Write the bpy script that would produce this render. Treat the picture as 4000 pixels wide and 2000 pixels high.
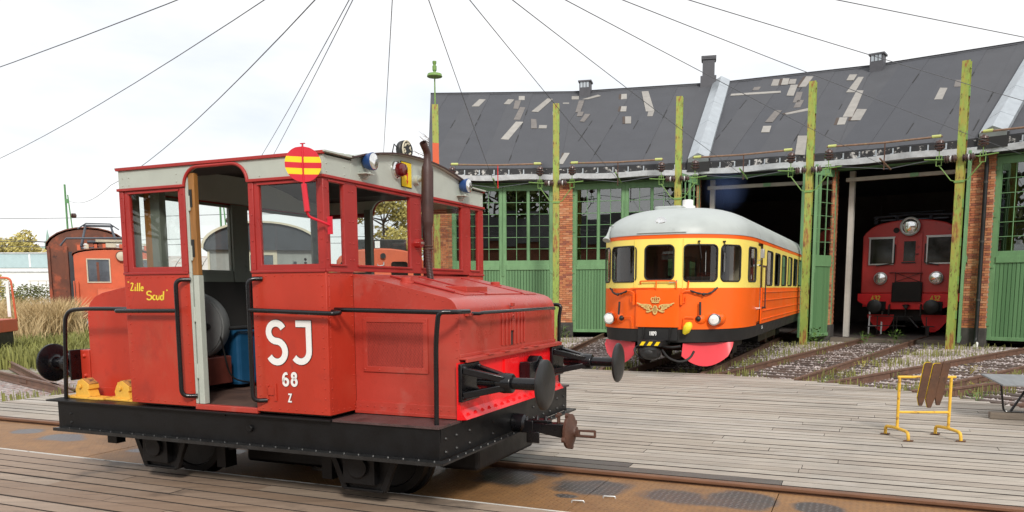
import bpy, bmesh, math, random
from mathutils import Vector, Matrix
random.seed(11)
PI = math.pi
R = math.radians
sc = bpy.context.scene
for o in list(bpy.data.objects):
    bpy.data.objects.remove(o)
COL = sc.collection

# ------------------------------------------------------------------ camera
cd = bpy.data.cameras.new('camera'); cam = bpy.data.objects.new('camera', cd); COL.objects.link(cam)
cd.sensor_width = 36.0; cd.sensor_fit = 'HORIZONTAL'
cd.lens = 36.0 * 3122.4 / 4000.0
cd.shift_y = 505.9 / 4000.0
cd.clip_start = 0.1; cd.clip_end = 3000
cam.location = (0, 0, 1.7172)
cam.rotation_euler = (PI / 2 - 0.1203, 0.0049, 0)
sc.camera = cam
sc.render.resolution_x = 1024; sc.render.resolution_y = 512

# ------------------------------------------------------------------ light
sc.view_settings.view_transform = 'Standard'; sc.view_settings.look = 'None'
sc.view_settings.gamma = 1.0; sc.view_settings.use_curve_mapping = False
sc.view_settings.exposure = 0.38
SUN_EL, SUN_AZ = R(34), math.atan2(-0.97, 0.20)      # direction towards the sun, in the ground plane
world = bpy.data.worlds.new('World'); sc.world = world; world.use_nodes = True
nt = world.node_tree; nt.nodes.clear()
N = nt.nodes.new; L = nt.links.new
out = N('ShaderNodeOutputWorld'); bg = N('ShaderNodeBackground'); bg.inputs['Strength'].default_value = 0.1
sky = N('ShaderNodeTexSky'); sky.sky_type = 'NISHITA'; sky.sun_disc = False
sky.sun_elevation = SUN_EL; sky.sun_rotation = PI / 2 - SUN_AZ
tc = N('ShaderNodeTexCoord'); mp = N('ShaderNodeMapping'); mp.inputs['Scale'].default_value = (1.3, 1.3, 4.2)
mp.inputs['Location'].default_value = (0.55, 0.2, 0.35)
nz = N('ShaderNodeTexNoise'); nz.inputs['Scale'].default_value = 2.1; nz.inputs['Detail'].default_value = 6; nz.inputs['Roughness'].default_value = 0.5
rp = N('ShaderNodeValToRGB'); rp.color_ramp.elements[0].position = 0.30; rp.color_ramp.elements[1].position = 0.52
cl = N('ShaderNodeMix'); cl.data_type = 'RGBA'
cl.inputs[6].default_value = (6.9, 7.35, 8.0, 1); cl.inputs[7].default_value = (8.9, 8.85, 8.8, 1)
mx = N('ShaderNodeMix'); mx.data_type = 'RGBA'; mx.inputs[0].default_value = 0.93
L(tc.outputs['Generated'], mp.inputs[0]); L(mp.outputs[0], nz.inputs['Vector']); L(nz.outputs[0], rp.inputs[0])
L(rp.outputs[0], cl.inputs[0]); L(sky.outputs[0], mx.inputs[6]); L(cl.outputs[2], mx.inputs[7])
L(mx.outputs[2], bg.inputs['Color']); L(bg.outputs[0], out.inputs[0])
sd = bpy.data.lights.new('sun', 'SUN'); sun = bpy.data.objects.new('sun', sd); COL.objects.link(sun)
sd.energy = 2.1; sd.angle = R(10); sd.color = (1, 0.95, 0.88)
sdir = Vector((math.cos(SUN_AZ) * math.cos(SUN_EL), math.sin(SUN_AZ) * math.cos(SUN_EL), math.sin(SUN_EL)))
sun.rotation_euler = sdir.to_track_quat('Z', 'Y').to_euler(); sun.location = (20, -30, 40)

# ------------------------------------------------------------------ materials
MATS = {}
def mat(name, col, rough=0.5, metal=0.0, var=0.12, scale=2.0, bump=0.0, bscale=60.0, dirt=None, spec=0.5, coat=0.0,
        stretch=None, rnd=None, coords='Object', detail=6, stain=None):
    """base colour broken up by two noises, optional dirt = (colour, threshold, scale), optional rnd = list of colours picked per object"""
    m = bpy.data.materials.new(name); m.use_nodes = True; MATS[name] = m
    t = m.node_tree; n = t.nodes; l = t.links.new
    b = n['Principled BSDF']
    b.inputs['Roughness'].default_value = rough; b.inputs['Metallic'].default_value = metal
    b.inputs['Specular IOR Level'].default_value = spec; b.inputs['Coat Weight'].default_value = coat; b.inputs['Coat Roughness'].default_value = 0.12
    if coords == 'Object':
        c = n.new('ShaderNodeTexCoord').outputs['Object']
    else:
        c = n.new('ShaderNodeNewGeometry').outputs['Position']
    mpn = n.new('ShaderNodeMapping')
    l(c, mpn.inputs[0]); vec = mpn.outputs[0]
    if stretch:
        mpn.inputs['Scale'].default_value = stretch[0]
        if len(stretch) > 1: mpn.inputs['Rotation'].default_value = stretch[1]
    oi = n.new('ShaderNodeObjectInfo')
    if rnd:
        va = n.new('ShaderNodeVectorMath'); va.operation = 'MULTIPLY_ADD'
        cmb = n.new('ShaderNodeCombineXYZ')
        for i in range(3): l(oi.outputs['Random'], cmb.inputs[i])
        l(cmb.outputs[0], va.inputs[0]); va.inputs[1].default_value = (37, 17, 23); l(vec, va.inputs[2]); vec = va.outputs[0]
        cr = n.new('ShaderNodeValToRGB'); cr.color_ramp.interpolation = 'CONSTANT' if len(rnd) > 2 else 'LINEAR'
        while len(cr.color_ramp.elements) < len(rnd): cr.color_ramp.elements.new(0.5)
        for i, q in enumerate(rnd):
            cr.color_ramp.elements[i].position = i / len(rnd) if len(rnd) > 2 else i; cr.color_ramp.elements[i].color = (*q, 1)
        l(oi.outputs['Random'], cr.inputs[0]); base = cr.outputs[0]
    else:
        rg = n.new('ShaderNodeRGB'); rg.outputs[0].default_value = (*col, 1); base = rg.outputs[0]
    n1 = n.new('ShaderNodeTexNoise'); n1.inputs['Scale'].default_value = scale; n1.inputs['Detail'].default_value = detail; n1.inputs['Roughness'].default_value = 0.62
    l(vec, n1.inputs['Vector'])
    mr = n.new('ShaderNodeMapRange'); mr.inputs[1].default_value = 0.28; mr.inputs[2].default_value = 0.72
    mr.inputs[3].default_value = 1 - var; mr.inputs[4].default_value = 1 + var
    l(n1.outputs[0], mr.inputs[0])
    ml = n.new('ShaderNodeMix'); ml.data_type = 'RGBA'; ml.blend_type = 'MULTIPLY'; ml.inputs[0].default_value = 1
    l(base, ml.inputs[6]); l(mr.outputs[0], ml.inputs[7]); res = ml.outputs[2]
    if dirt:
        for (dc, th, dsx) in (dirt if isinstance(dirt, list) else [dirt]):
            n2 = n.new('ShaderNodeTexNoise'); n2.inputs['Scale'].default_value = dsx; n2.inputs['Detail'].default_value = 8; n2.inputs['Roughness'].default_value = 0.65
            l(vec, n2.inputs['Vector'])
            r2 = n.new('ShaderNodeMapRange'); r2.inputs[1].default_value = th; r2.inputs[2].default_value = th + 0.09
            l(n2.outputs[0], r2.inputs[0])
            m2 = n.new('ShaderNodeMix'); m2.data_type = 'RGBA'; l(r2.outputs[0], m2.inputs[0]); l(res, m2.inputs[6]); m2.inputs[7].default_value = (*dc, 1)
            res = m2.outputs[2]
    if stain:
        pg = n.new('ShaderNodeNewGeometry')
        for (dc, th, dsx, am) in stain:
            n2 = n.new('ShaderNodeTexNoise'); n2.inputs['Scale'].default_value = dsx; n2.inputs['Detail'].default_value = 9; n2.inputs['Roughness'].default_value = 0.6
            l(pg.outputs['Position'], n2.inputs['Vector'])
            r2 = n.new('ShaderNodeMapRange'); r2.inputs[1].default_value = th; r2.inputs[2].default_value = th + 0.14; r2.inputs[4].default_value = am
            l(n2.outputs[0], r2.inputs[0])
            m2 = n.new('ShaderNodeMix'); m2.data_type = 'RGBA'; l(r2.outputs[0], m2.inputs[0]); l(res, m2.inputs[6]); m2.inputs[7].default_value = (*dc, 1)
            res = m2.outputs[2]
    l(res, b.inputs['Base Color'])
    # roughness breakup
    rr = n.new('ShaderNodeMapRange'); rr.inputs[1].default_value = 0.3; rr.inputs[2].default_value = 0.7
    rr.inputs[3].default_value = max(0.03, rough - 0.10); rr.inputs[4].default_value = min(1, rough + 0.10)
    l(n1.outputs[0], rr.inputs[0]); l(rr.outputs[0], b.inputs['Roughness'])
    if bump:
        n3 = n.new('ShaderNodeTexNoise'); n3.inputs['Scale'].default_value = bscale; n3.inputs['Detail'].default_value = 5
        l(vec, n3.inputs['Vector'])
        bp = n.new('ShaderNodeBump'); bp.inputs['Strength'].default_value = bump; bp.inputs['Distance'].default_value = 0.01
        l(n3.outputs[0], bp.inputs['Height']); l(bp.outputs[0], b.inputs['Normal'])
    return m

def glass(name, tint=(1, 1, 1), ior=1.5, rough=0.0, boost=1.6):
    m = bpy.data.materials.new(name); m.use_nodes = True; MATS[name] = m
    t = m.node_tree; n = t.nodes; l = t.links.new; n.clear()
    o = n.new('ShaderNodeOutputMaterial'); tr = n.new('ShaderNodeBsdfTransparent'); tr.inputs[0].default_value = (*tint, 1)
    gl = n.new('ShaderNodeBsdfGlossy'); gl.inputs['Roughness'].default_value = rough
    fr = n.new('ShaderNodeFresnel'); 
    gn = n.new('ShaderNodeNewGeometry'); io = n.new('ShaderNodeMapRange'); io.inputs[3].default_value = ior; io.inputs[4].default_value = 1 / ior
    l(gn.outputs['Backfacing'], io.inputs[0]); l(io.outputs[0], fr.inputs[0])
    mu = n.new('ShaderNodeMath'); mu.operation = 'MULTIPLY'; mu.inputs[1].default_value = boost; mu.use_clamp = True
    mxs = n.new('ShaderNodeMixShader'); l(fr.outputs[0], mu.inputs[0]); l(mu.outputs[0], mxs.inputs[0])
    l(tr.outputs[0], mxs.inputs[1]); l(gl.outputs[0], mxs.inputs[2]); l(mxs.outputs[0], o.inputs[0])
    return m

RUST = (0.16, 0.055, 0.022)
mat('red_body', (0.46, 0.036, 0.017), 0.38, var=0.14, scale=1.3, bump=0.10, bscale=70, dirt=[((0.42, 0.054, 0.028), 0.58, 2.2), ((0.26, 0.035, 0.025), 0.66, 7)], stretch=((1, 1, .55),), stain=[((0.46, 0.062, 0.033), .54, 1.7, .5), ((0.30, 0.027, 0.016), .58, 3.1, .6)])
mat('red_frame', (0.36, 0.024, 0.020), 0.36, var=0.13, scale=3, bump=0.12, bscale=60, dirt=((0.24, 0.02, 0.02), 0.68, 12))
mat('red_hood', (0.42, 0.046, 0.031), 0.32, var=0.14, scale=1.8, bump=0.08, bscale=70, dirt=[((0.42, 0.085, 0.065), 0.58, 2.4), ((0.25, 0.04, 0.03), 0.66, 8)], stain=[((0.42, 0.085, 0.06), .54, 1.9, .5), ((0.26, 0.03, 0.02), .59, 3.3, .5)])
mat('beam_red', (0.86, 0.010, 0.014), 0.28, var=0.06, scale=3)
mat('cab_grey', (0.44, 0.475, 0.42), 0.45, var=0.07, scale=4, bump=0.10, bscale=50, dirt=((0.30, 0.29, 0.24), 0.70, 8))
mat('cab_inner_grey', (0.16, 0.18, 0.15), 0.6, var=0.15, scale=4, dirt=((0.08, 0.085, 0.07), 0.6, 5))
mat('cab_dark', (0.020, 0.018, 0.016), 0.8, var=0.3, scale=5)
mat('frame_black', (0.006, 0.006, 0.0065), 0.42, var=0.3, scale=5, bump=0.1, bscale=40, dirt=((0.022, 0.020, 0.019), 0.70, 6), spec=0.3)
mat('gloss_black', (0.005, 0.005, 0.0065), 0.26, var=0.2, scale=6, bump=0.06, bscale=40)
mat('worn_black', (0.014, 0.014, 0.014), 0.42, var=0.4, scale=9, bump=0.1, bscale=60, dirt=((0.05, 0.045, 0.04), 0.64, 12))
mat('rusty_iron', (0.085, 0.038, 0.024), 0.6, var=0.35, scale=9, bump=0.4, bscale=50, dirt=((0.04, 0.026, 0.022), 0.6, 7))
mat('exhaust_iron', (0.055, 0.024, 0.020), 0.5, var=0.25, scale=8, bump=0.15, bscale=50, dirt=((0.10, 0.035, 0.022), 0.66, 14))
mat('walkway', (0.075, 0.042, 0.040), 0.55, var=0.35, scale=8, bump=0.5, bscale=70, dirt=((0.03, 0.028, 0.028), 0.58, 6))
mat('white_paint', (0.80, 0.80, 0.78), 0.4, var=0.03)
mat('yellow_letter', (0.80, 0.62, 0.05), 0.5, var=0.05)
mat('sign_yellow', (0.88, 0.62, 0.01), 0.35, var=0.04)
mat('sign_red', (0.62, 0.012, 0.015), 0.35, var=0.05)
mat('rerail_yellow', (0.78, 0.43, 0.06), 0.5, var=0.12, scale=7, bump=0.2, bscale=30, dirt=((0.24, 0.10, 0.04), 0.62, 9))
mat('wood_post', (0.30, 0.135, 0.035), 0.45, var=0.25, scale=5, stretch=((9, 9, 0.8),))
mat('blue_paint', (0.007, 0.07, 0.16), 0.5, var=0.2, scale=4, dirt=((0.02, 0.03, 0.04), 0.62, 7))
mat('lamp_blue', (0.018, 0.06, 0.20), 0.35, var=0.15, scale=9, dirt=((0.06, 0.10, 0.18), 0.66, 20))
mat('drum_grey', (0.16, 0.168, 0.168), 0.5, var=0.15, scale=4, dirt=((0.22, 0.06, 0.045), 0.68, 5))
mat('drum_red', (0.15, 0.035, 0.024), 0.5, var=0.2, scale=4)
mat('cab_floor', (0.10, 0.055, 0.040), 0.75, var=0.3, scale=4, dirt=((0.25, 0.10, 0.06), 0.64, 3))
mat('chrome', (0.75, 0.75, 0.75), 0.12, 1.0, var=0.1)
mat('lens_red', (0.11, 0.004, 0.006), 0.1, var=0.05, coat=0.5)
mat('lamp_mirror', (0.82, 0.82, 0.80), 0.10, 0.9, var=0.25, scale=12)
mat('mesh_red', (0.58, 0.07, 0.05), 0.4, var=0.1)
glass('cab_glass', (0.95, 0.97, 0.96), 1.45, 0.0, 1.0)
glass('shed_glass', (0.50, 0.55, 0.55), 1.5, 0.0, 5.0)
glass('lens_glass', (0.95, 0.95, 0.95), 1.5, 0.02, 1.6)
mat('dark_glass', (0.014, 0.012, 0.010), 0.13, var=0.6, scale=1.4, spec=0.6, bump=0.04, bscale=3)
mat('rubber', (0.012, 0.012, 0.012), 0.55, var=0.2)
# railcar
mat('car_orange', (0.90, 0.125, 0.006), 0.38, var=0.03, scale=1.5, spec=0.4)
mat('car_yellow', (0.93, 0.74, 0.16), 0.36, var=0.03, scale=1.5, spec=0.4)
mat('car_roof', (0.42, 0.455, 0.44), 0.42, var=0.08, scale=2, dirt=((0.35, 0.38, 0.36), 0.60, 2.0))
mat('plough_red', (0.72, 0.045, 0.06), 0.35, var=0.06)
mat('gold', (0.72, 0.52, 0.19), 0.4, 0.15, var=0.25, scale=20)
mat('bag_yellow', (0.82, 0.68, 0.03), 0.45, var=0.15, scale=9, bump=0.5, bscale=18)
# electric loco
mat('loco_maroon', (0.56, 0.045, 0.040), 0.38, var=0.12, scale=2, dirt=((0.19, 0.025, 0.025), 0.62, 3))
mat('loco_red', (0.80, 0.016, 0.022), 0.36, var=0.08)
mat('alu', (0.55, 0.56, 0.55), 0.4, 0.6, var=0.1)
# building
mat('green_door', (0.155, 0.305, 0.14), 0.5, var=0.14, scale=2.5, bump=0.08, bscale=30, dirt=((0.11, 0.225, 0.10), 0.60, 5), stretch=((3, 3, 1),))
mat('green_board', (0.05, 0.18, 0.06), 0.5, var=0.10, scale=2.5, rnd=[(0.125, 0.258, 0.115), (0.10, 0.215, 0.094)], stretch=((3, 3, 0.6),))
mat('post_green', (0.27, 0.37, 0.07), 0.6, var=0.16, scale=3, bump=0.2, bscale=25, stretch=((3.0, 3.0, 0.9),), dirt=[((0.37, 0.30, 0.055), 0.49, .8), ((0.27, 0.105, 0.032), 0.535, 1.7), ((0.12, 0.05, 0.02), 0.565, 5)])
mat('post_green_dark', (0.17, 0.30, 0.075), 0.55, var=0.12, scale=3, stretch=((3, 3, 1.0),), dirt=((0.16, 0.10, 0.03), 0.66, 5))
mat('post_orange', (0.62, 0.10, 0.03), 0.6, var=0.1)
mat('brick', (0.4, 0.15, 0.07), 0.85, var=0.18, scale=14, bump=0.4, bscale=60,
    rnd=[(0.50, 0.19, 0.085), (0.56, 0.25, 0.125), (0.43, 0.14, 0.068), (0.53, 0.21, 0.09), (0.32, 0.11, 0.065), (0.60, 0.30, 0.16), (0.47, 0.16, 0.07)])
mat('mortar', (0.40, 0.34, 0.29), 0.9, var=0.2, scale=8, bump=0.4, bscale=60)
mat('plinth', (0.06, 0.055, 0.05), 0.85, var=0.4, scale=5, bump=0.4, bscale=20)
mat('roof_felt', (0.078, 0.081, 0.090), 0.8, var=0.12, scale=1.1, bump=0.25, bscale=60, dirt=((0.085, 0.074, 0.07), 0.70, 1.6), spec=0.25,
    rnd=[(0.076, 0.079, 0.089), (0.086, 0.088, 0.096)], coords='Position')
mat('roof_patch', (0.30, 0.285, 0.26), 0.85, var=0.14, scale=4, bump=0.2, bscale=40, rnd=[(0.34, 0.325, 0.30), (0.27, 0.255, 0.235)])
mat('patch_old', (0.17, 0.155, 0.145), 0.85, var=0.2, scale=5, bump=0.2, bscale=40)
mat('patch_glue', (0.075, 0.055, 0.045), 0.85, var=0.2, scale=5)
mat('flashing', (0.46, 0.50, 0.53), 0.38, 0.55, var=0.14, scale=3, bump=0.1, bscale=10)
mat('gutter_grey', (0.56, 0.58, 0.60), 0.45, 0.0, var=0.22, scale=4)
mat('fascia', (0.022, 0.022, 0.024), 0.7, var=0.3, scale=5, dirt=((0.60, 0.58, 0.55), 0.555, 5))
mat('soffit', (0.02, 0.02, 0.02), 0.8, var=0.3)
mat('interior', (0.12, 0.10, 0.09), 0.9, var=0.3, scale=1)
mat('white_wood', (0.66, 0.64, 0.58), 0.6, var=0.1, scale=4)
mat('lintel_pale', (0.38, 0.33, 0.27), 0.7, var=0.2, scale=3)
mat('pipe_rust', (0.21, 0.125, 0.08), 0.6, var=0.3, scale=4, stretch=((2, 2, 2),), dirt=((0.26, 0.24, 0.08), 0.60, 1.5))
mat('porcelain', (0.085, 0.048, 0.042), 0.18, var=0.2, scale=8)
mat('porcelain_white', (0.62, 0.62, 0.60), 0.3, var=0.1)
mat('wire', (0.12, 0.125, 0.14), 0.6, 0.3, var=0.1)
mat('black_pipe', (0.012, 0.012, 0.013), 0.45, var=0.2)
# ground
A_DECK = -0.4121
mat('plank', (0.33, 0.30, 0.27), 0.78, var=0.22, scale=1.3, bump=0.35, bscale=9, coords='Position', stretch=((0.7, 14, 14), (0, 0, -A_DECK)),
    rnd=[(0.40, 0.355, 0.30), (0.36, 0.31, 0.255), (0.42, 0.375, 0.325), (0.385, 0.335, 0.28), (0.34, 0.29, 0.24), (0.40, 0.35, 0.295)], dirt=((0.22, 0.185, 0.15), 0.62, 2.2), stain=[((0.26, 0.235, 0.205), .50, .55, .6), ((0.50, 0.47, 0.43), .56, .9, .45)])
mat('plank_brown', (0.25, 0.175, 0.12), 0.7, var=0.25, scale=1.3, bump=0.35, bscale=9, coords='Position', stretch=((0.7, 14, 14), (0, 0, -A_DECK)),
    rnd=[(0.30, 0.215, 0.155), (0.255, 0.175, 0.12), (0.34, 0.26, 0.195), (0.275, 0.195, 0.14)], dirt=[((0.15, 0.11, 0.085), 0.60, 1.2)], stain=[((0.30, 0.225, 0.17), .50, .8, .5), ((0.055, 0.045, 0.038), .585, 1.1, .85)])
mat('plank_oily', (0.075, 0.066, 0.058), 0.5, var=0.4, scale=1.3, bump=0.35, bscale=9, coords='Position', stretch=((0.7, 14, 14), (0, 0, -A_DECK)), rnd=[(0.06, 0.053, 0.048), (0.10, 0.088, 0.076)], dirt=((0.22, 0.19, 0.165), 0.64, 1.6))
mat('deck_base', (0.02, 0.018, 0.016), 0.9)
mat('plank_edge', (0.045, 0.036, 0.030), 0.9, var=0.3)  # joint dirt, with the shade of the deck seams put into the colour
mat('edge_white', (0.66, 0.65, 0.61), 0.6, var=0.15, scale=6, dirt=((0.16, 0.13, 0.10), 0.55, 4), detail=8)
glass('car_glass', (0.72, 0.74, 0.72), 1.5, 0.0, 1.8)
mat('car_brown', (0.10, 0.05, 0.03), 0.6, var=0.2)
mat('car_cream', (0.50, 0.44, 0.33), 0.6, var=0.1)
mat('seat_red', (0.22, 0.05, 0.035), 0.7, var=0.15)
mat('rail_rust', (0.18, 0.085, 0.045), 0.55, 0.1, var=0.25, scale=3, stretch=((1, 1, 6),), bump=0.15, bscale=40, dirt=((0.09, 0.05, 0.035), 0.62, 3))
mat('rail_yard', (0.155, 0.085, 0.058), 0.6, 0.1, var=0.3, scale=4, bump=0.15, bscale=40, dirt=((0.22, 0.09, 0.04), 0.64, 3))
mat('sleeper', (0.10, 0.07, 0.055), 0.85, var=0.35, scale=3, bump=0.5, bscale=14, stretch=((6, 1, 6),), rnd=[(0.11, 0.077, 0.062), (0.075, 0.056, 0.048)])
mat('stone', (0.4, 0.35, 0.33), 0.85, var=0.25, scale=9, coords='Position')
mat('dry_grass', (0.56, 0.42, 0.22), 0.8, var=0.25, scale=0.6, coords='Position')
mat('green_grass', (0.20, 0.205, 0.055), 0.75, var=0.35, scale=0.5, coords='Position')
mat('weed_green', (0.10, 0.19, 0.03), 0.6, var=0.3, scale=3)
mat('weed_yellow', (0.36, 0.30, 0.04), 0.6, var=0.3, scale=3)
mat('leaf_autumn', (0.44, 0.37, 0.11), 0.7, var=0.5, scale=0.8, coords='Position')
mat('leaf_green', (0.12, 0.14, 0.03), 0.7, var=0.5, scale=0.8, coords='Position')
mat('bark', (0.09, 0.07, 0.055), 0.9, var=0.3)
mat('birch_twig', (0.20, 0.16, 0.14), 0.9, var=0.2)
mat('grey_board', (0.22, 0.23, 0.235), 0.75, var=0.2, scale=1.5, bump=0.3, bscale=12, stretch=((12, 1, 12),))
mat('timber', (0.17, 0.14, 0.11), 0.8, var=0.25, scale=2, stretch=((1, 9, 9),), bump=0.3, bscale=12)
mat('barrier_yellow', (0.74, 0.44, 0.04), 0.5, var=0.12, scale=9, dirt=((0.22, 0.085, 0.03), 0.545, 11))
mat('slat_rust', (0.095, 0.04, 0.018), 0.7, var=0.35, scale=7, bump=0.4, bscale=30, dirt=((0.05, 0.026, 0.015), 0.58, 9), rnd=[(0.10, 0.043, 0.019), (0.085, 0.036, 0.017)])
# far left
mat('old_orange', (0.58, 0.115, 0.045), 0.55, var=0.15, scale=1.4, dirt=((0.34, 0.10, 0.05), 0.64, 2.5))
mat('old_rust', (0.15, 0.055, 0.033), 0.75, var=0.4, scale=1.2, bump=0.3, bscale=8, dirt=[((0.34, 0.085, 0.04), 0.53, .9), ((0.06, 0.03, 0.025), .60, 2.5)])
mat('coach_grey', (0.27, 0.28, 0.265), 0.6, var=0.12, scale=3, rnd=[(0.28, 0.29, 0.275), (0.245, 0.255, 0.24)])
mat('coach_dark', (0.03, 0.036, 0.045), 0.5, var=0.3, scale=2)
mat('coach_blue', (0.05, 0.075, 0.11), 0.5, var=0.2)
mat('cream', (0.55, 0.50, 0.38), 0.6, var=0.15)
mat('factory_blue', (0.42, 0.55, 0.58), 0.6, var=0.06)
mat('factory_white', (0.78, 0.79, 0.80), 0.6, var=0.05)
mat('corrugated', (0.55, 0.50, 0.47), 0.6, var=0.2, scale=0.7, dirt=((0.38, 0.17, 0.10), 0.55, 0.6))
mat('pale_green_paint', (0.48, 0.52, 0.17), 0.5, var=0.1)
mat('mast_green', (0.12, 0.30, 0.12), 0.55, var=0.15)
mat('panto_grey', (0.10, 0.11, 0.13), 0.5, 0.4, var=0.2)
mat('spire_copper', (0.25, 0.38, 0.33), 0.6, var=0.1)
def special(name):
    m = bpy.data.materials.new(name); m.use_nodes = True; MATS[name] = m
    return m, m.node_tree, m.node_tree.nodes, m.node_tree.links.new
def math_node(n, l, op, a, b=None, clamp=False):
    q = n.new('ShaderNodeMath'); q.operation = op; q.use_clamp = clamp
    for i, v in enumerate((a, b)):
        if v is None: continue
        if isinstance(v, (int, float)): q.inputs[i].default_value = v
        else: l(v, q.inputs[i])
    return q.outputs[0]
def mixc(n, l, f, a, b, blend='MIX'):
    q = n.new('ShaderNodeMix'); q.data_type = 'RGBA'; q.blend_type = blend
    for i, v in ((0, f), (6, a), (7, b)):
        if isinstance(v, (int, float)): q.inputs[i].default_value = v
        elif isinstance(v, tuple): q.inputs[i].default_value = (*v, 1)
        else: l(v, q.inputs[i])
    return q.outputs[2]
def noise(n, l, vec, s, d=6, r=0.6):
    q = n.new('ShaderNodeTexNoise'); q.inputs['Scale'].default_value = s; q.inputs['Detail'].default_value = d; q.inputs['Roughness'].default_value = r
    l(vec, q.inputs['Vector']); return q.outputs[0]
def step(n, l, x, a, b, lo=0.0, hi=1.0):
    q = n.new('ShaderNodeMapRange'); l(x, q.inputs[0]); q.inputs[1].default_value = a; q.inputs[2].default_value = b
    q.inputs[3].default_value = lo; q.inputs[4].default_value = hi; return q.outputs[0]

# chequer plate: rusty steel with worn dark patches, raised lozenges in two directions
m, t, n, l = special('chequer_plate')
b = n['Principled BSDF']
pos = n.new('ShaderNodeTexCoord').outputs['Object']
sp = n.new('ShaderNodeSeparateXYZ'); l(pos, sp.inputs[0])
P_ = 0.05
u = math_node(n, l, 'DIVIDE', sp.outputs[0], P_); v = math_node(n, l, 'DIVIDE', sp.outputs[1], P_)
cell = math_node(n, l, 'ADD', math_node(n, l, 'FLOOR', u), math_node(n, l, 'FLOOR', v))
alt = math_node(n, l, 'MODULO', math_node(n, l, 'ABSOLUTE', cell), 2.0)
fu = math_node(n, l, 'SUBTRACT', math_node(n, l, 'FRACT', u), 0.5); fv = math_node(n, l, 'SUBTRACT', math_node(n, l, 'FRACT', v), 0.5)
d1 = math_node(n, l, 'ADD', fu, fv); d2 = math_node(n, l, 'SUBTRACT', fu, fv)
mixd = n.new('ShaderNodeMix'); l(alt, mixd.inputs[0]); l(d1, mixd.inputs[2]); l(d2, mixd.inputs[3])
mixe = n.new('ShaderNodeMix'); l(alt, mixe.inputs[0]); l(d2, mixe.inputs[2]); l(d1, mixe.inputs[3])
ea = math_node(n, l, 'POWER', math_node(n, l, 'DIVIDE', math_node(n, l, 'ABSOLUTE', mixd.outputs[0]), 0.62), 2.0)
eb = math_node(n, l, 'POWER', math_node(n, l, 'DIVIDE', math_node(n, l, 'ABSOLUTE', mixe.outputs[0]), 0.20), 2.0)
loz = step(n, l, math_node(n, l, 'ADD', ea, eb), 1.0, 0.45)
big = noise(n, l, pos, 1.15, 2, 0.4); med = noise(n, l, pos, 4.5, 8, 0.65); fine = noise(n, l, pos, 30, 5)
rustc = mixc(n, l, step(n, l, med, 0.35, 0.65), (0.19, 0.09, 0.034), (0.34, 0.168, 0.057))
rustc = mixc(n, l, step(n, l, fine, 0.3, 0.7), rustc, (0.25, 0.135, 0.055))
spot = None
for (ex_, ey_, rx_, ry_) in ((.64, .40, .30, .36), (.74, .70, .33, .22), (1.48, .27, .33, .26), (2.23, .23, .30, .22), (2.77, .30, .30, .27), (1.38, -.10, .11, .07), (-5.15, .16, .31, .20), (-6.0, .28, .22, .16), (3.36, .32, .2, .18), (-3.65, -.06, .13, .1), (-2.62, .2, .13, .2), (-1.2, .05, .14, .16), (-.25, .25, .2, .28), (4.4, .1, .35, .25), (5.4, -.2, .3, .3), (-6.9, -.1, .25, .2)):
    vs_ = n.new('ShaderNodeVectorMath'); vs_.operation = 'MULTIPLY_ADD'; l(pos, vs_.inputs[0]); vs_.inputs[1].default_value = (1 / rx_, 1 / ry_, 0); vs_.inputs[2].default_value = (-ex_ / rx_, -ey_ / ry_, 0)
    ln_ = n.new('ShaderNodeVectorMath'); ln_.operation = 'LENGTH'; l(vs_.outputs[0], ln_.inputs[0])
    spot = ln_.outputs['Value'] if spot is None else math_node(n, l, 'MINIMUM', spot, ln_.outputs['Value'])
spot = math_node(n, l, 'ADD', spot, math_node(n, l, 'MULTIPLY', math_node(n, l, 'SUBTRACT', noise(n, l, pos, 2.6, 4, .5), .5), 1.5))
spot = math_node(n, l, 'MULTIPLY', step(n, l, spot, 1.22, 0.88), step(n, l, med, .2, .55, .75, 1.0))
steel = mixc(n, l, loz, (0.040, 0.032, 0.032), (0.19, 0.175, 0.17))
col = mixc(n, l, spot, mixc(n, l, math_node(n, l, 'MULTIPLY', loz, 0.22), rustc, (0.10, 0.05, 0.03)), steel)
l(col, b.inputs['Base Color']); l(step(n, l, spot, 0, 1, 0.62, 0.34), b.inputs['Roughness'])
bp = n.new('ShaderNodeBump'); bp.inputs['Strength'].default_value = 0.7; bp.inputs['Distance'].default_value = 0.006
l(loz, bp.inputs['Height']); l(bp.outputs[0], b.inputs['Normal'])

# ballast: crushed granite between the tracks
m, t, n, l = special('ballast')
b = n['Principled BSDF']; b.inputs['Roughness'].default_value = 0.9
pos = n.new('ShaderNodeNewGeometry').outputs['Position']
vo = n.new('ShaderNodeTexVoronoi'); vo.inputs['Scale'].default_value = 17; l(pos, vo.inputs['Vector'])
hs = n.new('ShaderNodeSeparateColor'); l(vo.outputs['Color'], hs.inputs[0])
c1 = mixc(n, l, hs.outputs[0], (0.27, 0.225, 0.215), (0.56, 0.50, 0.47))
c1 = mixc(n, l, step(n, l, hs.outputs[1], 0.75, 0.8), c1, (0.36, 0.22, 0.19))
c1 = mixc(n, l, step(n, l, vo.outputs['Distance'], 0.55, 0.95), c1, (0.10, 0.085, 0.08))
soil = step(n, l, noise(n, l, pos, 0.55, 6), 0.54, 0.66)
c1 = mixc(n, l, math_node(n, l, 'MULTIPLY', soil, 0.75), c1, (0.17, 0.15, 0.075))
l(c1, b.inputs['Base Color'])
bp = n.new('ShaderNodeBump'); bp.inputs['Strength'].default_value = 1.0; bp.inputs['Distance'].default_value = 0.03; bp.invert = True
l(vo.outputs['Distance'], bp.inputs['Height']); l(bp.outputs[0], b.inputs['Normal'])

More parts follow.
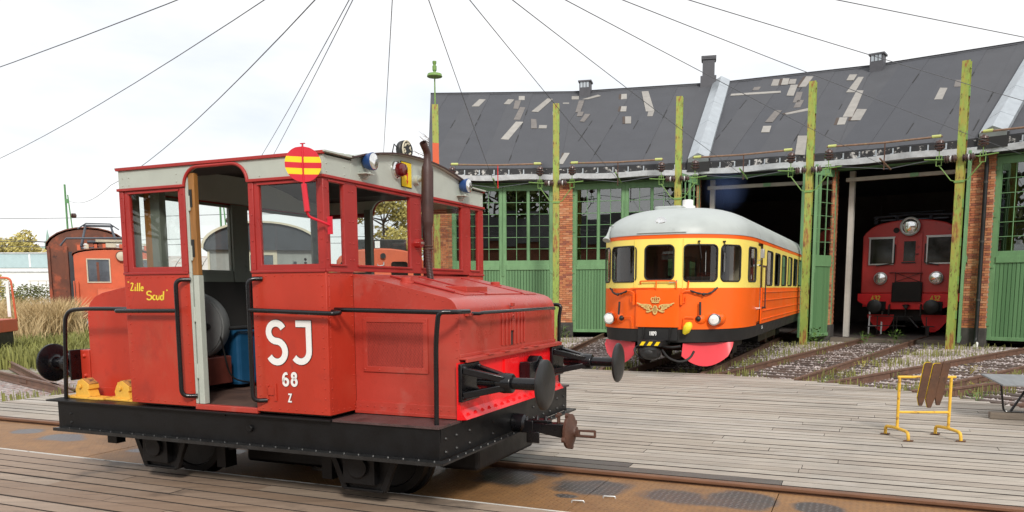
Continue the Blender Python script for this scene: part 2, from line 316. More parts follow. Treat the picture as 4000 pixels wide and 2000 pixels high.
# open yard: thin grass, earth and grit
m, t, n, l = special('yard_ground')
b = n['Principled BSDF']; b.inputs['Roughness'].default_value = 0.95
pos = n.new('ShaderNodeNewGeometry').outputs['Position']
a1 = noise(n, l, pos, 0.25, 8); a2 = noise(n, l, pos, 3.0, 8); a3 = noise(n, l, pos, 22, 4)
grit = mixc(n, l, a3, (0.22, 0.20, 0.17), (0.50, 0.46, 0.40))
turf = mixc(n, l, a2, (0.10, 0.12, 0.03), (0.27, 0.23, 0.08))
l(mixc(n, l, step(n, l, math_node(n, l, 'ADD', a1, math_node(n, l, 'MULTIPLY', a2, 0.5)), 0.66, 0.80), turf, grit), b.inputs['Base Color'])
bp = n.new('ShaderNodeBump'); bp.inputs['Strength'].default_value = 0.8; bp.inputs['Distance'].default_value = 0.04
l(a3, bp.inputs['Height']); l(bp.outputs[0], b.inputs['Normal'])

# ------------------------------------------------------------------ mesh building
class MB:
    def __init__(s): s.v = []; s.f = []; s.mi = []; s.sm = []
    def add(s, vs, fs, m=0, smooth=False):
        o = len(s.v); s.v += [tuple(p) for p in vs]
        for f in fs: s.f.append([i + o for i in f]); s.mi.append(m); s.sm.append(smooth)
        return s
    def bb(s, x0, x1, y0, y1, z0, z1, m=0, M=None):
        vs = [Vector((x, y, z)) for z in (z0, z1) for y in (y0, y1) for x in (x0, x1)]
        if M is not None: vs = [M @ p for p in vs]
        return s.add(vs, [(0, 2, 3, 1), (4, 5, 7, 6), (0, 1, 5, 4), (2, 6, 7, 3), (0, 4, 6, 2), (1, 3, 7, 5)], m)
    def box(s, c, d, M=None, m=0):
        return s.bb(c[0] - d[0] / 2, c[0] + d[0] / 2, c[1] - d[1] / 2, c[1] + d[1] / 2, c[2] - d[2] / 2, c[2] + d[2] / 2, m, M)
    def bar(s, a, b, w, h, m=0, up=(0, 0, 1)):
        a = Vector(a); b = Vector(b); d = (b - a); ln = d.length; d.normalize()
        u = Vector(up)
        if abs(d.dot(u)) > 0.98: u = Vector((1, 0, 0))
        x = d.cross(u).normalized(); z = x.cross(d)
        M = Matrix((( x.x, d.x, z.x, a.x), (x.y, d.y, z.y, a.y), (x.z, d.z, z.z, a.z), (0, 0, 0, 1)))
        return s.bb(-w / 2, w / 2, 0, ln, -h / 2, h / 2, m, M)
    def taper(s, a, b, wa, ha, wb, hb, m=0, up=(0, 0, 1)):
        a = Vector(a); b = Vector(b); d = (b - a).normalized(); u = Vector(up)
        x = d.cross(u).normalized(); z = x.cross(d); vs = []
        for p, w, h in ((a, wa, ha), (b, wb, hb)):
            for i, j in ((-1, -1), (1, -1), (1, 1), (-1, 1)): vs.append(p + x * (i * w / 2) + z * (j * h / 2))
        return s.add(vs, [(3, 2, 1, 0), (4, 5, 6, 7), (0, 1, 5, 4), (1, 2, 6, 5), (2, 3, 7, 6), (3, 0, 4, 7)], m)
    def cyl(s, a, b, r0, r1=None, n=14, caps=True, m=0):
        return s.lathe(a, b, [(0, r0), (1, r0 if r1 is None else r1)], n, caps, m, rel=True)
    def lathe(s, a, b, prof, n=16, caps=True, m=0, rel=False):
        """prof = [(distance along a->b, radius)]; rel: distances are fractions"""
        a = Vector(a); b = Vector(b); d = b - a; ln = d.length; d.normalize()
        u = Vector((0, 0, 1)) if abs(d.z) < 0.9 else Vector((1, 0, 0))
        x = d.cross(u).normalized(); y = x.cross(d); vs = []
        for tt, r in prof:
            p = a + d * (tt * ln if rel else tt)
            for k in range(n):
                w = 2 * PI * k / n; vs.append(p + x * (r * math.cos(w)) + y * (r * math.sin(w)))
        o = len(s.v); s.v += [tuple(p) for p in vs]
        for i in range(len(prof) - 1):
            for k in range(n):
                k2 = (k + 1) % n
                s.f.append([o + i * n + k, o + (i + 1) * n + k, o + (i + 1) * n + k2, o + i * n + k2]); s.mi.append(m); s.sm.append(True)
        if caps:
            for i, rev in ((0, True), (len(prof) - 1, False)):
                if prof[i][1] > 1e-5:
                    q = [vs[i * n + k] for k in range(n)]
                    s.add(q, [list(range(n)) if rev else list(range(n))[::-1]], m, False)
        return s
    def tube(s, pts, r, n=8, m=0, closed=False, caps=True):
        P = [Vector(p) for p in pts]; k = len(P); vs = []; x = None
        for i in range(k):
            if closed: d = P[(i + 1) % k] - P[i - 1]
            else: d = P[min(i + 1, k - 1)] - P[max(i - 1, 0)]
            d.normalize()
            if x is None:
                u = Vector((0, 0, 1)) if abs(d.z) < 0.9 else Vector((1, 0, 0)); x = d.cross(u).normalized()
            else: x = (x - d * x.dot(d)).normalized()
            y = d.cross(x); rr = r[i] if isinstance(r, (list, tuple)) else r
            vs += [P[i] + x * (rr * math.cos(2 * PI * q / n)) + y * (rr * math.sin(2 * PI * q / n)) for q in range(n)]
        fs = []
        for i in range(k if closed else k - 1):
            j = (i + 1) % k
            for q in range(n): q2 = (q + 1) % n; fs.append((i * n + q, i * n + q2, j * n + q2, j * n + q))
        s.add(vs, fs, m, True)
        if caps and not closed:
            s.add(vs[:n], [list(range(n))[::-1]], m); s.add(vs[-n:], [list(range(n))], m)
        return s
    def prism(s, poly, ax, a, b, m=0, M=None):
        """polygon extruded along ax: 'x' -> poly is (y,z); 'y' -> (x,z); 'z' -> (x,y)"""
        mk = {'x': lambda p, t: (t, p[0], p[1]), 'y': lambda p, t: (p[0], t, p[1]), 'z': lambda p, t: (p[0], p[1], t)}[ax]
        n = len(poly); vs = [Vector(mk(p, a)) for p in poly] + [Vector(mk(p, b)) for p in poly]
        if M is not None: vs = [M @ p for p in vs]
        area = sum(poly[i][0] * poly[(i + 1) % n][1] - poly[(i + 1) % n][0] * poly[i][1] for i in range(n))
        flip = (area > 0) != (ax == 'y'); flip = flip if b > a else not flip
        f0 = list(range(n)); f1 = [i + n for i in range(n)]
        fs = [f0[::-1], f1] if flip else [f0, f1[::-1]]
        for i in range(n):
            j = (i + 1) % n; q = (i, j, j + n, i + n); fs.append(q if flip else q[::-1])
        return s.add(vs, fs, m)
    def rivets(s, pts, nrm, r=0.009, h=0.007, m=0, k=6):
        nv = Vector(nrm).normalized(); u = Vector((0, 0, 1)) if abs(nv.z) < 0.9 else Vector((1, 0, 0))
        x = nv.cross(u).normalized(); y = x.cross(nv)
        for p in pts:
            p = Vector(p); vs = []
            for rr, hh in ((r, -0.002), (r * 0.6, h)):
                vs += [p + nv * hh + x * (rr * math.cos(2 * PI * i / k)) + y * (rr * math.sin(2 * PI * i / k)) for i in range(k)]
            s.add(vs, [(i, (i + 1) % k, (i + 1) % k + k, i + k)[::-1] for i in range(k)] + [list(range(k, 2 * k))[::-1]], m, True)
        return s
    def wall(s, ax, a, b, u0, u1, w0, w1, holes, m=0):
        """flat wall between planes a and b of axis ax with rectangular holes (u0,u1,w0,w1)"""
        us = sorted({u0, u1, *[q for h in holes for q in h[:2]]}); ws = sorted({w0, w1, *[q for h in holes for q in h[2:]]})
        us = [q for q in us if u0 <= q <= u1]; ws = [q for q in ws if w0 <= q <= w1]
        def solid(i, j):
            if i < 0 or j < 0 or i >= len(us) - 1 or j >= len(ws) - 1: return False
            cu = (us[i] + us[i + 1]) / 2; cw = (ws[j] + ws[j + 1]) / 2
            return not any(h[0] < cu < h[1] and h[2] < cw < h[3] for h in holes)
        mk = (lambda t, u, w: (t, u, w)) if ax == 'x' else (lambda t, u, w: (u, t, w))
        for i in range(len(us) - 1):
            for j in range(len(ws) - 1):
                if not solid(i, j): continue
                A, B, C_, D_ = us[i], us[i + 1], ws[j], ws[j + 1]
                for t in (a, b): s.add([mk(t, A, C_), mk(t, B, C_), mk(t, B, D_), mk(t, A, D_)], [(0, 1, 2, 3)], m)
                for ok, e in ((solid(i - 1, j), (A, C_, A, D_)), (solid(i + 1, j), (B, C_, B, D_)), (solid(i, j - 1), (A, C_, B, C_)), (solid(i, j + 1), (A, D_, B, D_))):
                    if not ok: s.add([mk(a, e[0], e[1]), mk(b, e[0], e[1]), mk(b, e[2], e[3]), mk(a, e[2], e[3])], [(0, 1, 2, 3)], m)
        return s
    def sphere(s, c, r, n=14, m=0, sq=(1, 1, 1)):
        c = Vector(c); h = n // 2; vs = []; fs = []
        for i in range(h + 1):
            th = PI * i / h
            for k in range(n): vs.append(c + Vector((r * sq[0] * math.sin(th) * math.cos(2 * PI * k / n), r * sq[1] * math.sin(th) * math.sin(2 * PI * k / n), r * sq[2] * math.cos(th))))
        for i in range(h):
            for k in range(n): fs.append((i * n + k, (i + 1) * n + k, (i + 1) * n + (k + 1) % n, i * n + (k + 1) % n))
        return s.add(vs, fs, m, True)
    def ribbon(s, pts, w, O, ux, uy, nv, d=0.004, m=0):
        """stroke of a letter: 2-D path in the plane O + x*ux + y*uy, width w, raised d along nv"""
        O = Vector(O); ux = Vector(ux); uy = Vector(uy); nv = Vector(nv); P = [Vector(p) for p in pts]; k = len(P); Lf = []; Rt = []
        closed = (P[0] - P[-1]).length < 1e-6
        if closed: P = P[:-1]; k -= 1
        for i in range(k):
            p0 = P[i - 1] if (i > 0 or closed) else None; p1 = P[(i + 1) % k] if (i < k - 1 or closed) else None
            d0 = (P[i] - p0).normalized() if p0 is not None else None; d1 = (p1 - P[i]).normalized() if p1 is not None else None
            if d0 is None: nn = Vector((-d1.y, d1.x)); f = 1
            elif d1 is None: nn = Vector((-d0.y, d0.x)); f = 1
            else:
                nn = Vector((-(d0 + d1).y, (d0 + d1).x)); nn = nn.normalized() if nn.length > 1e-6 else Vector((-d0.y, d0.x))
                f = min(1 / max(0.3, nn.dot(Vector((-d0.y, d0.x)))), 1.6)
            Lf.append(P[i] + nn * (w / 2 * f)); Rt.append(P[i] - nn * (w / 2 * f))
        vs = []
        for hgt in (0.0, d):
            for q in Lf + Rt: vs.append(O + ux * q.x + uy * q.y + nv * hgt)
        fs = []; n2 = 2 * k
        for i in range(k if closed else k - 1):
            j = (i + 1) % k
            fs += [(n2 + i, n2 + j, n2 + k + j, n2 + k + i), (i, j, n2 + j, n2 + i), (k + i, n2 + k + i, n2 + k + j, k + j)]
        if not closed: fs += [(0, n2, n2 + k, k), (k - 1, 2 * k - 1, n2 + 2 * k - 1, n2 + k - 1)]
        return s.add(vs, fs, m)
    def build(s, name, mats, parent=None, loc=None, rot=None, label=None, bevel=0, kind=None, seg=2):
        me = bpy.data.meshes.new(name); me.from_pydata(s.v, [], s.f)
        for q in (mats if isinstance(mats, (list, tuple)) else [mats]): me.materials.append(MATS[q])
        me.polygons.foreach_set('material_index', s.mi); me.polygons.foreach_set('use_smooth', s.sm)
        if len(s.f) < 9000:
            bm = bmesh.new(); bm.from_mesh(me)
            if bevel: bmesh.ops.remove_doubles(bm, verts=bm.verts, dist=1e-5)
            bmesh.ops.recalc_face_normals(bm, faces=bm.faces); bm.to_mesh(me); bm.free()
        if any(s.sm): me.set_sharp_from_angle(angle=R(38))
        me.update()
        o = bpy.data.objects.new(name, me); COL.objects.link(o)
        if parent is not None: o.parent = parent
        if loc is not None: o.location = loc
        if rot is not None: o.rotation_euler = (0, 0, rot) if isinstance(rot, (int, float)) else rot
        if label: o['label'] = label
        if kind: o['kind'] = kind
        if bevel:
            bv = o.modifiers.new('bevel', 'BEVEL'); bv.width = bevel; bv.segments = seg; bv.limit_method = 'ANGLE'; bv.angle_limit = R(50)
        return o

def inst(o, parent, loc=None, rot=None, scale=None):
    c = o.copy(); COL.objects.link(c); c.parent = parent
    if loc is not None: c.location = loc
    if rot is not None: c.rotation_euler = (0, 0, rot) if isinstance(rot, (int, float)) else rot
    if scale is not None: c.scale = scale
    return c
def tag(o, label, cat, group=None, kind=None):
    o['label'] = label
    if kind: o['kind'] = kind
    else: o['category'] = cat
    if group: o['group'] = group
    return o
def thing(name, label, cat, loc=(0, 0, 0), rot=0, group=None, kind=None):
    o = bpy.data.objects.new(name, None); COL.objects.link(o); o.location = loc; o.rotation_euler = (0, 0, rot); o.empty_display_size = 0.2
    return tag(o, label, cat, group, kind)
def copy_tree(o, parent=None):
    c = o.copy(); COL.objects.link(c); c.parent = parent
    for ch in list(o.children): copy_tree(ch, c)
    return c
def arc(cx, cy, rx, ry, a0, a1, n=12):
    return [(cx + rx * math.cos(R(a0 + (a1 - a0) * i / n)), cy + ry * math.sin(R(a0 + (a1 - a0) * i / n))) for i in range(n + 1)]
def rrect(x0, x1, y0, y1, r, n=4):
    return arc(x1 - r, y1 - r, r, r, 0, 90, n) + arc(x0 + r, y1 - r, r, r, 90, 180, n) + arc(x0 + r, y0 + r, r, r, 180, 270, n) + arc(x1 - r, y0 + r, r, r, 270, 360, n)
def bend(pts, r=0.06, n=5):
    """round the corners of a path"""
    P = [Vector(p) for p in pts]; o = [P[0]]
    for i in range(1, len(P) - 1):
        a = (P[i - 1] - P[i]); b = (P[i + 1] - P[i]); rr = min(r, a.length * 0.49, b.length * 0.49)
        a = P[i] + a.normalized() * rr; b = P[i] + b.normalized() * rr
        for k in range(n + 1):
            t = k / n; o.append(a * (1 - t) ** 2 + P[i] * 2 * t * (1 - t) + b * t * t)
    o.append(P[-1]); return o
GLY = {
 'S': [arc(.30, .735, .225, .215, 25, 270, 16) + arc(.30, .27, .25, .25, 90, -150, 16)[1:]],
 'J': [[(.08, .93), (.44, .93), (.44, .30)] + arc(.20, .30, .24, .25, 0, -140, 10)[1:]],
 '6': [[(.44, .90)] + arc(.34, .48, .27, .42, 75, 180, 8) + arc(.28, .27, .21, .24, 180, 540, 20)[1:]],
 '8': [arc(.27, .745, .17, .19, 0, 360, 18), arc(.27, .28, .21, .235, 0, 360, 18)],
 'Z': [[(.07, .93), (.47, .93), (.09, .07), (.50, .07)]],
 '1': [[(.20, .02), (.20, .98)]],
 '0': [arc(.25, .5, .18, .43, 0, 360, 20)],
 '9': [arc(.25, .72, .18, .21, 0, 360, 18), [(.43, .72)] + arc(.18, .45, .25, .40, 10, -75, 8)],
 '4': [[(.50, .30), (.04, .30), (.34, .97), (.34, .02)]],
 '3': [arc(.24, .735, .19, .20, 150, -80, 10) + arc(.24, .285, .22, .245, 80, -150, 12)],
 '2': [arc(.27, .72, .20, .22, 165, -30, 10) + [(.07, .07), (.50, .07)]],
 'L': [[(.0, .86), (.16, .98), (.33, .90), (.20, .50), (.04, .10), (.0, .05), (.20, .03), (.42, .12)]],
 'i': [[(.10, .52), (.09, .08), (.17, .05)], [(.11, .70), (.12, .75)]], 'l': [[(.11, .97), (.09, .08), (.17, .05)]],
 'e': [[(.03, .30), (.30, .34)] + arc(.17, .29, .14, .23, 10, 320, 10)],
 'c': [arc(.18, .28, .15, .24, 60, 310, 10)], 'u': [[(.04, .52), (.05, .15), (.15, .04), (.28, .14), (.30, .52), (.30, .06)]],
 'd': [arc(.17, .28, .14, .24, 30, 330, 10), [(.32, .98), (.31, .04)]], '"': [[(.03, 1.0), (.05, .86)], [(.11, 1.0), (.13, .86)]],
}
ADV = {'1': .36, 'i': .25, 'l': .24, '"': .22, 'e': .36, 'c': .34, 'u': .40, 'd': .42, 'L': .42, 'S': .64, 'J': .60, '0': .54, '6': .60, '8': .58, '9': .54, '2': .62, '3': .58, '4': .62, 'Z': .6}
def letters(mb, text, O, ux, uy, nv, hgt, sw=0.16, d=0.004, m=0):
    """text height hgt; ux, uy unit vectors"""
    x = 0.0
    for ch in text:
        if ch == ' ': x += 0.3; continue
        for st in GLY[ch]: mb.ribbon([((p[0] + x) * hgt, p[1] * hgt) for p in st], sw * hgt, O, ux, uy, nv, d, m)
        x += ADV[ch]
    return x * hgt
# ================================================================== SETTING
# ---- sky comes from the world; ground
g = MB(); g.add([(-900, -300, 0), (900, -300, 0), (900, 1500, 0), (-900, 1500, 0)], [(0, 1, 2, 3)])
tag(g.build('ground', 'yard_ground', loc=(0, 0, -0.20)), 'open railway yard ground of thin grass and grit', '', kind='structure')
CX, CY = -1.31, 7.0
def pol(r, a, z=None):
    a = R(a); p = (CX + r * math.cos(a), CY + r * math.sin(a)); return p if z is None else (*p, z)
b = MB(); ring = [pol(4, a) for a in range(104, 10, -4)]; outr = [pol(24.6, a) for a in range(104, 10, -4)]
b.add([(*p, 0) for p in ring] + [(*p, 0) for p in outr], [(i, i + 1, i + 1 + len(ring), i + len(ring)) for i in range(len(ring) - 1)])
tag(b.build('ballast_bed', 'ballast', loc=(0, 0, -0.165)), 'grey granite ballast between the tracks before the shed', '', kind='structure')
b = MB(); ring = [pol(4, a) for a in range(180, 103, -4)]; outr = [pol(15.5 + 1.5 * math.sin(a * 1.7), a) for a in range(180, 103, -4)]
b.add([(*p, 0) for p in ring] + [(*p, 0) for p in outr], [(i, i + 1, i + 1 + len(ring), i + len(ring)) for i in range(len(ring) - 1)])
tag(b.build('gravel_path', 'ballast', loc=(0, 0, -0.172)), 'pale trodden gravel left of the turntable', '', kind='structure')

# ---- turntable deck
TX, TY, YAW = -0.7756, 7.323, 0.4121
cyw, syw = math.cos(YAW), math.sin(YAW)
def l2w(x, y, z=0): return (TX + x * cyw + y * syw, TY - x * syw + y * cyw, z)
def w2l(X, Y): return ((X - TX) * cyw - (Y - TY) * syw, (X - TX) * syw + (Y - TY) * cyw)
DCX, DCY, DR = -0.548, 9.273, 8.09
dl = w2l(DCX, DCY)
tt = thing('turntable', 'round timber decked turntable under the red shunter', '', (TX, TY, 0), -YAW, kind='structure')
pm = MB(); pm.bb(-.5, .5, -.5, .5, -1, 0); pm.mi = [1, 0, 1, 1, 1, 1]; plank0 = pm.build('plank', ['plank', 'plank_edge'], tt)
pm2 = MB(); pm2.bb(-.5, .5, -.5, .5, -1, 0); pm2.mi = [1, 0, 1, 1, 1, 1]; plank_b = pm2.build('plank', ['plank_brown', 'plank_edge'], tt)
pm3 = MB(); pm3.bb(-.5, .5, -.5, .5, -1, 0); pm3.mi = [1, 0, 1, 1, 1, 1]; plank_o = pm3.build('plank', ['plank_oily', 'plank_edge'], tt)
rng = random.Random(5); first = {}
def put_plank(src, x0, x1, yc, w, z):
    key = src.name
    o = src if key not in first else inst(src, tt)
    first[key] = 1
    o.location = ((x0 + x1) / 2, yc, z); o.scale = (x1 - x0 - 0.006, w, 0.06)
PW = 0.188; rows = []; y = 0.80 + PW / 2
while y < dl[1] + DR - 0.1: rows.append(y); y += PW
y = -0.80 - PW / 2
while y > -5.0: rows.append(y); y -= PW
npl = 0
for yc in rows:
    if yc > dl[1]:
        hw = math.sqrt(max(0.01, DR * DR - (yc - dl[1]) ** 2)); x0, x1 = dl[0] - hw, dl[0] + hw
    else: x0, x1 = dl[0] - DR, dl[0] + DR
    x = x0; off = rng.uniform(1.2, 4.6); near = yc < 0
    while x < x1 - 0.05:
        xe = min(x1, x + off); off = rng.choice([3.6, 4.2, 4.8, 5.2])
        if x1 - xe < 0.8: xe = x1
        src = plank_b if near else plank0
        if 0 < yc < 0.80 + 2 * PW and (x + xe) / 2 > -1.5 and xe < 7.0: src = plank_o
        put_plank(src, x, xe, yc, PW - 0.022 + rng.uniform(-0.005, 0.004), (0.022 if near else 0.0) + rng.uniform(-0.003, 0.003)); npl += 1
        x = xe
print('planks', npl)
d = MB(); pts = [(dl[0] + DR * .995 * math.cos(R(a)), dl[1] + DR * .995 * math.sin(R(a))) for a in range(0, 181, 6)] + [(dl[0] - DR, -9.2), (dl[0] + DR, -9.2)]
d.prism(pts, 'z', -0.30, -0.062); d.build('deck_frame', 'deck_base', tt)
d = MB(); y = -5.1
while y > -9.1: d.bb(dl[0] - DR, dl[0] + DR, y - 0.147, y, -0.04, 0.02); y -= 0.158
d.build('planks', 'plank_brown', tt, kind='stuff')
# strip of worn pale edging along the near plank edge, then rails
d = MB(); d.bb(dl[0] - DR, dl[0] + DR, -0.803, -0.788, -0.05, 0.026); d.build('edge_strip', 'edge_white', tt)
for sy in (1, -1):
    d = MB(); yc = sy * 0.745
    d.prism(rrect(yc - .036, yc + .036, -.03, .004, .008, 2), 'x', dl[0] - DR, dl[0] + DR); d.bb(dl[0] - DR, dl[0] + DR, yc - .009, yc + .009, -.06, -.028)
    d.build('rail', 'rail_rust', tt)
xs = [dl[0] - DR, -5.6, -3.9, -2.1, -0.3, 1.55, 3.05, 4.7, 6.3, dl[0] + DR]
for i in range(len(xs) - 1):
    d = MB(); d.bb(xs[i] + .004, xs[i + 1] - .004, -0.690, 0.690, -0.060, -0.044 + 0.002 * (i % 2)); d.build('steel_plate', 'chequer_plate', tt)
for (x, yy, a) in ((1.75, -.05, .5), (1.55, -.28, .5)):
    d = MB(); d.tube(bend([(x - .05, yy, -.045), (x - .05, yy, -.025), (x + .05, yy + .02, -.025), (x + .05, yy + .02, -.045)], .015, 3), .006); d.build('lifting_handle', 'alu', tt)
d = MB(); d.bb(2.72, 2.80, -.22, -.16, -.0435, -.0405); d.build('hand_hole', 'deck_base', tt)

# ---- radiating tracks
def outside(p): return math.hypot(p[0] - DCX, p[1] - DCY) > DR + 0.10
slp = MB(); slp.bb(-.13, .13, -1.28, 1.28, -.14, 0); sleeper0 = None
RAILSEC = [(-.07, -.165), (.07, -.165), (.07, -.155), (.012, -.135), (.010, -.045), (.035, -.035), (.036, 0), (-.036, 0), (-.035, -.035), (-.010, -.045), (-.012, -.135), (-.07, -.155)]
def track(angle, r_end, label, sl_end=None, mt='rail_yard', r_min=0):
    global sleeper0
    root = thing('railway_track', label, '', (CX, CY, 0), R(angle), kind='structure')
    ca, sa = math.cos(R(angle)), math.sin(R(angle))
    for sy in (1, -1):
        r = max(6.0, r_min)
        while not outside((CX + r * ca - sy * .79 * sa, CY + r * sa + sy * .79 * ca)): r += 0.05
        d = MB(); d.prism([(p[0] + sy * .79, p[1]) for p in RAILSEC], 'x', r, r_end); d.build('rail', mt, root)
        # fishplates
        d = MB()
        for q in (r + 3.4, r + 9.6):
            if q < r_end - 1: d.bb(q - .25, q + .25, sy * .79 - .03, sy * .79 + .03, -.125, -.05)
        if d.v: d.build('fishplate', mt, root)
    r = 7.0; k = 0
    while r < (sl_end or r_end):
        p = (CX + r * ca, CY + r * sa)
        if math.hypot(p[0] - DCX, p[1] - DCY) > DR + 0.55:
            if sleeper0 is None: o = slp.build('sleeper', 'sleeper', root); sleeper0 = o
            else: o = inst(sleeper0, root)
            o.location = (r + rng.uniform(-.04, .04), rng.uniform(-.05, .05), -0.142 + rng.uniform(-.012, .008)); o.rotation_euler = (0, 0, rng.uniform(-.03, .03))
        r += 0.56
    return root
TR = [87.7, 76.7, 65.0, 54.8, 42.5, 32.6]
track(87.7, 38, 'track leading to the closed shed door behind the red shunter', 23.6)
track(76.7, 38, 'track leading to the closed shed door left of the orange railcar', 23.6)
track(65.0, 38, 'track the orange and yellow railcar stands on', 23.6)
track(54.8, 38, 'track leading to the maroon locomotive in the open shed', 23.6)
track(42.5, 38, 'track running behind the yellow barrier to the green door at the right', 23.6)
track(32.6, 38, 'track at the right edge behind the grey table', 23.0)
track(137, 34, 'overgrown track curving off at the far left', 1, r_min=9)
track(128.5, 34, 'second overgrown track at the left beside the tall grass', 1, r_min=9)
# bay floor of the shed
d = MB(); rr = [pol(24.4, a) for a in range(96, 24, -6)]; r2 = [pol(42, a) for a in range(96, 24, -6)]
d.add([(*p, 0) for p in rr] + [(*p, 0) for p in r2], [(i, i + 1, i + 1 + len(rr), i + len(rr)) for i in range(len(rr) - 1)])
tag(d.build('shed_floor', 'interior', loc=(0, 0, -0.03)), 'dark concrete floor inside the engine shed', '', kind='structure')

# ---- loose stones on the ballast
st = MB(); rs = random.Random(3)
def stone(x, y, z, r):
    a = rs.uniform(0, 6.28); vs = []
    for k in range(4): vs.append((x + r * math.cos(a + k * 1.57) * rs.uniform(.7, 1.2), y + r * math.sin(a + k * 1.57) * rs.uniform(.7, 1.2), z + r * rs.uniform(-.1, .25)))
    vs.append((x + r * rs.uniform(-.3, .3), y + r * rs.uniform(-.3, .3), z + r * rs.uniform(.5, .9)))
    st.add(vs, [(0, 1, 4), (1, 2, 4), (2, 3, 4), (3, 0, 4)])
nst = 0
while nst < 24000:
    rr_ = math.sqrt(rs.uniform(8.5 ** 2, 24.0 ** 2)); an = rs.uniform(25, 93); p = pol(rr_, an)
    if not outside(p): continue
    stone(p[0], p[1], -0.165, rs.uniform(.022, .05)); nst += 1
tag(st.build('ballast_stones', 'stone', kind='stuff'), 'loose pale granite stones scattered over the ballast', '', kind='stuff')
m = MATS['stone']; n = m.node_tree.nodes; l = m.node_tree.links.new
gi = n.new('ShaderNodeNewGeometry'); r_ = n.new('ShaderNodeValToRGB')
for i, q in enumerate([(.30, .25, .24), (.52, .47, .45)]): r_.color_ramp.elements[i].color = (*q, 1)
l(gi.outputs['Random Per Island'], r_.inputs[0])
for lk in list(m.node_tree.links):
    if lk.to_node.type == 'MIX' and lk.from_node.type == 'RGB': l(r_.outputs[0], lk.to_socket)

# ================================================================== ROUNDHOUSE
rh = thing('roundhouse', 'curved brick engine shed with dark patched felt roof and tall green doors', 'engine shed')
PA = [93.2, 82.25, 71.2, 60.2, 49.1, 38.1, 27.0]           # pillar centres
RF = 24.2; HB = 0.86
# pillars and their bricks
m, t, n, l = special('brick_many')
bb_ = n['Principled BSDF']; bb_.inputs['Roughness'].default_value = .85
gi = n.new('ShaderNodeNewGeometry'); r_ = n.new('ShaderNodeValToRGB'); r_.color_ramp.interpolation = 'CONSTANT'
CB = [(0.48, 0.165, 0.072), (0.54, 0.21, 0.095), (0.42, 0.13, 0.06), (0.50, 0.18, 0.078), (0.32, 0.105, 0.06), (0.56, 0.25, 0.125)]
while len(r_.color_ramp.elements) < len(CB): r_.color_ramp.elements.new(.5)
for i, q in enumerate(CB): r_.color_ramp.elements[i].position = i / len(CB); r_.color_ramp.elements[i].color = (*q, 1)
l(gi.outputs['Random Per Island'], r_.inputs[0])
nn = noise(n, l, gi.outputs['Position'], 12); l(mixc(n, l, 1.0, r_.outputs[0], step(n, l, nn, .3, .7, .75, 1.2), 'MULTIPLY'), bb_.inputs['Base Color'])
brick_m = MB(); brick_m.bb(-.5, .5, -.5, .5, -.5, .5); brick_src = None
def pillar(i, n_ind):
    global brick_src
    a = PA[i]; w = 2 * RF * math.sin(R(HB)); p = pol(RF, a)
    m_ = MB(); m_.bb(-w / 2 + .004, w / 2 - .004, .012, .70, .42, 5.9); pl = m_.build('brick_pillar', 'mortar', rh, (p[0], p[1], 0), R(a - 90))
    m_ = MB(); m_.bb(-w / 2 - .03, w / 2 + .03, -.05, .72, -.2, .42); m_.build('plinth', 'plinth', pl, bevel=.02)
    rb = random.Random(i); extra = MB(); cnt = 0; z = .425; row = 0; hb = .066; pitch = .0775
    while z + hb < 5.88:
        lens = [.5, 1, 1, .5] if row % 2 else [1, 1, 1]
        tot = sum(lens); x = -w / 2
        for q in lens:
            bw = w * q / tot
            c = (x + bw / 2, .0 + rb.uniform(-.004, .004), z + hb / 2); s_ = (bw - .011, .05, hb)
            if cnt < n_ind:
                if brick_src is None: o = brick_m.build('brick', 'brick', pl); brick_src = o
                else: o = inst(brick_src, pl)
                o.location = c; o.scale = s_; cnt += 1
            else: extra.box(c, s_)
            x += bw
        # the two reveals
        for sx in (-1, 1):
            for yy in (.14, .37, .58): extra.box((sx * w / 2, yy + (.1 if row % 2 else 0) - .02, z + hb / 2), (.014, .20, hb))
        z += pitch; row += 1
    extra.build('bricks', 'brick_many', pl, kind='stuff')
for i, k in ((0, 0), (1, 230), (2, 0), (3, 0), (4, 230), (5, 0), (6, 0)): pillar(i, k)

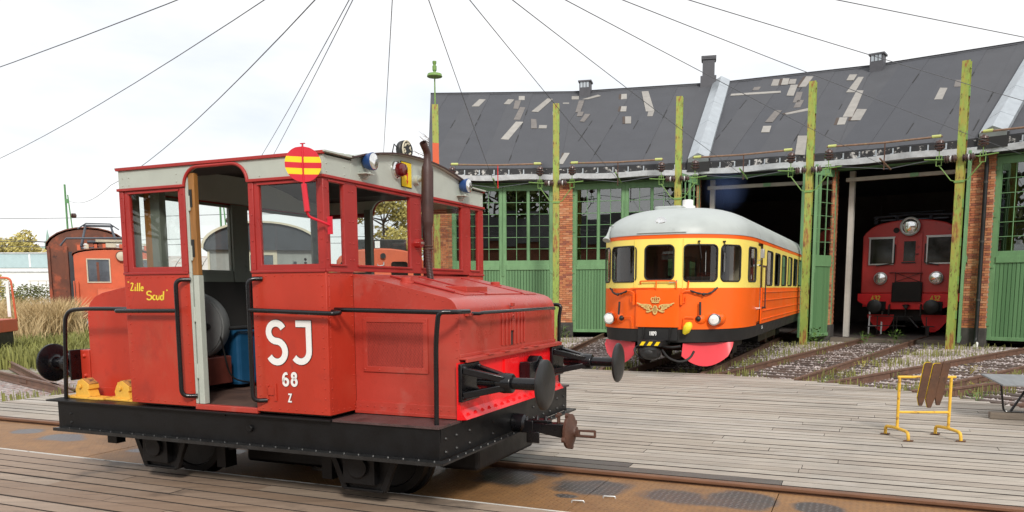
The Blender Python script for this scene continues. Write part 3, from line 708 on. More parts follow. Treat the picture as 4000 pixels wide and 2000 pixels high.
# doors
DH = 5.66; RD = 24.34
def door_pt(a): return pol(RD, a)
pane_src = {}; board_src = {}
def door_leaf(hinge, ang, W, sgn, full=True, label=None):
    """leaf in local x from 0 to sgn*W, thickness along y (outer face at y=-.05), hinge at origin"""
    X = lambda q: sgn * q
    d = MB()
    def rect(x0, x1, z0, z1, y0=-.05, y1=.03):
        a_, b_ = sorted((X(x0), X(x1))); d.bb(a_, b_, y0, y1, z0, z1)
    st_ = .155; mid0 = W / 2 - .045; mid1 = W / 2 + .035
    rect(0, st_, .05, DH); rect(W - st_ + .03, W - .004, .05, DH)
    rect(st_, W - st_ + .03, 5.43, DH); rect(st_, W - st_ + .03, 2.42, 2.80); rect(st_, W - st_ + .03, .05, .16)
    rect(mid0, mid1, 2.80, 5.43)
    rect(st_ + .002, W - st_ + .028, 2.44, 2.64, -.085, -.05)         # weather bar
    rect(W - .05, W - .006, 2.2, 5.0, -.075, -.05)                    # cover strip
    wins = [(st_, mid0), (mid1, W - st_ + .03)]
    for (x0, x1) in wins:
        for q in (x0, x1 - .022): rect(q, q + .022, 2.80, 5.43, -.02, .0)
        xm = (x0 + x1) / 2; rect(xm - .011, xm + .011, 2.80, 5.43, -.035, .012)
        for k in range(1, 6):
            z = 2.80 + k * 2.63 / 6; rect(x0 + .022, xm - .011, z - .011, z + .011, -.034, .011); rect(xm + .011, x1 - .022, z - .011, z + .011, -.034, .011)
    leaf = d.build('shed_door', 'green_door', rh, (hinge[0], hinge[1], 0), ang, bevel=.006, seg=1)
    if label: leaf['label'] = label
    if full:
        for (x0, x1) in wins:
            xm = (x0 + x1) / 2
            for (q0, q1) in ((x0 + .022, xm - .011), (xm + .011, x1 - .022)):
                for k in range(6):
                    z0 = 2.80 + k * 2.63 / 6 + (.011 if k else 0); z1 = 2.80 + (k + 1) * 2.63 / 6 - (.011 if k < 5 else 0)
                    if 'p' not in pane_src:
                        e = MB(); e.bb(-.5, .5, -.5, .5, -.5, .5); pane_src['p'] = o = e.build('glass_pane', 'shed_glass', leaf)
                    else: o = inst(pane_src['p'], leaf)
                    o.location = (X((q0 + q1) / 2), -.012, (z0 + z1) / 2); o.scale = (q1 - q0, .005, z1 - z0); o.rotation_euler = (rng.uniform(-.004, .004), 0, rng.uniform(-.006, .006))
        nb = 15; bw = (W - 2 * st_ + .03) / nb
        for k in range(nb):
            if 'b' not in board_src:
                e = MB(); e.prism([(-.5, .4), (-.42, -.5), (.42, -.5), (.5, .4)], 'z', 0, 1); board_src['b'] = o = e.build('board', 'green_board', leaf)
            else: o = inst(board_src['b'], leaf)
            o.location = (X(st_ + (k + .5) * bw), -.02 + rng.uniform(-.002, .002), .16); o.scale = (bw - .004, .045, 2.26)
    else:
        e = MB(); a_, b_ = sorted((X(st_), X(W - st_ + .03))); e.bb(a_, b_, -.03, .0, .16, 2.42); e.build('board_panel', 'green_board', leaf)
        for (x0, x1) in wins:
            e = MB(); a_, b_ = sorted((X(x0), X(x1))); e.bb(a_, b_, -.014, -.010, 2.80, 5.43); e.build('glass_pane', 'shed_glass', leaf)
    for z in (.55, 2.35, 3.9, 5.3):
        e = MB(); a_, b_ = sorted((X(-.02), X(.10))); e.bb(a_, b_, -.075, -.05, z - .06, z + .06); e.cyl((X(-.012), -.075, z - .09), (X(-.012), -.075, z + .09), .022, n=8); e.build('hinge', 'green_door', leaf)
    return leaf
def bay(i):
    a0, a1 = PA[i] - HB, PA[i + 1] + HB; p0, p1 = Vector(door_pt(a0)), Vector(door_pt(a1)); return p0, p1, (p1 - p0).length, math.atan2((p1 - p0).y, (p1 - p0).x)
for i in range(6):
    p0, p1, W, ang = bay(i); mid = (p0 + p1) / 2
    d = MB(); d.bb(-W / 2 - .36, W / 2 + .36, -.05, .35, DH + .02, 5.92); d.build('lintel', 'green_door', rh, (mid.x, mid.y, 0), ang)
    hw = W / 2
    if i in (0, 1):
        door_leaf(p0, ang, hw, 1); door_leaf(p1, ang, hw, -1)
    elif i == 4:
        door_leaf(p0, ang, hw, 1); door_leaf(p1, ang, hw, -1, full=False)
    elif i == 2:
        door_leaf(p0, ang - R(98), hw, 1, label='green shed door leaf standing open behind the railcar'); door_leaf(p1, ang + R(96), hw, -1, full=False)
    elif i == 3:
        door_leaf(p0, ang - R(106), hw, 1, label='green shed door leaf folded open beside the rusty post'); door_leaf(p1, ang + R(95), hw, -1, full=False)
    if i in (2, 3):
        d = MB(); d.bb(-W / 2 + .25, W / 2 - .1, .25, .40, 5.30, 5.42); d.build('lintel_bar', 'lintel_pale', rh, (mid.x, mid.y, 0), ang)
        d = MB(); d.bb(.25, .50, .22, .25, 5.30, 5.42); d.build('lamp_bracket', 'green_door', rh, (mid.x, mid.y, 0), ang)
        d = MB(); d.bb(-.05 - W / 2 + .3, .12 - W / 2 + .3, .75, .95, -.02, 5.7); d.build('inner_post', 'white_wood', rh, (mid.x, mid.y, 0), ang)
        d = MB(); d.bb(-W / 2, W / 2, -.1, .15, -.2, -.015); d.build('threshold', 'timber', rh, (mid.x, mid.y, 0), ang)
# roof
RA = [94.4, 82.4, 70.3, 59.3, 48.3, 37.2, 26.2]
RE, ZE, RR, ZR = 23.8, 6.19, 31.5, 10.66
roof = thing('roof', '', ''); del roof['label']; del roof['category']; roof.parent = rh
def clip(poly, a, b):
    """keep the side left of a->b"""
    o = []; n_ = len(poly); f = lambda p: (b[0] - a[0]) * (p[1] - a[1]) - (b[1] - a[1]) * (p[0] - a[0])
    for i in range(n_):
        p, q = poly[i], poly[(i + 1) % n_]; fp, fq = f(p), f(q)
        if fp >= 0: o.append(p)
        if (fp >= 0) != (fq >= 0): t_ = fp / (fp - fq); o.append((p[0] + (q[0] - p[0]) * t_, p[1] + (q[1] - p[1]) * t_))
    return o
BF = []
for i in range(6):
    E0, E1, R0, R1 = (Vector(pol(RE, RA[i], ZE)), Vector(pol(RE, RA[i + 1], ZE)), Vector(pol(RR, RA[i], ZR)), Vector(pol(RR, RA[i + 1], ZR)))
    ex = (E1 - E0).normalized(); mm = (R0 + R1) / 2 - (E0 + E1) / 2; nn = ex.cross(mm).normalized(); up = nn.cross(ex)
    Mx = Matrix(((ex.x, up.x, nn.x, E0.x), (ex.y, up.y, nn.y, E0.y), (ex.z, up.z, nn.z, E0.z), (0, 0, 0, 1))); BF.append(Mx)
    L0 = (E1 - E0).length; L1 = (R1 - R0).length; T = mm.dot(up); of = (L1 - L0) / 2
    trap = [(0, -.02), (L0, -.02), (L0 + of, T), (-of, T)]
    lean = .11 if i < 3 else .05
    k = -3; q = -2.0; j = 0
    while q < L0 + 2:
        q2 = q + .98; strip = [(q, -.5), (q2, -.5), (q2 + lean * 10, 9.5), (q + lean * 10, 9.5)]
        for e in range(4): 
            if len(strip) > 2: strip = clip(strip, trap[e], trap[(e + 1) % 4])
        if len(strip) > 2:
            d = MB(); z1 = .010 if j % 2 else .022
            d.prism(strip, 'z', -.05, z1, M=Mx); d.build('roof_sheet', 'roof_felt', roof)
            if j % 2 == 0:   # lap seams and their bitumen runs
                pass
        q = q2; j += 1
    # back slope, one piece (out of sight)
    B0, B1 = Vector(pol(39.5, RA[i], 6.2)), Vector(pol(39.5, RA[i + 1], 6.2))
    d = MB(); d.add([R0, R1, B1, B0], [(0, 1, 2, 3)]); d.build('back_slope', 'roof_felt', roof)
    d = MB(); d.add([R0 + Vector((0, 0, .03)), R1 + Vector((0, 0, .03)), R1 + nn * .1, R0 + nn * .1], [(0, 1, 2, 3)]); d.tube([R0, R1], .06, 6); d.build('ridge_roll', 'roof_felt', roof)
    # fascia, gutter, brackets
    e = MB(); Me = Mx.copy(); ang = math.atan2(ex.y, ex.x); Me = Matrix.Translation(E0) @ Matrix.Rotation(ang, 4, 'Z')
    e.bb(0, L0, .0, .05, -.25, -.03, M=Me); e.build('fascia', 'fascia', roof)
    e = MB(); ns = 8; pr = [(x_, .03 * math.sin(x_ * 2.1 + i)) for x_ in [L0 * q_ / ns for q_ in range(ns + 1)]]
    for q_ in range(ns):
        xa_, xb_ = L0 * q_ / ns, L0 * (q_ + 1) / ns
        e.add([Me @ Vector(p) for p in ((xa_, -.10, -.25 + pr[q_][1]), (xb_, -.10, -.25 + pr[q_ + 1][1]), (xb_, -.06, -.43 + pr[q_ + 1][1]), (xa_, -.06, -.43 + pr[q_][1]), (xb_, .06, -.45), (xa_, .06, -.45), (xa_, .04, -.24), (xb_, .04, -.24))],
              [(0, 1, 2, 3), (3, 2, 4, 5), (6, 7, 1, 0)])
    e.build('gutter', 'gutter_grey', roof)
    for q_ in range(9):
        e = MB(); x_ = L0 * (q_ + .5) / 9; e.bb(x_ - .02, x_ + .02, -.03, .0, -.24, -.05, M=Me); e.bb(x_ - .07, x_ + .02, -.04, -.03, -.24, -.21, M=Me); e.build('gutter_bracket', 'flashing', roof)
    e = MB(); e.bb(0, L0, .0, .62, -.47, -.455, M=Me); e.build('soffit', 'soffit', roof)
# white metal flashings over the party walls
for i in (2, 4):
    a = RA[i]; E0 = Vector(pol(RE - .12, a, ZE)); R0 = Vector(pol(RR, a, ZR)); dv = (R0 - E0); ln = dv.length; dv.normalize()
    tx_ = Vector((math.sin(R(a)), -math.cos(R(a)), 0)); nv_ = tx_.cross(dv).normalized()
    n_ = 8
    for k in range(n_):
        t0, t1 = ln * k / n_ - .02, ln * (k + 1) / n_; lift = .004 * (k % 2)
        sec = [(-.36, .0), (-.36, .14), (0, .34 + lift), (.36, .14), (.36, .0)]
        d = MB(); vs = [E0 + dv * tt_ + tx_ * q[0] + nv_ * (q[1] + lift) for tt_ in (t0, t1) for q in sec]
        d.add(vs, [(q, q + 1, q + 6, q + 5) for q in range(4)] + [(4, 3, 2, 1, 0), (5, 6, 7, 8, 9)]); d.build('flashing', 'flashing', roof)
    d = MB(); c0 = E0 + dv * .0
    d.bb(-.40, .40, -.02, .3, -.34, .10, M=Matrix.Translation(c0) @ Matrix.Rotation(R(a - 90), 4, 'Z')); d.build('gable_block', 'soffit', roof)
# chimney and vents
mat('roof_metal', (0.075, 0.075, 0.085), 0.6, var=0.2, scale=3)
def vent(i, s_, t_, w, h, name, cap=True):
    base = BF[i] @ Vector((s_, t_, 0)); a = math.atan2(BF[i][1][0], BF[i][0][0])
    M_ = Matrix.Translation(base) @ Matrix.Rotation(a, 4, 'Z'); d = MB(); d.bb(-w / 2, w / 2, -w / 2, w / 2, -.6, h, M=M_)
    d.bb(-w / 2 - .05, w / 2 + .05, -w / 2 - .05, w / 2 + .05, h, h + .07, M=M_)
    o = d.build(name, 'roof_metal', roof)
    return M_
M_ = vent(1, -.18, 8.5, .50, .52, 'roof_vent')
for q in range(3): d = MB(); d.bb(-.20 + q * .14, -.10 + q * .14, -.262, -.252, .28, .58, M=M_); d.build('vent_louvre', 'flashing', roof)
M_ = vent(3, -.42, 8.45, .50, .52, 'roof_vent')
for q in range(3): d = MB(); d.bb(-.20 + q * .14, -.10 + q * .14, -.262, -.252, .28, .56, M=M_); d.build('vent_louvre', 'flashing', roof)
M_ = vent(1, 5.25, 8.85, .52, 1.02, 'chimney'); d = MB(); d.bb(-.34, .34, -.34, .34, -.3, .32, M=M_); d.build('chimney_skirt', 'roof_metal', roof); d = MB(); d.bb(-.32, .32, -.32, .32, 1.09, 1.17, M=M_); d.build('chimney_cap', 'roof_metal', roof)
# repair patches: (bay, corners as distance along the eave / up the slope, new?)
PATCH = [
(0,[(1.21,7.09),(1.53,7.08),(1.79,8.03),(1.5,8.08)],1),
(0,[(2.63,7.36),(2.91,7.32),(3.09,7.96),(2.81,8.03)],1),
(0,[(3.29,7.9),(3.56,7.9),(3.56,8.45),(3.29,8.45)],1),
(0,[(3.07,6.71),(3.29,6.67),(3.4,7.82),(3.13,7.82)],0),
(0,[(3.11,5.28),(3.39,5.25),(3.6,6.87),(3.37,6.91)],0),
(0,[(3.87,6.31),(4.16,6.23),(4.84,7.98),(4.59,8.07)],1),
(0,[(2.64,2.99),(2.95,2.91),(3.53,4.99),(3.22,5.03)],1),
(0,[(3.86,4.19),(4.11,4.19),(4.08,5.28),(3.85,5.36)],0),
(0,[(4.17,4.19),(4.5,4.19),(4.53,4.55),(4.2,4.57)],1),
(1,[(-0.73,7.89),(-0.4,7.84),(-0.45,8.3),(-0.79,8.35)],1),
(0,[(5.27,7.31),(5.55,7.31),(5.55,7.44),(5.28,7.44)],1),
(1,[(-0.31,6.13),(-0.09,6.1),(-0.12,7.63),(-0.37,7.67)],0),
(1,[(-0.17,5.59),(0.06,5.56),(0.06,6.11),(-0.2,6.14)],0),
(1,[(0.05,4.92),(0.24,4.82),(0.39,5.76),(0.15,5.82)],0),
(1,[(-0.25,7.82),(0.02,7.78),(0.57,8.14),(0.41,8.33)],1),
(1,[(1.53,7.49),(1.78,7.5),(1.72,8.2),(1.48,8.21)],2),
(1,[(1.65,5.89),(1.9,5.85),(1.87,6.51),(1.64,6.54)],2),
(1,[(2.0,4.36),(2.24,4.33),(2.17,5.18),(1.92,5.21)],2),
(1,[(2.74,5.7),(3.09,5.73),(2.66,8.4),(2.36,8.4)],1),
(1,[(2.84,5.1),(3.06,5.08),(3.09,5.69),(2.84,5.69)],1),
(1,[(-0.17,0.34),(0.04,0.29),(0.14,1.38),(-0.07,1.42)],2),
(0,[(4.78,5.84),(4.86,5.84),(4.87,6.27),(4.79,6.27)],1),
(2,[(1.49,7.78),(1.78,7.69),(1.76,8.53),(1.48,8.62)],1),
(2,[(1.9,7.75),(2.17,7.7),(2.15,8.51),(1.88,8.6)],2),
(2,[(2.18,7.78),(2.47,7.68),(2.46,8.31),(2.19,8.39)],2),
(2,[(2.65,7.22),(2.93,7.17),(3.11,8.4),(2.82,8.54)],2),
(2,[(0.79,7.43),(1.04,7.38),(1.09,7.8),(0.8,7.82)],0),
(2,[(-0.06,7.02),(2.01,6.74),(1.98,6.97),(-0.05,7.26)],1),
(2,[(2.28,6.3),(2.56,6.18),(2.59,7.53),(2.3,7.62)],1),
(2,[(2.62,5.38),(2.88,5.31),(2.87,6.55),(2.64,6.62)],0),
(2,[(2.71,4.77),(2.96,4.75),(3.02,5.53),(2.77,5.63)],0),
(2,[(1.83,3.46),(2.11,3.37),(2.31,4.58),(2.05,4.68)],0),
(2,[(2.45,4.22),(2.54,4.06),(3.33,4.3),(3.3,4.57)],2),
(2,[(1.83,2.4),(2.13,2.34),(2.12,2.99),(1.82,3.04)],1),
(2,[(3.27,0.01),(3.6,-0.09),(3.51,1.68),(3.19,1.74)],1),
(2,[(4.44,7.43),(4.71,7.35),(4.81,8.04),(4.52,8.14)],1),
(2,[(4.52,5.96),(4.84,5.87),(5.07,7.63),(4.86,7.7)],1),
(2,[(4.57,3.27),(4.91,3.19),(5.14,5.96),(4.9,6.08)],1),
(3,[(-0.17,2.83),(0.18,2.73),(0.17,3.79),(-0.2,3.95)],2),
(2,[(4.43,2.52),(4.69,2.49),(4.74,3.17),(4.47,3.23)],2),
(3,[(2.34,3.91),(2.6,3.82),(2.6,4.94),(2.35,5.07)],1),
(3,[(2.8,4.96),(3.05,4.89),(2.97,5.6),(2.75,5.7)],0),
]
for (i, c, nw) in PATCH:
    ar = sum(c[k][0] * c[(k + 1) % 4][1] - c[(k + 1) % 4][0] * c[k][1] for k in range(4))
    if ar < 0: c = c[::-1]
    d = MB(); d.prism(c, 'z', .018, .034, M=BF[i]); d.build('roof_patch', 'roof_patch' if nw else 'patch_old', roof)
    if nw == 2:
        d = MB(); sh = [(p[0] - .11, p[1] + .02) for p in c]; d.prism(sh, 'z', .012, .027, M=BF[i]); d.build('glue_mark', 'patch_glue', roof)
# dark bitumen runs along the seams
rq = random.Random(8)
for i in range(4):
    for k in range(9):
        s0 = rq.choice([-.03, .95, 1.93, 2.9, 3.88]) ; t0 = rq.uniform(.2, 6.5); ln = rq.uniform(.3, 1.1); lean = .11 if i < 3 else .05
        x0 = -2.0 + .98 * round((s0 + 2.0) / .98) + lean * (t0 + .5); 
        if not 0.1 < x0 < 4.5: continue
        c = [(x0 - .012, t0), (x0 + .022, t0), (x0 + .03 + lean * ln, t0 + ln), (x0 - .005 + lean * ln, t0 + ln)]
        d = MB(); d.prism(c, 'z', .015, .027, M=BF[i]); d.build('bitumen_run', 'soffit', roof)
# shell: end walls, back wall, inner partitions
def radial_wall(a, r0, r1, mt, name, th=.3):
    d = MB(); p = pol(r0, a); ln = r1 - r0
    prof = [(0, -.2), (ln, -.2), (ln, 5.95)]
    if r1 > RR: prof += [(RR - r0, ZR - .12)]
    prof += [(0, min(6.0, ZE + (ZR - ZE) * (r0 - RE) / (RR - RE)) - .15)]
    d.prism(prof, 'y', -th / 2, th / 2); return d.build(name, mt, rh, (p[0], p[1], 0), R(a))
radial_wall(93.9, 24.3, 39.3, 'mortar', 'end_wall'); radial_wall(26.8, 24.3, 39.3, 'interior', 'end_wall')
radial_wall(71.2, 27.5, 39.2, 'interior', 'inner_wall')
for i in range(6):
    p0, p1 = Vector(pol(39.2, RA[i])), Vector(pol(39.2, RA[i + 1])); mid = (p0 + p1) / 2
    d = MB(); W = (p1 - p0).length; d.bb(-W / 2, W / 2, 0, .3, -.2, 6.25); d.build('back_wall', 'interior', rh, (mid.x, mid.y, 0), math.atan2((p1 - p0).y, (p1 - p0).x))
# down-pipe on the right pillar
dp = MB(); p = pol(RF - .16, 48.75); dp.tube(bend([pol(RE - .05, 48.75, 5.75), (p[0], p[1], 5.45), (p[0], p[1], .05), (p[0] - .12, p[1] - .12, -.08)], .15, 4), .062, 10); dpo = dp.build('downpipe', 'black_pipe', rh)
for z in (1.3, 3.1, 4.9): d = MB(); d.cyl((p[0], p[1], z - .03), (p[0], p[1], z + .03), .072, n=12); d.build('pipe_clip', 'plinth', dpo)
d = MB(); d.cyl((p[0] - .02, p[1] - .05, -.04), (p[0] - .10, p[1] - .16, -.20), .075, n=12); d.build('pipe_shoe', 'white_paint', dpo)

# ---- catenary posts in front of the pillars
def post_parts(root, spike=False, band=False, ins=True):
    d = MB(); w = .105
    d.bb(-w, w, -.105, -.093, -.15, 8.05); d.bb(-w, w, .093, .105, -.15, 8.05); d.bb(-.007, .007, -.092, .092, -.15, 8.05); d.bb(-w, w, -.092, .092, 7.85, 7.87)
    d.build('column', 'post_green', root)
    for z in (.9, 1.9, 3.0, 4.1, 6.0, 7.2): d = MB(); d.bb(.098, .112, -.09, .09, z - .12, z + .12); d.build('batten_plate', 'post_green_dark', root)
    d = MB(); d.lathe((0, 0, -.25), (0, 0, 1), [(0, .42), (.08, .36), (.14, .22)], 10); d.build('footing', 'mortar', root)
    if band: d = MB(); d.bb(-.109, .109, -.109, -.102, 5.95, 6.75); d.build('orange_band', 'post_orange', root)
    if spike:
        d = MB(); d.cyl((0, 0, 7.8), (0, 0, 9.05), .03, .022, 8); d.lathe((0, 0, 8.98), (0, 0, 9.5), [(0, .02), (0, .26), (.015, .27), (.10, .24), (.11, .05), (.2, .05), (.22, .075), (.36, .075), (.38, .05), (.42, .05), (.45, .07), (.52, .07)], 14); d.build('surge_arrester', 'post_green_dark', root)
    if not ins: return
    d = MB()
    for sx in (-1, 1):   # brackets
        x = sx * .56
        d.tube([(sx * .12, -.1, 5.40), (x, -.1, 5.37)], .016, 6); d.tube([(sx * .10, -.1, 4.72), (sx * .22, -.1, 4.76), (x, -.1, 5.22)], .016, 6)
        for q in (-.07, .07): d.tube([(x + q, -.1, 5.20), (x + q, -.1, 5.48)], .012, 6)
        for q in (5.20, 5.48): d.tube([(x - .07, -.1, q), (x + .07, -.1, q)], .012, 6)
        d.tube([(x, -.1, 5.40), (x, -.1, 5.72)], .014, 6)
        d.tube([(sx * .44, -.12, 5.36), (sx * .95, -.12, 5.41)], .018, 6)
    d.bb(-.13, .13, -.13, -.11, 4.68, 4.74); d.build('bracket', 'post_green_dark', root)
    for sx in (-1, 1):
        d = MB(); x = sx * .56; d.lathe((x, -.1, 5.62), (x, -.1, 6.0), [(0, .05), (.02, .08), (.05, .08), (.06, .135), (.09, .145), (.10, .06), (.13, .06), (.14, .135), (.17, .145), (.18, .06), (.21, .06), (.22, .12), (.28, .11), (.32, .06)], 12); d.build('insulator', 'porcelain', root)
        for q in (.14, .32):
            d = MB(); c = sx * q; d.lathe((c - .075, -.16, 5.36), (c + .075, -.16, 5.36), [(0, .04), (.01, .105), (.03, .115), (.04, .06), (.06, .06), (.07, .115), (.09, .115), (.10, .06), (.14, .06)], 12); d.build('strain_insulator', 'porcelain', root)
        d = MB(); d.cyl((sx * .215, -.16, 5.36), (sx * .255, -.16, 5.36), .085, n=12); d.build('insulator_cap', 'porcelain_white', root)
PP = [(-2.63, 28.62), (1.56, 28.57), (5.63, 27.62), (9.37, 25.73), (12.90, 23.53), (16.0, 20.5)]
PL = ['lime green steel post with orange band and round arrester on its top', 'lime green steel post between the two closed shed doors', 'rust streaked green steel post left of the open shed bay behind the railcar',
      'rust streaked green steel post right of the orange railcar', 'tall peeling green steel post in front of the maroon locomotive', 'green steel post outside the right edge']
for i, p in enumerate(PP[:5]):
    a = math.atan2(p[1] - CY, p[0] - CX)
    post_parts(thing('catenary_post', PL[i], 'steel post', (p[0], p[1], 0), a - PI / 2, 'steel posts in front of the engine shed'), i == 0, i == 0)
# busbar pipes from post to post
BL = ['rusty conductor pipe on insulators before the leftmost shed door', 'rusty conductor pipe on insulators above the second closed door', 'rusty conductor pipe on insulators above the railcar bay', 'rusty conductor pipe on insulators above the maroon locomotive bay', 'rusty conductor pipe on insulators at the right edge']
for i in range(5):
    p0, p1 = Vector((*PP[i], 6.02)), Vector((*PP[i + 1], 6.02)); dv = (p1 - p0).normalized(); tn = Vector((dv.y, -dv.x, 0)) * .1
    a_, b_ = p0 + dv * .5 + tn, p1 - dv * .5 + tn
    root = thing('conductor_pipe', BL[i], 'pipe', tuple(a_), 0, 'conductor pipes along the eaves')
    d = MB(); d.tube([(0, 0, 0), tuple((b_ - a_) * .5 + Vector((0, 0, -.03))), tuple(b_ - a_)], .030, 8); d.build('pipe', 'pipe_rust', root)
    d = MB(); md = (b_ - a_) * .52; d.tube([tuple(md), (md.x, md.y, -.82)], .018, 6); d.build('hanger', 'sign_red' if i < 1 else 'rusty_iron', root)
    for q in (.05, .95):
        d = MB(); c = (b_ - a_) * q; d.tube([tuple(c - dv * .12 + Vector((0, 0, .01))), tuple(c + dv * .12 + Vector((0, 0, .01)))], .045, 8); d.build('clamp', 'pale_green_paint', root)

# ---- wires: from the ring above the turntable to each bay
HUB = Vector((-1.062, 8.0, 5.255))
def wire(pts, label, r=.010, sag=0.0, grp='overhead wires fanning out from above the turntable'):
    P = [Vector(p) for p in pts]; Q = []
    for i in range(len(P) - 1):
        for k in range(12):
            t_ = k / 12; q = P[i].lerp(P[i + 1], t_); q.z -= sag * 4 * t_ * (1 - t_); Q.append(q)
    Q.append(P[-1]); d = MB(); d.tube(Q, r, 5)
    return tag(d.build('overhead_wire', 'wire'), label, 'wire', grp)

WL = [((-19.07, 19.46, 5.0), 'wire running out of the picture at the upper left corner', .25), ((-15.66, 23.28, 5.0), 'wire leaving at the left edge below the uppermost one', .22),
      ((-9.1, 27.25, 5.0), 'steeper left wire of the pair passing left of the striped disc', .12), ((-8.68, 27.41, 5.0), 'right wire of the pair passing left of the striped disc', .08),
      ((-4.55, 28.46, 5.0), 'nearly upright wire dropping behind the blue headlight', .05), ((-.56, 28.59, 5.25), 'wire ending over the closed door left of the brick pillar', .03),
      ((3.7, 28.01, 5.35), 'wire ending over the second closed shed door', .03), ((7.63, 26.66, 5.28), 'wire ending above the orange railcar', .03), ((11.3, 24.54, 5.25), 'wire ending above the maroon locomotive bay', .03),
      ((13.9, 22.4, 5.3), 'wire crossing the rightmost green post', .03), ((16.11, 19.94, 5.1), 'wire leaving at the right edge low down', .03), ((18.19, 16.51, 5.1), 'short wire across the upper right corner', .03)]
for e, lab, sg in WL:
    if e[0] < -.6 or e[0] > 13: wire([HUB, e], lab, .006, sg)
    else:
        o = wire([HUB, e], lab, .006, sg)
        d = MB(); a = math.atan2(e[1] - CY, e[0] - CX); ev = Vector(e); rd = Vector((math.cos(a), math.sin(a), 0)); tg = Vector((math.sin(a), -math.cos(a), 0))
        d.tube([tuple(ev - rd * 1.3 + Vector((-.0, 0, .12))), tuple(ev + tg * .05 + Vector((0, 0, -.04)))], .026, 6); d.build('runner_bar', 'pipe_rust' if e[0] > 9 else 'post_green_dark', o)
        d = MB()
        for sg_ in (-1, 1): d.tube([tuple(ev + Vector((0, 0, -.02))), tuple(ev + tg * (sg_ * 1.45) + rd * .1 + Vector((0, 0, .18)))], .010, 5)
        d.build('span_wire', 'wire', o)
wire([HUB, (-12.53, 25.57, 5.0), (-21.6, 39.7, 6.1)], 'long sagging wire running down to the far left mast', .0075, .30)
d = MB(); d.tube([tuple(HUB.lerp(Vector((-9.1, 27.25, 5.0)), .62) + Vector((0, 0, -.10))), tuple(HUB.lerp(Vector((-8.68, 27.41, 5.0)), .80) + Vector((0, 0, -.05)))], .006, 5)
tag(d.build('tie_wire', 'wire'), 'short tie joining the two wires left of the striped disc', 'wire')
d = MB(); d.tube([tuple(HUB + Vector((.35 * math.cos(k * PI / 10), .35 * math.sin(k * PI / 10), 0))) for k in range(20)], .02, 6, closed=True)
tag(d.build('wire_ring', 'wire'), 'steel ring above the turntable holding the wire ends', 'ring')
mat('rerail_worn', (0.45, 0.22, 0.06), 0.6, var=0.3, scale=12, dirt=((0.14, 0.07, 0.04), 0.52, 14))
# ================================================================== RED SHUNTER
LO = thing('shunting_locomotive', 'small red motor shunter with white SJ letters and pale grey cab roof band', 'locomotive', (TX, TY, 0), -YAW)
W, WF = 1.374, 1.023
XA, XD1, XD2, XB = -2.193, -1.458, -.800, -.087
XH = .856; ZB, ZT = .75, 2.72
FX0, FX1, FW, ZFT, ZFB = -3.157, .862, 1.367, .706, .468
def lp(name, mb, m_, bevel=0, parent=LO, label=None, kind=None): return mb.build(name, m_, parent, bevel=bevel, label=label, kind=kind)
# --- frame
d = MB(); d.bb(FX0, FX1, -FW, -FW + .02, ZFB, ZFT); d.bb(FX0, FX1, FW - .02, FW, ZFB, ZFT)
d.bb(FX0, FX0 + .02, -FW + .02, FW - .02, ZFB, ZFT); d.bb(FX1 - .02, FX1, -FW + .02, FW - .02, ZFB, ZFT); d.bb(FX0 + .02, FX1 - .02, -1.0, 1.0, .52, .69)
lp('frame', d, 'frame_black', .004)
d = MB(); d.bb(FX0 - .10, XB + .02, -FW - .045, FW + .045, ZFT + .001, ZFT + .016); lp('footplate', d, 'frame_black', .003)
d = MB(); d.bb(XB + .022, FX1 + .01, -FW - .02, -WF + .0, ZFT + .001, ZFT + .018); lp('walkway_plate', d, 'walkway'); d = MB(); d.bb(XB + .022, FX1 + .01, WF, FW + .05, ZFT + .001, ZFT + .018); lp('walkway_plate', d, 'walkway')
d = MB()
for sy in (-1, 1):
    y0, y1 = sorted((sy * FW + sy * .001, sy * (FW + .085))); d.bb(FX0 + .03, FX1 + .01, y0, y1, ZFB - .012, ZFB + .004)
    y0, y1 = sorted((sy * (FW + .076), sy * (FW + .088))); d.bb(FX0 + .03, FX1 + .01, y0, y1, ZFB - .022, ZFB + .006)
d.bb(FX1 + .011, FX1 + .075, -FW - .088, FW + .088, ZFB - .012, ZFB + .004)
d.rivets([(FX0 + .07 + k * .131, -FW - .045, ZFB + .004) for k in range(31)], (0, 0, 1), .011, .010)
d.rivets([(FX1 + .055, -FW + .05 + k * .131, ZFB + .004) for k in range(21)], (0, 0, 1), .011, .010)
lp('step_flange', d, 'worn_black')
d = MB()
for z in (.52, .62): d.rivets([(FX1, y, z) for y in (-1.27, -1.10, -.88, -.45, .45, .70, .88, 1.08, 1.27)], (1, 0, 0), .015, .012)
for z in (.52, .60): d.rivets([(FX0 + .17, -FW, z)], (0, -1, 0), .014, .011)
d.rivets([(-1.15, -FW, .69)], (0, -1, 0), .01, .008); lp('rivets', d, 'worn_black', kind='stuff')
d = MB(); d.cyl((-.885, -FW, .60), (-.885, -FW - .022, .60), .028, n=14); lp('blanking_plug', d, 'frame_black', .003)
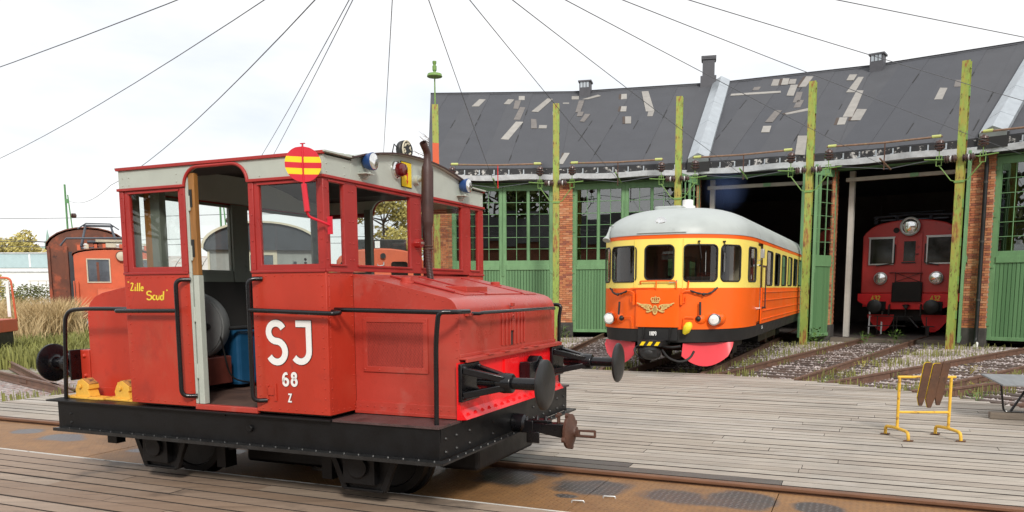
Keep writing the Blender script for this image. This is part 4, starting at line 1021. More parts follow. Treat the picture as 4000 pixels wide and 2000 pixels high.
# --- running gear
for xa in (-2.10, .06):
    d = MB()
    for sy in (-1, 1): d.lathe((xa, sy * .67, .37), (xa, sy * 1.0, .37), [(0, .40), (.03, .395), (.04, .37), (.13, .362), (.135, .30), (.12, .29), (.11, .10), (.15, .09)], 28)
    d.cyl((xa, -.8, .37), (xa, .8, .37), .07, n=12); wo = lp('wheelset', d, 'frame_black')
    for sy in (-1, 1):
        d = MB(); yo = sy * 1.17
        d.prism([(xa - .30, .47), (xa + .36, .47), (xa + .20, .145), (xa - .16, .145)], 'y', yo - .02, yo + .02); d.bb(xa - .13, xa + .16, yo - .09, yo + .09, .20, .44)
        for q in (-1, 1): d.bar((xa + .03 + q * .31, yo - sy * -.03, .46), (xa + .03 + q * .18, yo - sy * -.03, .15), .035, .05)
        d.bb(xa - .16, xa + .21, yo - .05, yo + .05, .135, .155); d.cyl((xa + .02, yo, .34), (xa + .02, yo + sy * .12, .34), .085, n=16)
        d.rivets([(xa - .08, yo + sy * .021, .19), (xa, yo + sy * .021, .19), (xa + .1, yo + sy * .021, .19)], (0, sy, 0), .014, .012)
        lp('axle_guard', d, 'frame_black', .004)
d = MB(); d.bar((-1.55, -.95, .30), (-1.05, -.95, .42), .04, .03); lp('brake_rod', d, 'frame_black')
for x in (-1.57, -.42): d = MB(); d.bb(x - .05, x + .05, -1.0, -.86, .14, .46); lp('brake_hanger', d, 'frame_black')
for (x0, x1, y0, y1, z0) in ((-1.62, -.40, -.62, .62, .12), (-2.9, -2.55, -.6, .6, .22), (.42, .80, -.6, .6, .22)): d = MB(); d.bb(x0, x1, y0, y1, z0, .51); lp('undergear', d, 'frame_black', .03)
d = MB(); d.bb(-1.3, -.7, .70, 1.15, .10, .50); lp('air_tank', d, 'frame_black', .05)
d = MB(); d.bb(-2.72, -2.60, -1.22, -1.12, .32, .46); lp('sand_box', d, 'frame_black', .005)
d = MB(); d.bb(-1.5, -.7, -.5, .5, .2, .5); lp('gearbox', d, 'frame_black', .03)
# --- cab walls
zs, zt = 1.914, 2.528
def side(sy):
    y0, y1 = sorted((sy * W, sy * (W - .035)))
    yo = sy * W
    for (ua, ub) in ((XA, XD1), (XD2, XB)):
        d = MB(); d.bb(ua, ub, y0, y1, ZB, 1.852)
        if sy < 0: d.rivets([(q, yo, ZB + .05 + k * .079) for k in range(14) for q in (ua + .04, ub - .04)] + [(ua + .06 + k * .083, yo, z) for k in range(8) for z in (ZB + .028, 1.828)], (0, sy, 0), .0075, .007)
        lp('side_panel', d, 'red_body', .004)
    for (ua, ub, h0, h1) in ((XA, XD1, XA + .108, XD1 - .078), (XD2, XB, XD2 + .10, XB - .068)):
        d = MB(); d.wall('y', yo - sy * .004, yo - sy * .035, ua, ub, 1.862, 2.552, [(h0, h1, zs, zt)]); d.bb(ua, ub, *sorted((yo, yo + sy * .012)), 1.852, 1.872)
        ya_, yb_ = sorted((yo - sy * .003, yo + sy * .006)); d.bb(h0 - .012, h1 + .012, ya_, yb_, zt - .004, zt + .012)
        ya_, yb_ = sorted((yo - sy * .003, yo + sy * .004)); d.bb(ua, ua + .05, ya_, yb_, 1.873, 2.551); d.bb(ub - .05, ub, ya_, yb_, 1.873, 2.551)
        d.rivets([(x, yo + sy * .004, z) for x in (ua + .03, ub - .025) for z in (1.93, 2.10, 2.30, 2.50)], (0, sy, 0), .008, .007)
        wf = lp('window_frame', d, 'red_frame', .003)
        d = MB(); d.bb(h0 + .002, h1 - .002, *sorted((yo - sy * .016, yo - sy * .021)), zs + .002, zt - .002); lp('window_pane', d, 'cab_glass', parent=wf)
    # grey band with the rounded door head
    d = MB(); r_ = .15; dz = 2.705
    d.bb(XA, XD1 - .0, y0, y1, 2.572, ZT); d.bb(XD2, XB, y0, y1, 2.572, ZT); d.bb(XD1, XD2, y0, y1, dz, ZT)
    d.prism([(XD1, dz)] + [(XD1 + r_ - p[0], dz - r_ + p[1]) for p in arc(0, 0, r_, r_, 0, 90, 8)], 'y', y0, y1)
    d.prism([(XD2, dz)] + [(XD2 - r_ + p[0], dz - r_ + p[1]) for p in arc(0, 0, r_, r_, 0, 90, 8)], 'y', y0, y1)
    d.rivets([(x, yo, z) for x in (XA + .05, XA + .12, XD1 - .08) for z in (2.60, 2.66)] + [(x, yo, z) for x in (XD2 + .12, XB - .3, XB - .06) for z in (2.595,)], (0, sy, 0), .007, .006)
    lp('cab_band', d, 'cab_grey', .003)
    # red mouldings
    d = MB(); ya, yb = sorted((yo - sy * .01, yo + sy * .018))
    d.bb(XA - .012, XD1, ya, yb, 2.552, 2.574); d.bb(XD2, XB + .012, ya, yb, 2.552, 2.574)
    hp = [(XD1, yo + sy * .006, 2.56)] + [(XD1 + r_ - r_ * math.cos(R(k * 11.25)), yo + sy * .006, dz - r_ + r_ * math.sin(R(k * 11.25))) for k in range(9)] + [(XD2 - r_ + r_ * math.sin(R(k * 11.25)), yo + sy * .006, dz - r_ + r_ * math.cos(R(k * 11.25))) for k in range(9)] + [(XD2, yo + sy * .006, 2.56)]
    d.tube(hp, .014, 6)
    d.bb(XA - .015, XB + .015, ya, yb, ZT + .001, ZT + .026)
    lp('red_moulding', d, 'red_frame', .003)
    return wf
side(-1); side(1)
d = MB(); d.bb(XD1, XD2, -W - .004, -W + .04, ZFT + .02, .772); lp('door_sill', d, 'red_hood', .006); d = MB(); d.bb(XD1, XD2, W - .04, W + .004, ZFT + .02, .772); lp('door_sill', d, 'red_hood', .006)
# front wall (window level, lower panels beside the hood, band)
holes = [(-1.303, -1.120, zs, zt), (-.938, -.120, zs, zt), (.075, .880, zs, zt), (1.078, 1.262, zs, zt)]
d = MB(); d.wall('x', XB, XB - .035, -W + .036, W - .036, 1.862, 2.552, holes)
for h_ in holes: d.bb(XB + .0005, XB + .007, h_[0] - .012, h_[1] + .012, zt, zt + .014); d.bb(XB + .0005, XB + .012, h_[0] - .012, h_[1] + .012, zs - .016, zs)
d.bb(XB, XB + .012, -W, -WF - .002, 1.852, 1.872); d.bb(XB, XB + .012, WF + .002, W, 1.852, 1.872)
d.rivets([(XB, y, z) for y in (-1.345, -1.05, -1.0, -.03, .02, .98, 1.335) for z in (1.95, 2.08, 2.25, 2.48)], (1, 0, 0), .008, .007)
ff = lp('front_window_frame', d, 'red_frame', .003)
for h_ in holes: d = MB(); d.bb(XB - .022, XB - .017, h_[0] + .002, h_[1] - .002, zs + .002, zt - .002); lp('window_pane', d, 'cab_glass', parent=ff)
d = MB(); d.bb(XB - .035, XB, WF - .002, W - .036, ZB, 1.850); lp('front_panel', d, 'red_body', .003)
d = MB(); d.bb(XB - .035, XB, -W + .036, -WF + .002, ZB, 1.850)
d.rivets([(XB, -1.345, ZB + .05 + k * .079) for k in range(14)] + [(XB, -1.05, ZB + .05 + k * .079) for k in range(14)] + [(XB, -1.34 + k * .075, z) for k in range(5) for z in (ZB + .028, 1.828)], (1, 0, 0), .0065, .006)
lp('front_panel', d, 'red_body', .003)
vault = [(1.0, 2.735), (.82, 2.785), (.634, 2.82), (.45, 2.848), (.28, 2.864), (.1, 2.872), (-.1, 2.872), (-.28, 2.864), (-.45, 2.848), (-.634, 2.82), (-.82, 2.785), (-1.0, 2.735)]
band = [(-W + .036, 2.572), (W - .036, 2.572), (W - .036, ZT), (1.0, ZT)] + vault + [(-1.0, ZT), (-W + .036, ZT)]
for x0, x1 in ((XB - .035, XB), (XA, XA + .035)):
    d = MB(); d.prism(band, 'x', x0, x1)
    if x0 > -1:
        d.rivets([(XB, y, z) for y in (-1.33, -1.10, -.9, .9, 1.1, 1.33) for z in (2.60, 2.66)] + [(XB, -.2, 2.60), (XB, .3, 2.60)], (1, 0, 0), .007, .006); d.bb(XB + .0005, XB + .003, -1.020, -1.014, 2.575, 2.715)
    lp('cab_band', d, 'cab_grey', .003)
d = MB(); d.bb(XB - .01, XB + .018, -W - .012, W + .012, 2.552, 2.574); d.bb(XA - .018, XA + .01, -W - .012, W + .012, 2.552, 2.574); lp('red_moulding', d, 'red_frame', .003)
# rear wall
hr = [(-1.20, -.12, zs, zt), (.12, 1.20, zs, zt)]
d = MB(); d.wall('x', XA, XA + .035, -W + .036, W - .036, 1.862, 2.552, hr); rf = lp('rear_window_frame', d, 'cab_inner_grey', .003)
for h_ in hr: d = MB(); d.bb(XA + .015, XA + .020, h_[0] + .002, h_[1] - .002, zs + .002, zt - .002); lp('window_pane', d, 'cab_glass', parent=rf)
d = MB(); d.bb(XA, XA + .035, -W + .036, W - .036, ZB, 1.860); lp('rear_panel', d, 'red_body')
# roof
d = MB(); pr = [(W + .012, ZT + .027), (1.04, ZT + .030)] + [(p[0] * 1.02, p[1] + .014) for p in vault] + [(-1.04, ZT + .030), (-W - .012, ZT + .027)]
rp_ = pr + [(p[0], p[1] - .012) for p in pr[::-1]]
d.prism(rp_, 'x', XA - .03, XB + .035); lp('cab_roof', d, 'cab_grey')
d = MB()
for k in range(len(pr) - 1):
    if abs(pr[k][0]) < 1.1 and abs(pr[k + 1][0]) < 1.1: d.bar((XB + .037, pr[k][0], pr[k][1] - .004), (XB + .037, pr[k + 1][0], pr[k + 1][1] - .004), .012, .022, up=(1, 0, 0))
lp('roof_edging', d, 'exhaust_iron')
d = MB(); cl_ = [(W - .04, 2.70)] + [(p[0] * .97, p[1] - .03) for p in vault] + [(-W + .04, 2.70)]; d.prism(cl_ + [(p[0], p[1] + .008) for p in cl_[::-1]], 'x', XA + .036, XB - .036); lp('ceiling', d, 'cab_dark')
d = MB(); d.cyl((XB - .12, -.98, 2.75), (XB - .12, -.98, 2.79), .035, n=8); d.bb(XB - .16, XB - .02, -1.02, -.93, 2.75, 2.775); lp('roof_hatch', d, 'cab_grey', .004)
# cab inside
d = MB(); d.bb(XA + .036, XB - .036, -W + .036, W - .036, .735, .766); lp('cab_floor', d, 'cab_floor')
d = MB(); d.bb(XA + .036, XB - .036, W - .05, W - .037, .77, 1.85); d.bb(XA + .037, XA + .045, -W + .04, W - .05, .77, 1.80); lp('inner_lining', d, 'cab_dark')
d = MB(); d.bb(XA + .036, XA + .05, -W + .04, W - .04, 1.80, 1.91); d.bb(XA + .036, XA + .06, -.11, .11, 1.80, 2.56); d.bb(XA + .04, XD1, W - .06, W - .037, 1.80, 1.912); d.bb(XD1 - .06, XD1 + .02, W - .09, W - .037, .8, 2.6); lp('inner_trim', d, 'cab_inner_grey')
d = MB(); d.lathe((-2.13, -.66, 1.385), (-2.00, -.88, 1.385), [(0, .29), (.02, .318), (.22, .318), (.235, .308), (.236, .300), (.25, .292), (.253, .0)], 36); dr = lp('flywheel_drum', d, 'drum_grey')
d = MB(); n_ = Vector((.17, -.28, 0)).normalized(); c_ = Vector((-2.13, -.66, 1.385)) + n_ * .252; t_ = Vector((0.85, .52, 0)) * .16
d.cyl(tuple(c_ + t_), tuple(c_ + t_ + n_ * .03), .035, .028, 12); d.cyl(tuple(c_ + t_ + n_ * .03), tuple(c_ + t_ + n_ * .045), .018, n=10); lp('drum_plug', d, 'worn_black', parent=dr)
d = MB(); d.bb(-2.14, -1.86, -.85, -.5, .84, 1.10); lp('battery_box', d, 'drum_red', .01)
d = MB(); d.bb(-2.12, -1.86, -.40, .02, .80, 1.33); lp('fuel_tank', d, 'blue_paint', .03)
d = MB(); d.tube(bend([(-1.86, -.72, 1.36), (-1.80, -.2, 1.36), (-1.78, .1, 1.28), (-1.78, .12, .8)], .1), .02, 8); d.tube(bend([(-1.70, -.8, 1.3), (-1.70, -.7, .9), (-1.6, -.3, .80)], .12), .008, 6); lp('cab_pipe', d, 'worn_black')
d = MB(); d.tube([(-1.5, .2, 1.9), (-1.5, .2, 1.78), (-1.49, .22, 1.73), (-1.52, .17, 1.69), (-1.56, .14, 1.72)], .014, 6)
for k in range(6): d.sphere((-1.5, .2, 2.02 - k * .035), .016, 6)
lp('chain_hook', d, 'rusty_iron')
d = MB(); d.bb(-.55, -.14, -.9, .9, .77, 1.75); lp('control_desk', d, 'cab_dark', .02)
# folded doors of grey-green steel at the near door
d = MB(); d.bb(XD1 + .002, XD1 + .030, -W + .004, -W + .03, .775, 2.66)
for z in (1.05, 1.52, 2.02, 2.42): d.bb(XD1 + .028, XD1 + .055, -W - .001, -W + .028, z - .05, z + .05); d.cyl((XD1 + .046, -W - .004, z - .06), (XD1 + .046, -W - .004, z + .06), .009, n=8)
d.rivets([(XD1 + .015, -W + .004, .85 + k * .17) for k in range(11)], (0, -1, 0), .006, .004); lp('door_hinge_strip', d, 'cab_grey', .002)
d = MB(); d.bb(XD1 + .050, XD1 + .105, -W - .002, -W + .055, .775, 1.84); lp('folded_door', d, 'cab_grey', .004)
d = MB(); d.bb(XD1 + .040, XD1 + .100, -W + .004, -W + .05, 1.842, 2.66); fp = lp('door_post', d, 'wood_post', .003)
for z in (2.06, 2.46): d = MB(); d.bb(XD1 + .045, XD1 + .075, -W - .002, -W + .003, z - .07, z + .07); lp('hinge_plate', d, 'worn_black', parent=fp)
d = MB(); d.bb(-2.11, -2.02, -1.20, -1.14, 1.80, 2.62); lp('inner_wood_post', d, 'wood_post'); d = MB(); d.bb(-2.015, -1.91, -1.22, -1.15, 1.80, 2.62); lp('inner_steel_post', d, 'cab_inner_grey')
# --- front hood
hp = [(XB + .001, ZB), (XH, ZB), (XH, 1.50), (XH - .008, 1.56), (XH - .03, 1.605), (XH - .065, 1.637), (XH - .11, 1.656), (XB + .001, 1.842)]
d = MB(); d.prism([(p[0], p[1]) for p in hp], 'y', -WF, WF)
d.rivets([(XB + .06 + k * .075, -WF, 1.842 - .022 - (.06 + k * .075) * .236) for k in range(11)] + [(XH - .02, -WF, 1.20 + k * .06) for k in range(6)] + [(XB + .05 + k * .065, -WF, ZB + .05) for k in range(14)], (0, -1, 0), .0065, .006)
d.rivets([(XH, -1.0, 1.2 + k * .07) for k in range(5)] + [(XH, 1.0, 1.2 + k * .07) for k in range(5)], (1, 0, 0), .007, .006)
hood = lp('hood', d, 'red_hood', .012)
d = MB(); d.bb(XB + .003, XH - .002, -WF - .014, -WF - .0005, ZB, ZB + .075); d.bb(XB + .003, XH - .002, -WF - .03, -WF - .0005, ZB - .02, ZB + .006); d.rivets([(XB + .05 + k * .067, -WF - .014, ZB + .04) for k in range(14)], (0, -1, 0), .0075, .007); lp('hood_foot', d, 'red_hood', .003)
def onhood(x, z=0.0): return 1.842 - (x - XB) * (.186 / (.746 + .087)) + z
def slab(x0, x1, y0, y1, t, name, mt, b=.004):
    d = MB(); vs = [(x, y, onhood(x, zz)) for zz in (.0008, t) for y in (y0, y1) for x in (x0, x1)]
    d.add(vs, [(0, 2, 3, 1), (4, 5, 7, 6), (0, 1, 5, 4), (2, 6, 7, 3), (0, 4, 6, 2), (1, 3, 7, 5)]); return lp(name, d, mt, b, parent=hood)
slab(.06, .70, -.62, -.22, .010, 'bonnet_lid', 'red_hood'); slab(.10, .70, -.18, .55, .012, 'bonnet_lid', 'red_hood'); slab(.10, .72, .60, .88, .010, 'bonnet_lid', 'red_hood')
for (x0, x1, y) in ((.02, .62, -.64), (.04, .70, -.20), (.06, .70, .57)):
    d = MB(); d.tube([(x0, y, onhood(x0, .012)), (x1, y, onhood(x1, .012))], .009, 6); lp('bonnet_hinge', d, 'red_frame', parent=hood)
for y, x in ((-.72, .22), (.75, .34)):
    d = MB(); z = onhood(x); d.lathe((x, y, z - .01), (x, y, z + .05), [(0, .062), (.018, .062), (.019, .045), (.045, .045), (.05, .038)], 16); lp('filler_cap', d, 'red_hood', parent=hood)
d = MB(); x0, x1, y0, y1 = .42, .62, -.42, -.02; z0 = onhood(x0)
d.add([(x0, y0, onhood(x0, .01)), (x1, y0, onhood(x1, .01)), (x1, y1, onhood(x1, .01)), (x0, y1, onhood(x0, .01)), (x0, y0, z0 + .016), (x1, y0, z0 + .010), (x1, y1, z0 + .010), (x0, y1, z0 + .016)], [(0, 3, 2, 1), (4, 5, 6, 7), (0, 1, 5, 4), (1, 2, 6, 5), (2, 3, 7, 6), (3, 0, 4, 7)]); lp('air_scoop', d, 'red_hood', .004, parent=hood)
# side grille of expanded metal
gx0, gx1, gz0, gz1 = -.002, .587, 1.066, 1.498
d = MB(); y = -WF; d.wall('y', y - .0006, y - .012, gx0, gx1, gz0, gz1, [(gx0 + .036, gx1 - .038, gz0 + .044, gz1 - .036)]); d.rivets([(gx0 + .015, y - .012, gz0 + .02), (gx0 + .15, y - .012, gz0 + .02)], (0, -1, 0), .009, .006); d.rivets([(gx0 + .015 + k * .14, y - .012, gz1 - .015) for k in range(5)] + [(gx1 - .015, y - .012, gz0 + .03 + k * .12) for k in range(4)], (0, -1, 0), .006, .004)
gr = lp('grille_frame', d, 'red_hood', .002)
d = MB(); d.bb(gx0 + .037, gx1 - .039, y - .0015, y - .0006, gz0 + .045, gz1 - .037); lp('grille_backing', d, 'cab_dark', parent=gr)
d = MB(); nx, nz_ = 22, 34; X0, X1, Z0, Z1 = gx0 + .036, gx1 - .038, gz0 + .044, gz1 - .036; sx, sz = (X1 - X0) / nx, (Z1 - Z0) / nz_
for i in range(nx):
    for j in range(nz_):
        for (a_, b_) in (((i, j + .5), (i + .5, j + 1)), ((i + .5, j), (i + 1, j + .5)), ((i, j + .5), (i + .5, j)), ((i + .5, j + 1), (i + 1, j + .5))):
            p = Vector((X0 + a_[0] * sx, y - .006, Z0 + a_[1] * sz)); q = Vector((X0 + b_[0] * sx, y - .006, Z0 + b_[1] * sz)); w_ = .0018; nrm = Vector((0, 0, 1))
            d.add([p - nrm * w_, q - nrm * w_, q + nrm * w_, p + nrm * w_], [(0, 1, 2, 3)])
lp('expanded_mesh', d, 'mesh_red', parent=gr, kind='stuff')
# radiator front
d = MB()
for k, yy in enumerate((-.245, -.165, -.085, .005, .085, .165, .235)):
    d.bb(XH + .0005, XH + .014, yy - .010, yy + .010, 1.235 + abs(k - 3) * .003, 1.512)
lp('radiator_rib', d, 'red_hood', .004, parent=hood)
d = MB(); d.bb(XH + .0005, XH + .003, -.070, -.015, 1.235, 1.36); lp('radiator_gap', d, 'cab_dark', parent=hood)
d = MB(); d.bb(XH + .0005, XH + .02, -.065, -.02, 1.36, 1.56); d.bb(XH + .0005, XH + .025, -.06, -.02, 1.57, 1.60); d.rivets([(XH + .02, -.043, 1.45), (XH + .02, -.043, 1.49)], (1, 0, 0), .012, .010); lp('radiator_latch', d, 'red_hood', .003, parent=hood)
d = MB(); d.bb(XH + .0005, XH + .055, -WF - .01, WF + .01, 1.185, 1.200); d.bb(XH + .056, XH + .075, -WF - .01, WF + .01, 1.165, 1.196); d.bb(XH + .0005, XH + .012, -WF, WF, 1.200, 1.225)
for yy in (-.62, -.3, .1, .35): d.bb(XH + .03, XH + .085, yy - .05, yy + .05, 1.197, 1.207)
lp('beam_ledge', d, 'red_hood', .003)
d = MB(); d.bb(XH + .0005, XH + .03, -WF - .055, WF + .03, ZB - .02, 1.164)
d.add([(XH + .03, -WF - .055, ZB + .055), (XH + .03, WF + .03, ZB + .055), (XH + .085, WF + .03, ZB - .015), (XH + .085, -WF - .055, ZB - .015), (XH + .03, -WF - .055, ZB - .02), (XH + .03, WF + .03, ZB - .02)], [(0, 3, 2, 1), (3, 4, 5, 2), (0, 4, 3), (1, 2, 5)])
d.bb(XH + .03, XH + .045, -.28, .02, .88, 1.13)
d.rivets([(XH + .06, -1.0 + k * .125, ZB + .02) for k in range(17)], (.8, 0, .6), .016, .014); d.rivets([(XH + .03, -.98, .88), (XH + .03, -.90, .885)], (1, 0, 0), .018, .014)
lp('buffer_beam', d, 'beam_red', .003)
# draw hook plate
d = MB(); x = XH + .047
pl_ = arc(.30, 1.055, .085, .085, -30, 150, 10) + [(.06, 1.10), (.06, .93), (.30, .93)]
d.prism([(p[0] - .03, p[1] - .02) for p in pl_], 'x', x - .0, x + .10)
lp('drawhook_plate', d, 'gloss_black', .005)
d = MB(); d.tube([(x + .125, .24 + .045 * math.cos(k * PI / 7), 1.03 + .045 * math.sin(k * PI / 7)) for k in range(14)], .018, 8, closed=True); d.cyl((x + .10, .24, 1.03), (x + .103, .24, 1.03), .036, n=16); lp('hook_ring', d, 'worn_black')
# buffers
def buffer(sx, yc, xb, kx=1.0):
    d = MB(); z = 1.015; X = lambda q: xb + sx * q * kx
    a_, b_ = sorted((X(0), X(.03))); d.bb(a_, b_, yc - .155, yc + .155, z - .145, z + .145)
    for iy in (-1, 1):
        d.taper((X(.03), yc + iy * .115, z + .095), (X(.33), yc + iy * .045, z + .03), .07, .05, .045, .05)
        d.taper((X(.03), yc + iy * .115, z - .095), (X(.33), yc + iy * .045, z - .03), .07, .05, .045, .05)
    d.lathe((X(.26), yc, z), (X(2), yc, z), [(0, .070), (.05, .078), (.12, .074), (.125, .060)], 18)
    d.rivets([(X(.03), yc + iy * .125, z + iz * .115) for iy in (-1, 1) for iz in (-1, 1)], (sx, 0, 0), .02, .025)
    bo = lp('buffer', d, 'gloss_black', .006)
    d = MB(); d.cyl((X(.10), yc, z), (X(.62), yc, z), .046, n=16); lp('buffer_rod', d, 'gloss_black', parent=bo)
    d = MB(); d.lathe((X(.60), yc, z), (X(2), yc, z), [(0, .06), (.012, .075), (.02, .10), (.024, .178), (.030, .187), (.046, .187), (.055, .175), (.066, .12), (.070, .0)], 36); lp('buffer_head', d, 'worn_black' if sx > 0 else 'gloss_black', parent=bo)
buffer(1, -.955, XH + .031); buffer(1, .965, XH + .031)
d = MB(); d.bb(-3.25, -3.13, -WF - .002, WF, .86, 1.155); d.rivets([(-3.19, -WF - .002, 1.10), (-3.19, -WF - .002, .91)], (0, -1, 0), .024, .022); d.rivets([(-3.25, -.9, 1.1), (-3.25, -.9, .92)], (-1, 0, 0), .02, .02); lp('rear_buffer_beam', d, 'red_body', .004)
buffer(-1, -.98, -3.252, .66); buffer(-1, .95, -3.252, .66)
# coupler
d = MB(); zc = .525
d.lathe((FX1, 0, zc + .02), (1, 0, zc + .02), [(0, .085), (.10, .08), (.12, .06)], 16); d.bb(FX1 + .09, FX1 + .20, -.055, .055, zc - .055, zc + .055)
d.taper((FX1 + .18, 0, zc), (1.34, 0, zc - .02), .10, .075, .13, .12); d.bb(FX1 + .18, FX1 + .34, -.05, .05, zc + .04, zc + .065); d.rivets([(FX1 + .12, 0, zc + .055), (FX1 + .22, 0, zc + .065), (FX1 + .30, 0, zc + .065)], (0, 0, 1), .022, .03)
d.bb(FX1 + .14, FX1 + .26, -.06, -.045, zc - .14, zc - .04); cp_ = lp('coupler', d, 'gloss_black', .006)
d = MB(); d.lathe((1.36, 0, zc - .025), (1.5, 0, zc - .025), [(0, .06), (.0, .125), (.008, .148), (.03, .152), (.036, .14), (.042, .10), (.07, .05), (.085, .045)], 30)
for k in range(4): a = R(90 * k + 20); d.cyl((1.362, .15 * math.cos(a), zc - .025 + .15 * math.sin(a)), (1.392, .15 * math.cos(a), zc - .025 + .15 * math.sin(a)), .024, n=10)
lp('coupler_flange', d, 'rusty_iron', parent=cp_)
d = MB(); z = zc - .035
for zz in (z + .022, z - .022): d.bb(1.44, 1.60, -.012, .012, zz - .008, zz + .008)
d.bb(1.60, 1.616, -.012, .012, z - .030, z + .030); d.bb(1.43, 1.47, -.02, .02, z - .03, z + .03); lp('coupler_link', d, 'rusty_iron', .003, parent=cp_)
d = MB(); d.cyl((1.28, 0, zc + .04), (1.28, 0, zc + .13), .016, n=8); d.cyl((1.28, -.05, zc + .11), (1.28, .05, zc + .11), .014, n=8); lp('coupler_pin', d, 'rusty_iron', parent=cp_)
# --- rear hood
rp2 = [(XA - .001, ZB), (XA - .001, 1.83), (-2.61, 1.752), (-2.90, 1.700), (-3.0, 1.665), (-3.07, 1.61), (-3.105, 1.55), (-3.115, 1.48), (-3.118, ZB)]
d = MB(); d.prism(rp2, 'y', -WF, WF); d.rivets([(-3.09, -WF, .85 + k * .09) for k in range(8)] + [(XA - .03, -WF, .85 + k * .09) for k in range(11)] + [(-2.9 + k * .09, -WF, 1.68 + k * .016) for k in range(8)], (0, -1, 0), .0065, .006); lp('rear_hood', d, 'red_body', .012)
d = MB(); d.bb(-3.12, XA, -WF - .05, -WF - .001, ZFT + .017, ZFT + .028); d.bb(-3.12, XA, -WF - .014, -WF - .001, ZFT + .028, ZFT + .10); lp('rear_hood_foot', d, 'red_body', .003)
# --- lettering
ux, uz, ny = (1, 0, 0), (0, 0, 1), (0, -1, 0); Y = -W - .0008
for ch, x0, z0, hgt, sw in (('S', -.675, 1.146, .330, .16), ('J', -.410, 1.146, .334, .15), ('6', -.530, .968, .108, .19), ('8', -.446, .968, .108, .19), ('Z', -.483, .838, .068, .19)):
    d = MB(); letters(d, ch, (x0, Y, z0), ux, uz, ny, hgt, sw, .008); lt = lp('letter', d, 'white_paint')
    d = MB(); letters(d, ch, (x0, Y + .0004, z0), ux, uz, ny, hgt, sw + .022, .0045); lp('letter_edge', d, 'cab_dark', parent=lt)
d = MB(); letters(d, '"', (-2.155, Y, 1.722), ux, uz, ny, .075, .12, .001); letters(d, 'L', (-2.128, Y, 1.718), (1.25, 0, -.08), (.10, 0, .99), ny, .068, .13, .001); letters(d, 'ille', (-2.085, Y, 1.714), (1.38, 0, -.02), (.12, 0, .99), ny, .073, .13, .001)
letters(d, 'Scud', (-1.955, Y, 1.640), (1.50, 0, -.03), (.12, 0, .99), ny, .078, .13, .001); letters(d, '"', (-1.715, Y, 1.650), ux, uz, ny, .075, .12, .001); lp('painted_name', d, 'yellow_letter')
d = MB()   # small bracket plate left of the number
for p in ((-.70, -.68, .86, .96), (-.62, -.595, .84, .98), (-.69, -.61, .885, .945), (-.705, -.67, .955, .967), (-.705, -.67, .85, .862)): d.bb(p[0], p[1], -W - .010, -W - .0006, p[2], p[3])
lp('label_clip', d, 'red_body', .002)
# --- handrails
def rail(pts, name='handrail', r=.0185, rad=.07): d = MB(); d.tube(bend(pts, rad), r, 10); return lp(name, d, 'gloss_black')
yo = -W - .075
for x in (-1.53, -.775): rail([(x + (.09 if x < -1 else .08), -W, 1.806), (x, yo, 1.806), (x, yo, .842), (x + (.10 if x < -1 else .08), -W, .842)])
rail([(-1.53, yo, 1.552), (-2.24, yo, 1.545), (-2.19, -W + .1, 1.552)], rad=.03)
rail([(-.775, yo, 1.562), (.02, yo, 1.540), (.03, -W + .02, 1.545), (XB, -W + .06, 1.55)], rad=.05)
yh = -WF - .27
rail([(XB, yh + .02, 1.565), (.0, yh, 1.565), (.84, yh, 1.552), (.92, yh + .09, 1.552), (.93, -WF + .02, 1.55)], rad=.05)
rail([(.80, yh, .722), (.805, yh, 1.35), (.83, yh, 1.555), (.90, yh + .05, 1.553)], rad=.11)
rail([(.80, -yh, .722), (.805, -yh, 1.45), (.83, -yh, 1.555), (.2, -yh, 1.56)], rad=.10)
d = MB(); d.tube([(XH + .0, -.88, 1.532), (XH + .07, -.82, 1.528), (XH + .085, -.78, 1.535), (XH + .085, .78, 1.535), (XH + .07, .83, 1.528), (XH, .88, 1.532)], .014, 8); lp('handrail', d, 'gloss_black')
d = MB(); d.bb(XH + .0006, XH + .03, -.93, -.83, 1.51, 1.545); d.rivets([(XH + .03, -.91, 1.528), (XH + .03, -.86, 1.528)], (1, 0, 0), .011, .01); lp('handrail_foot', d, 'red_hood', .004)
rail([(-3.135, yh, .722), (-3.07, yh, 1.54), (-2.80, yh, 1.558), (-2.19, yh + .02, 1.558)], rad=.13)
rail([(-3.135, -yh, .722), (-3.07, -yh, 1.54), (-2.80, -yh, 1.558), (-2.19, -yh, 1.558)], rad=.13)
# --- exhaust
d = MB(); d.tube([(.10, -.13, 2.06), (.10, -.145, 2.2)], .032, 14); d.lathe((.10, -.145, 2.18), (.10, -.125, 2.86), [(0, .032), (.06, .034), (.11, .050), (.13, .053), (.56, .053), (.60, .047), (.63, .034), (.67, .032)], 18); mf = lp('exhaust_silencer', d, 'exhaust_iron')
ep_ = bend([(.10, -.125, 2.84), (.10, -.125, 2.90), (.10, -.20, 2.975)], .05, 6); d = MB(); d.tube(ep_, .031, 14, caps=False); d.tube(ep_[:-1], .026, 14, caps=True); lp('exhaust_tailpipe', d, 'exhaust_iron', parent=mf)
pts = [Vector((.10, -.10 - .045 * math.sin(k / 40 * 1.6) , 1.80 + k * .0067)) for k in range(41)]; d = MB(); d.tube(pts, [.027 + .004 * (k % 2) for k in range(41)], 12); lp('flexible_hose', d, 'exhaust_iron', parent=mf)
d = MB()
for z in (2.07, 2.095): d.tube([(.10 + .040 * math.cos(k * PI / 8), -.13 + .040 * math.sin(k * PI / 8), z) for k in range(16)], .005, 6, closed=True)
lp('hose_clip', d, 'rusty_iron', parent=mf)
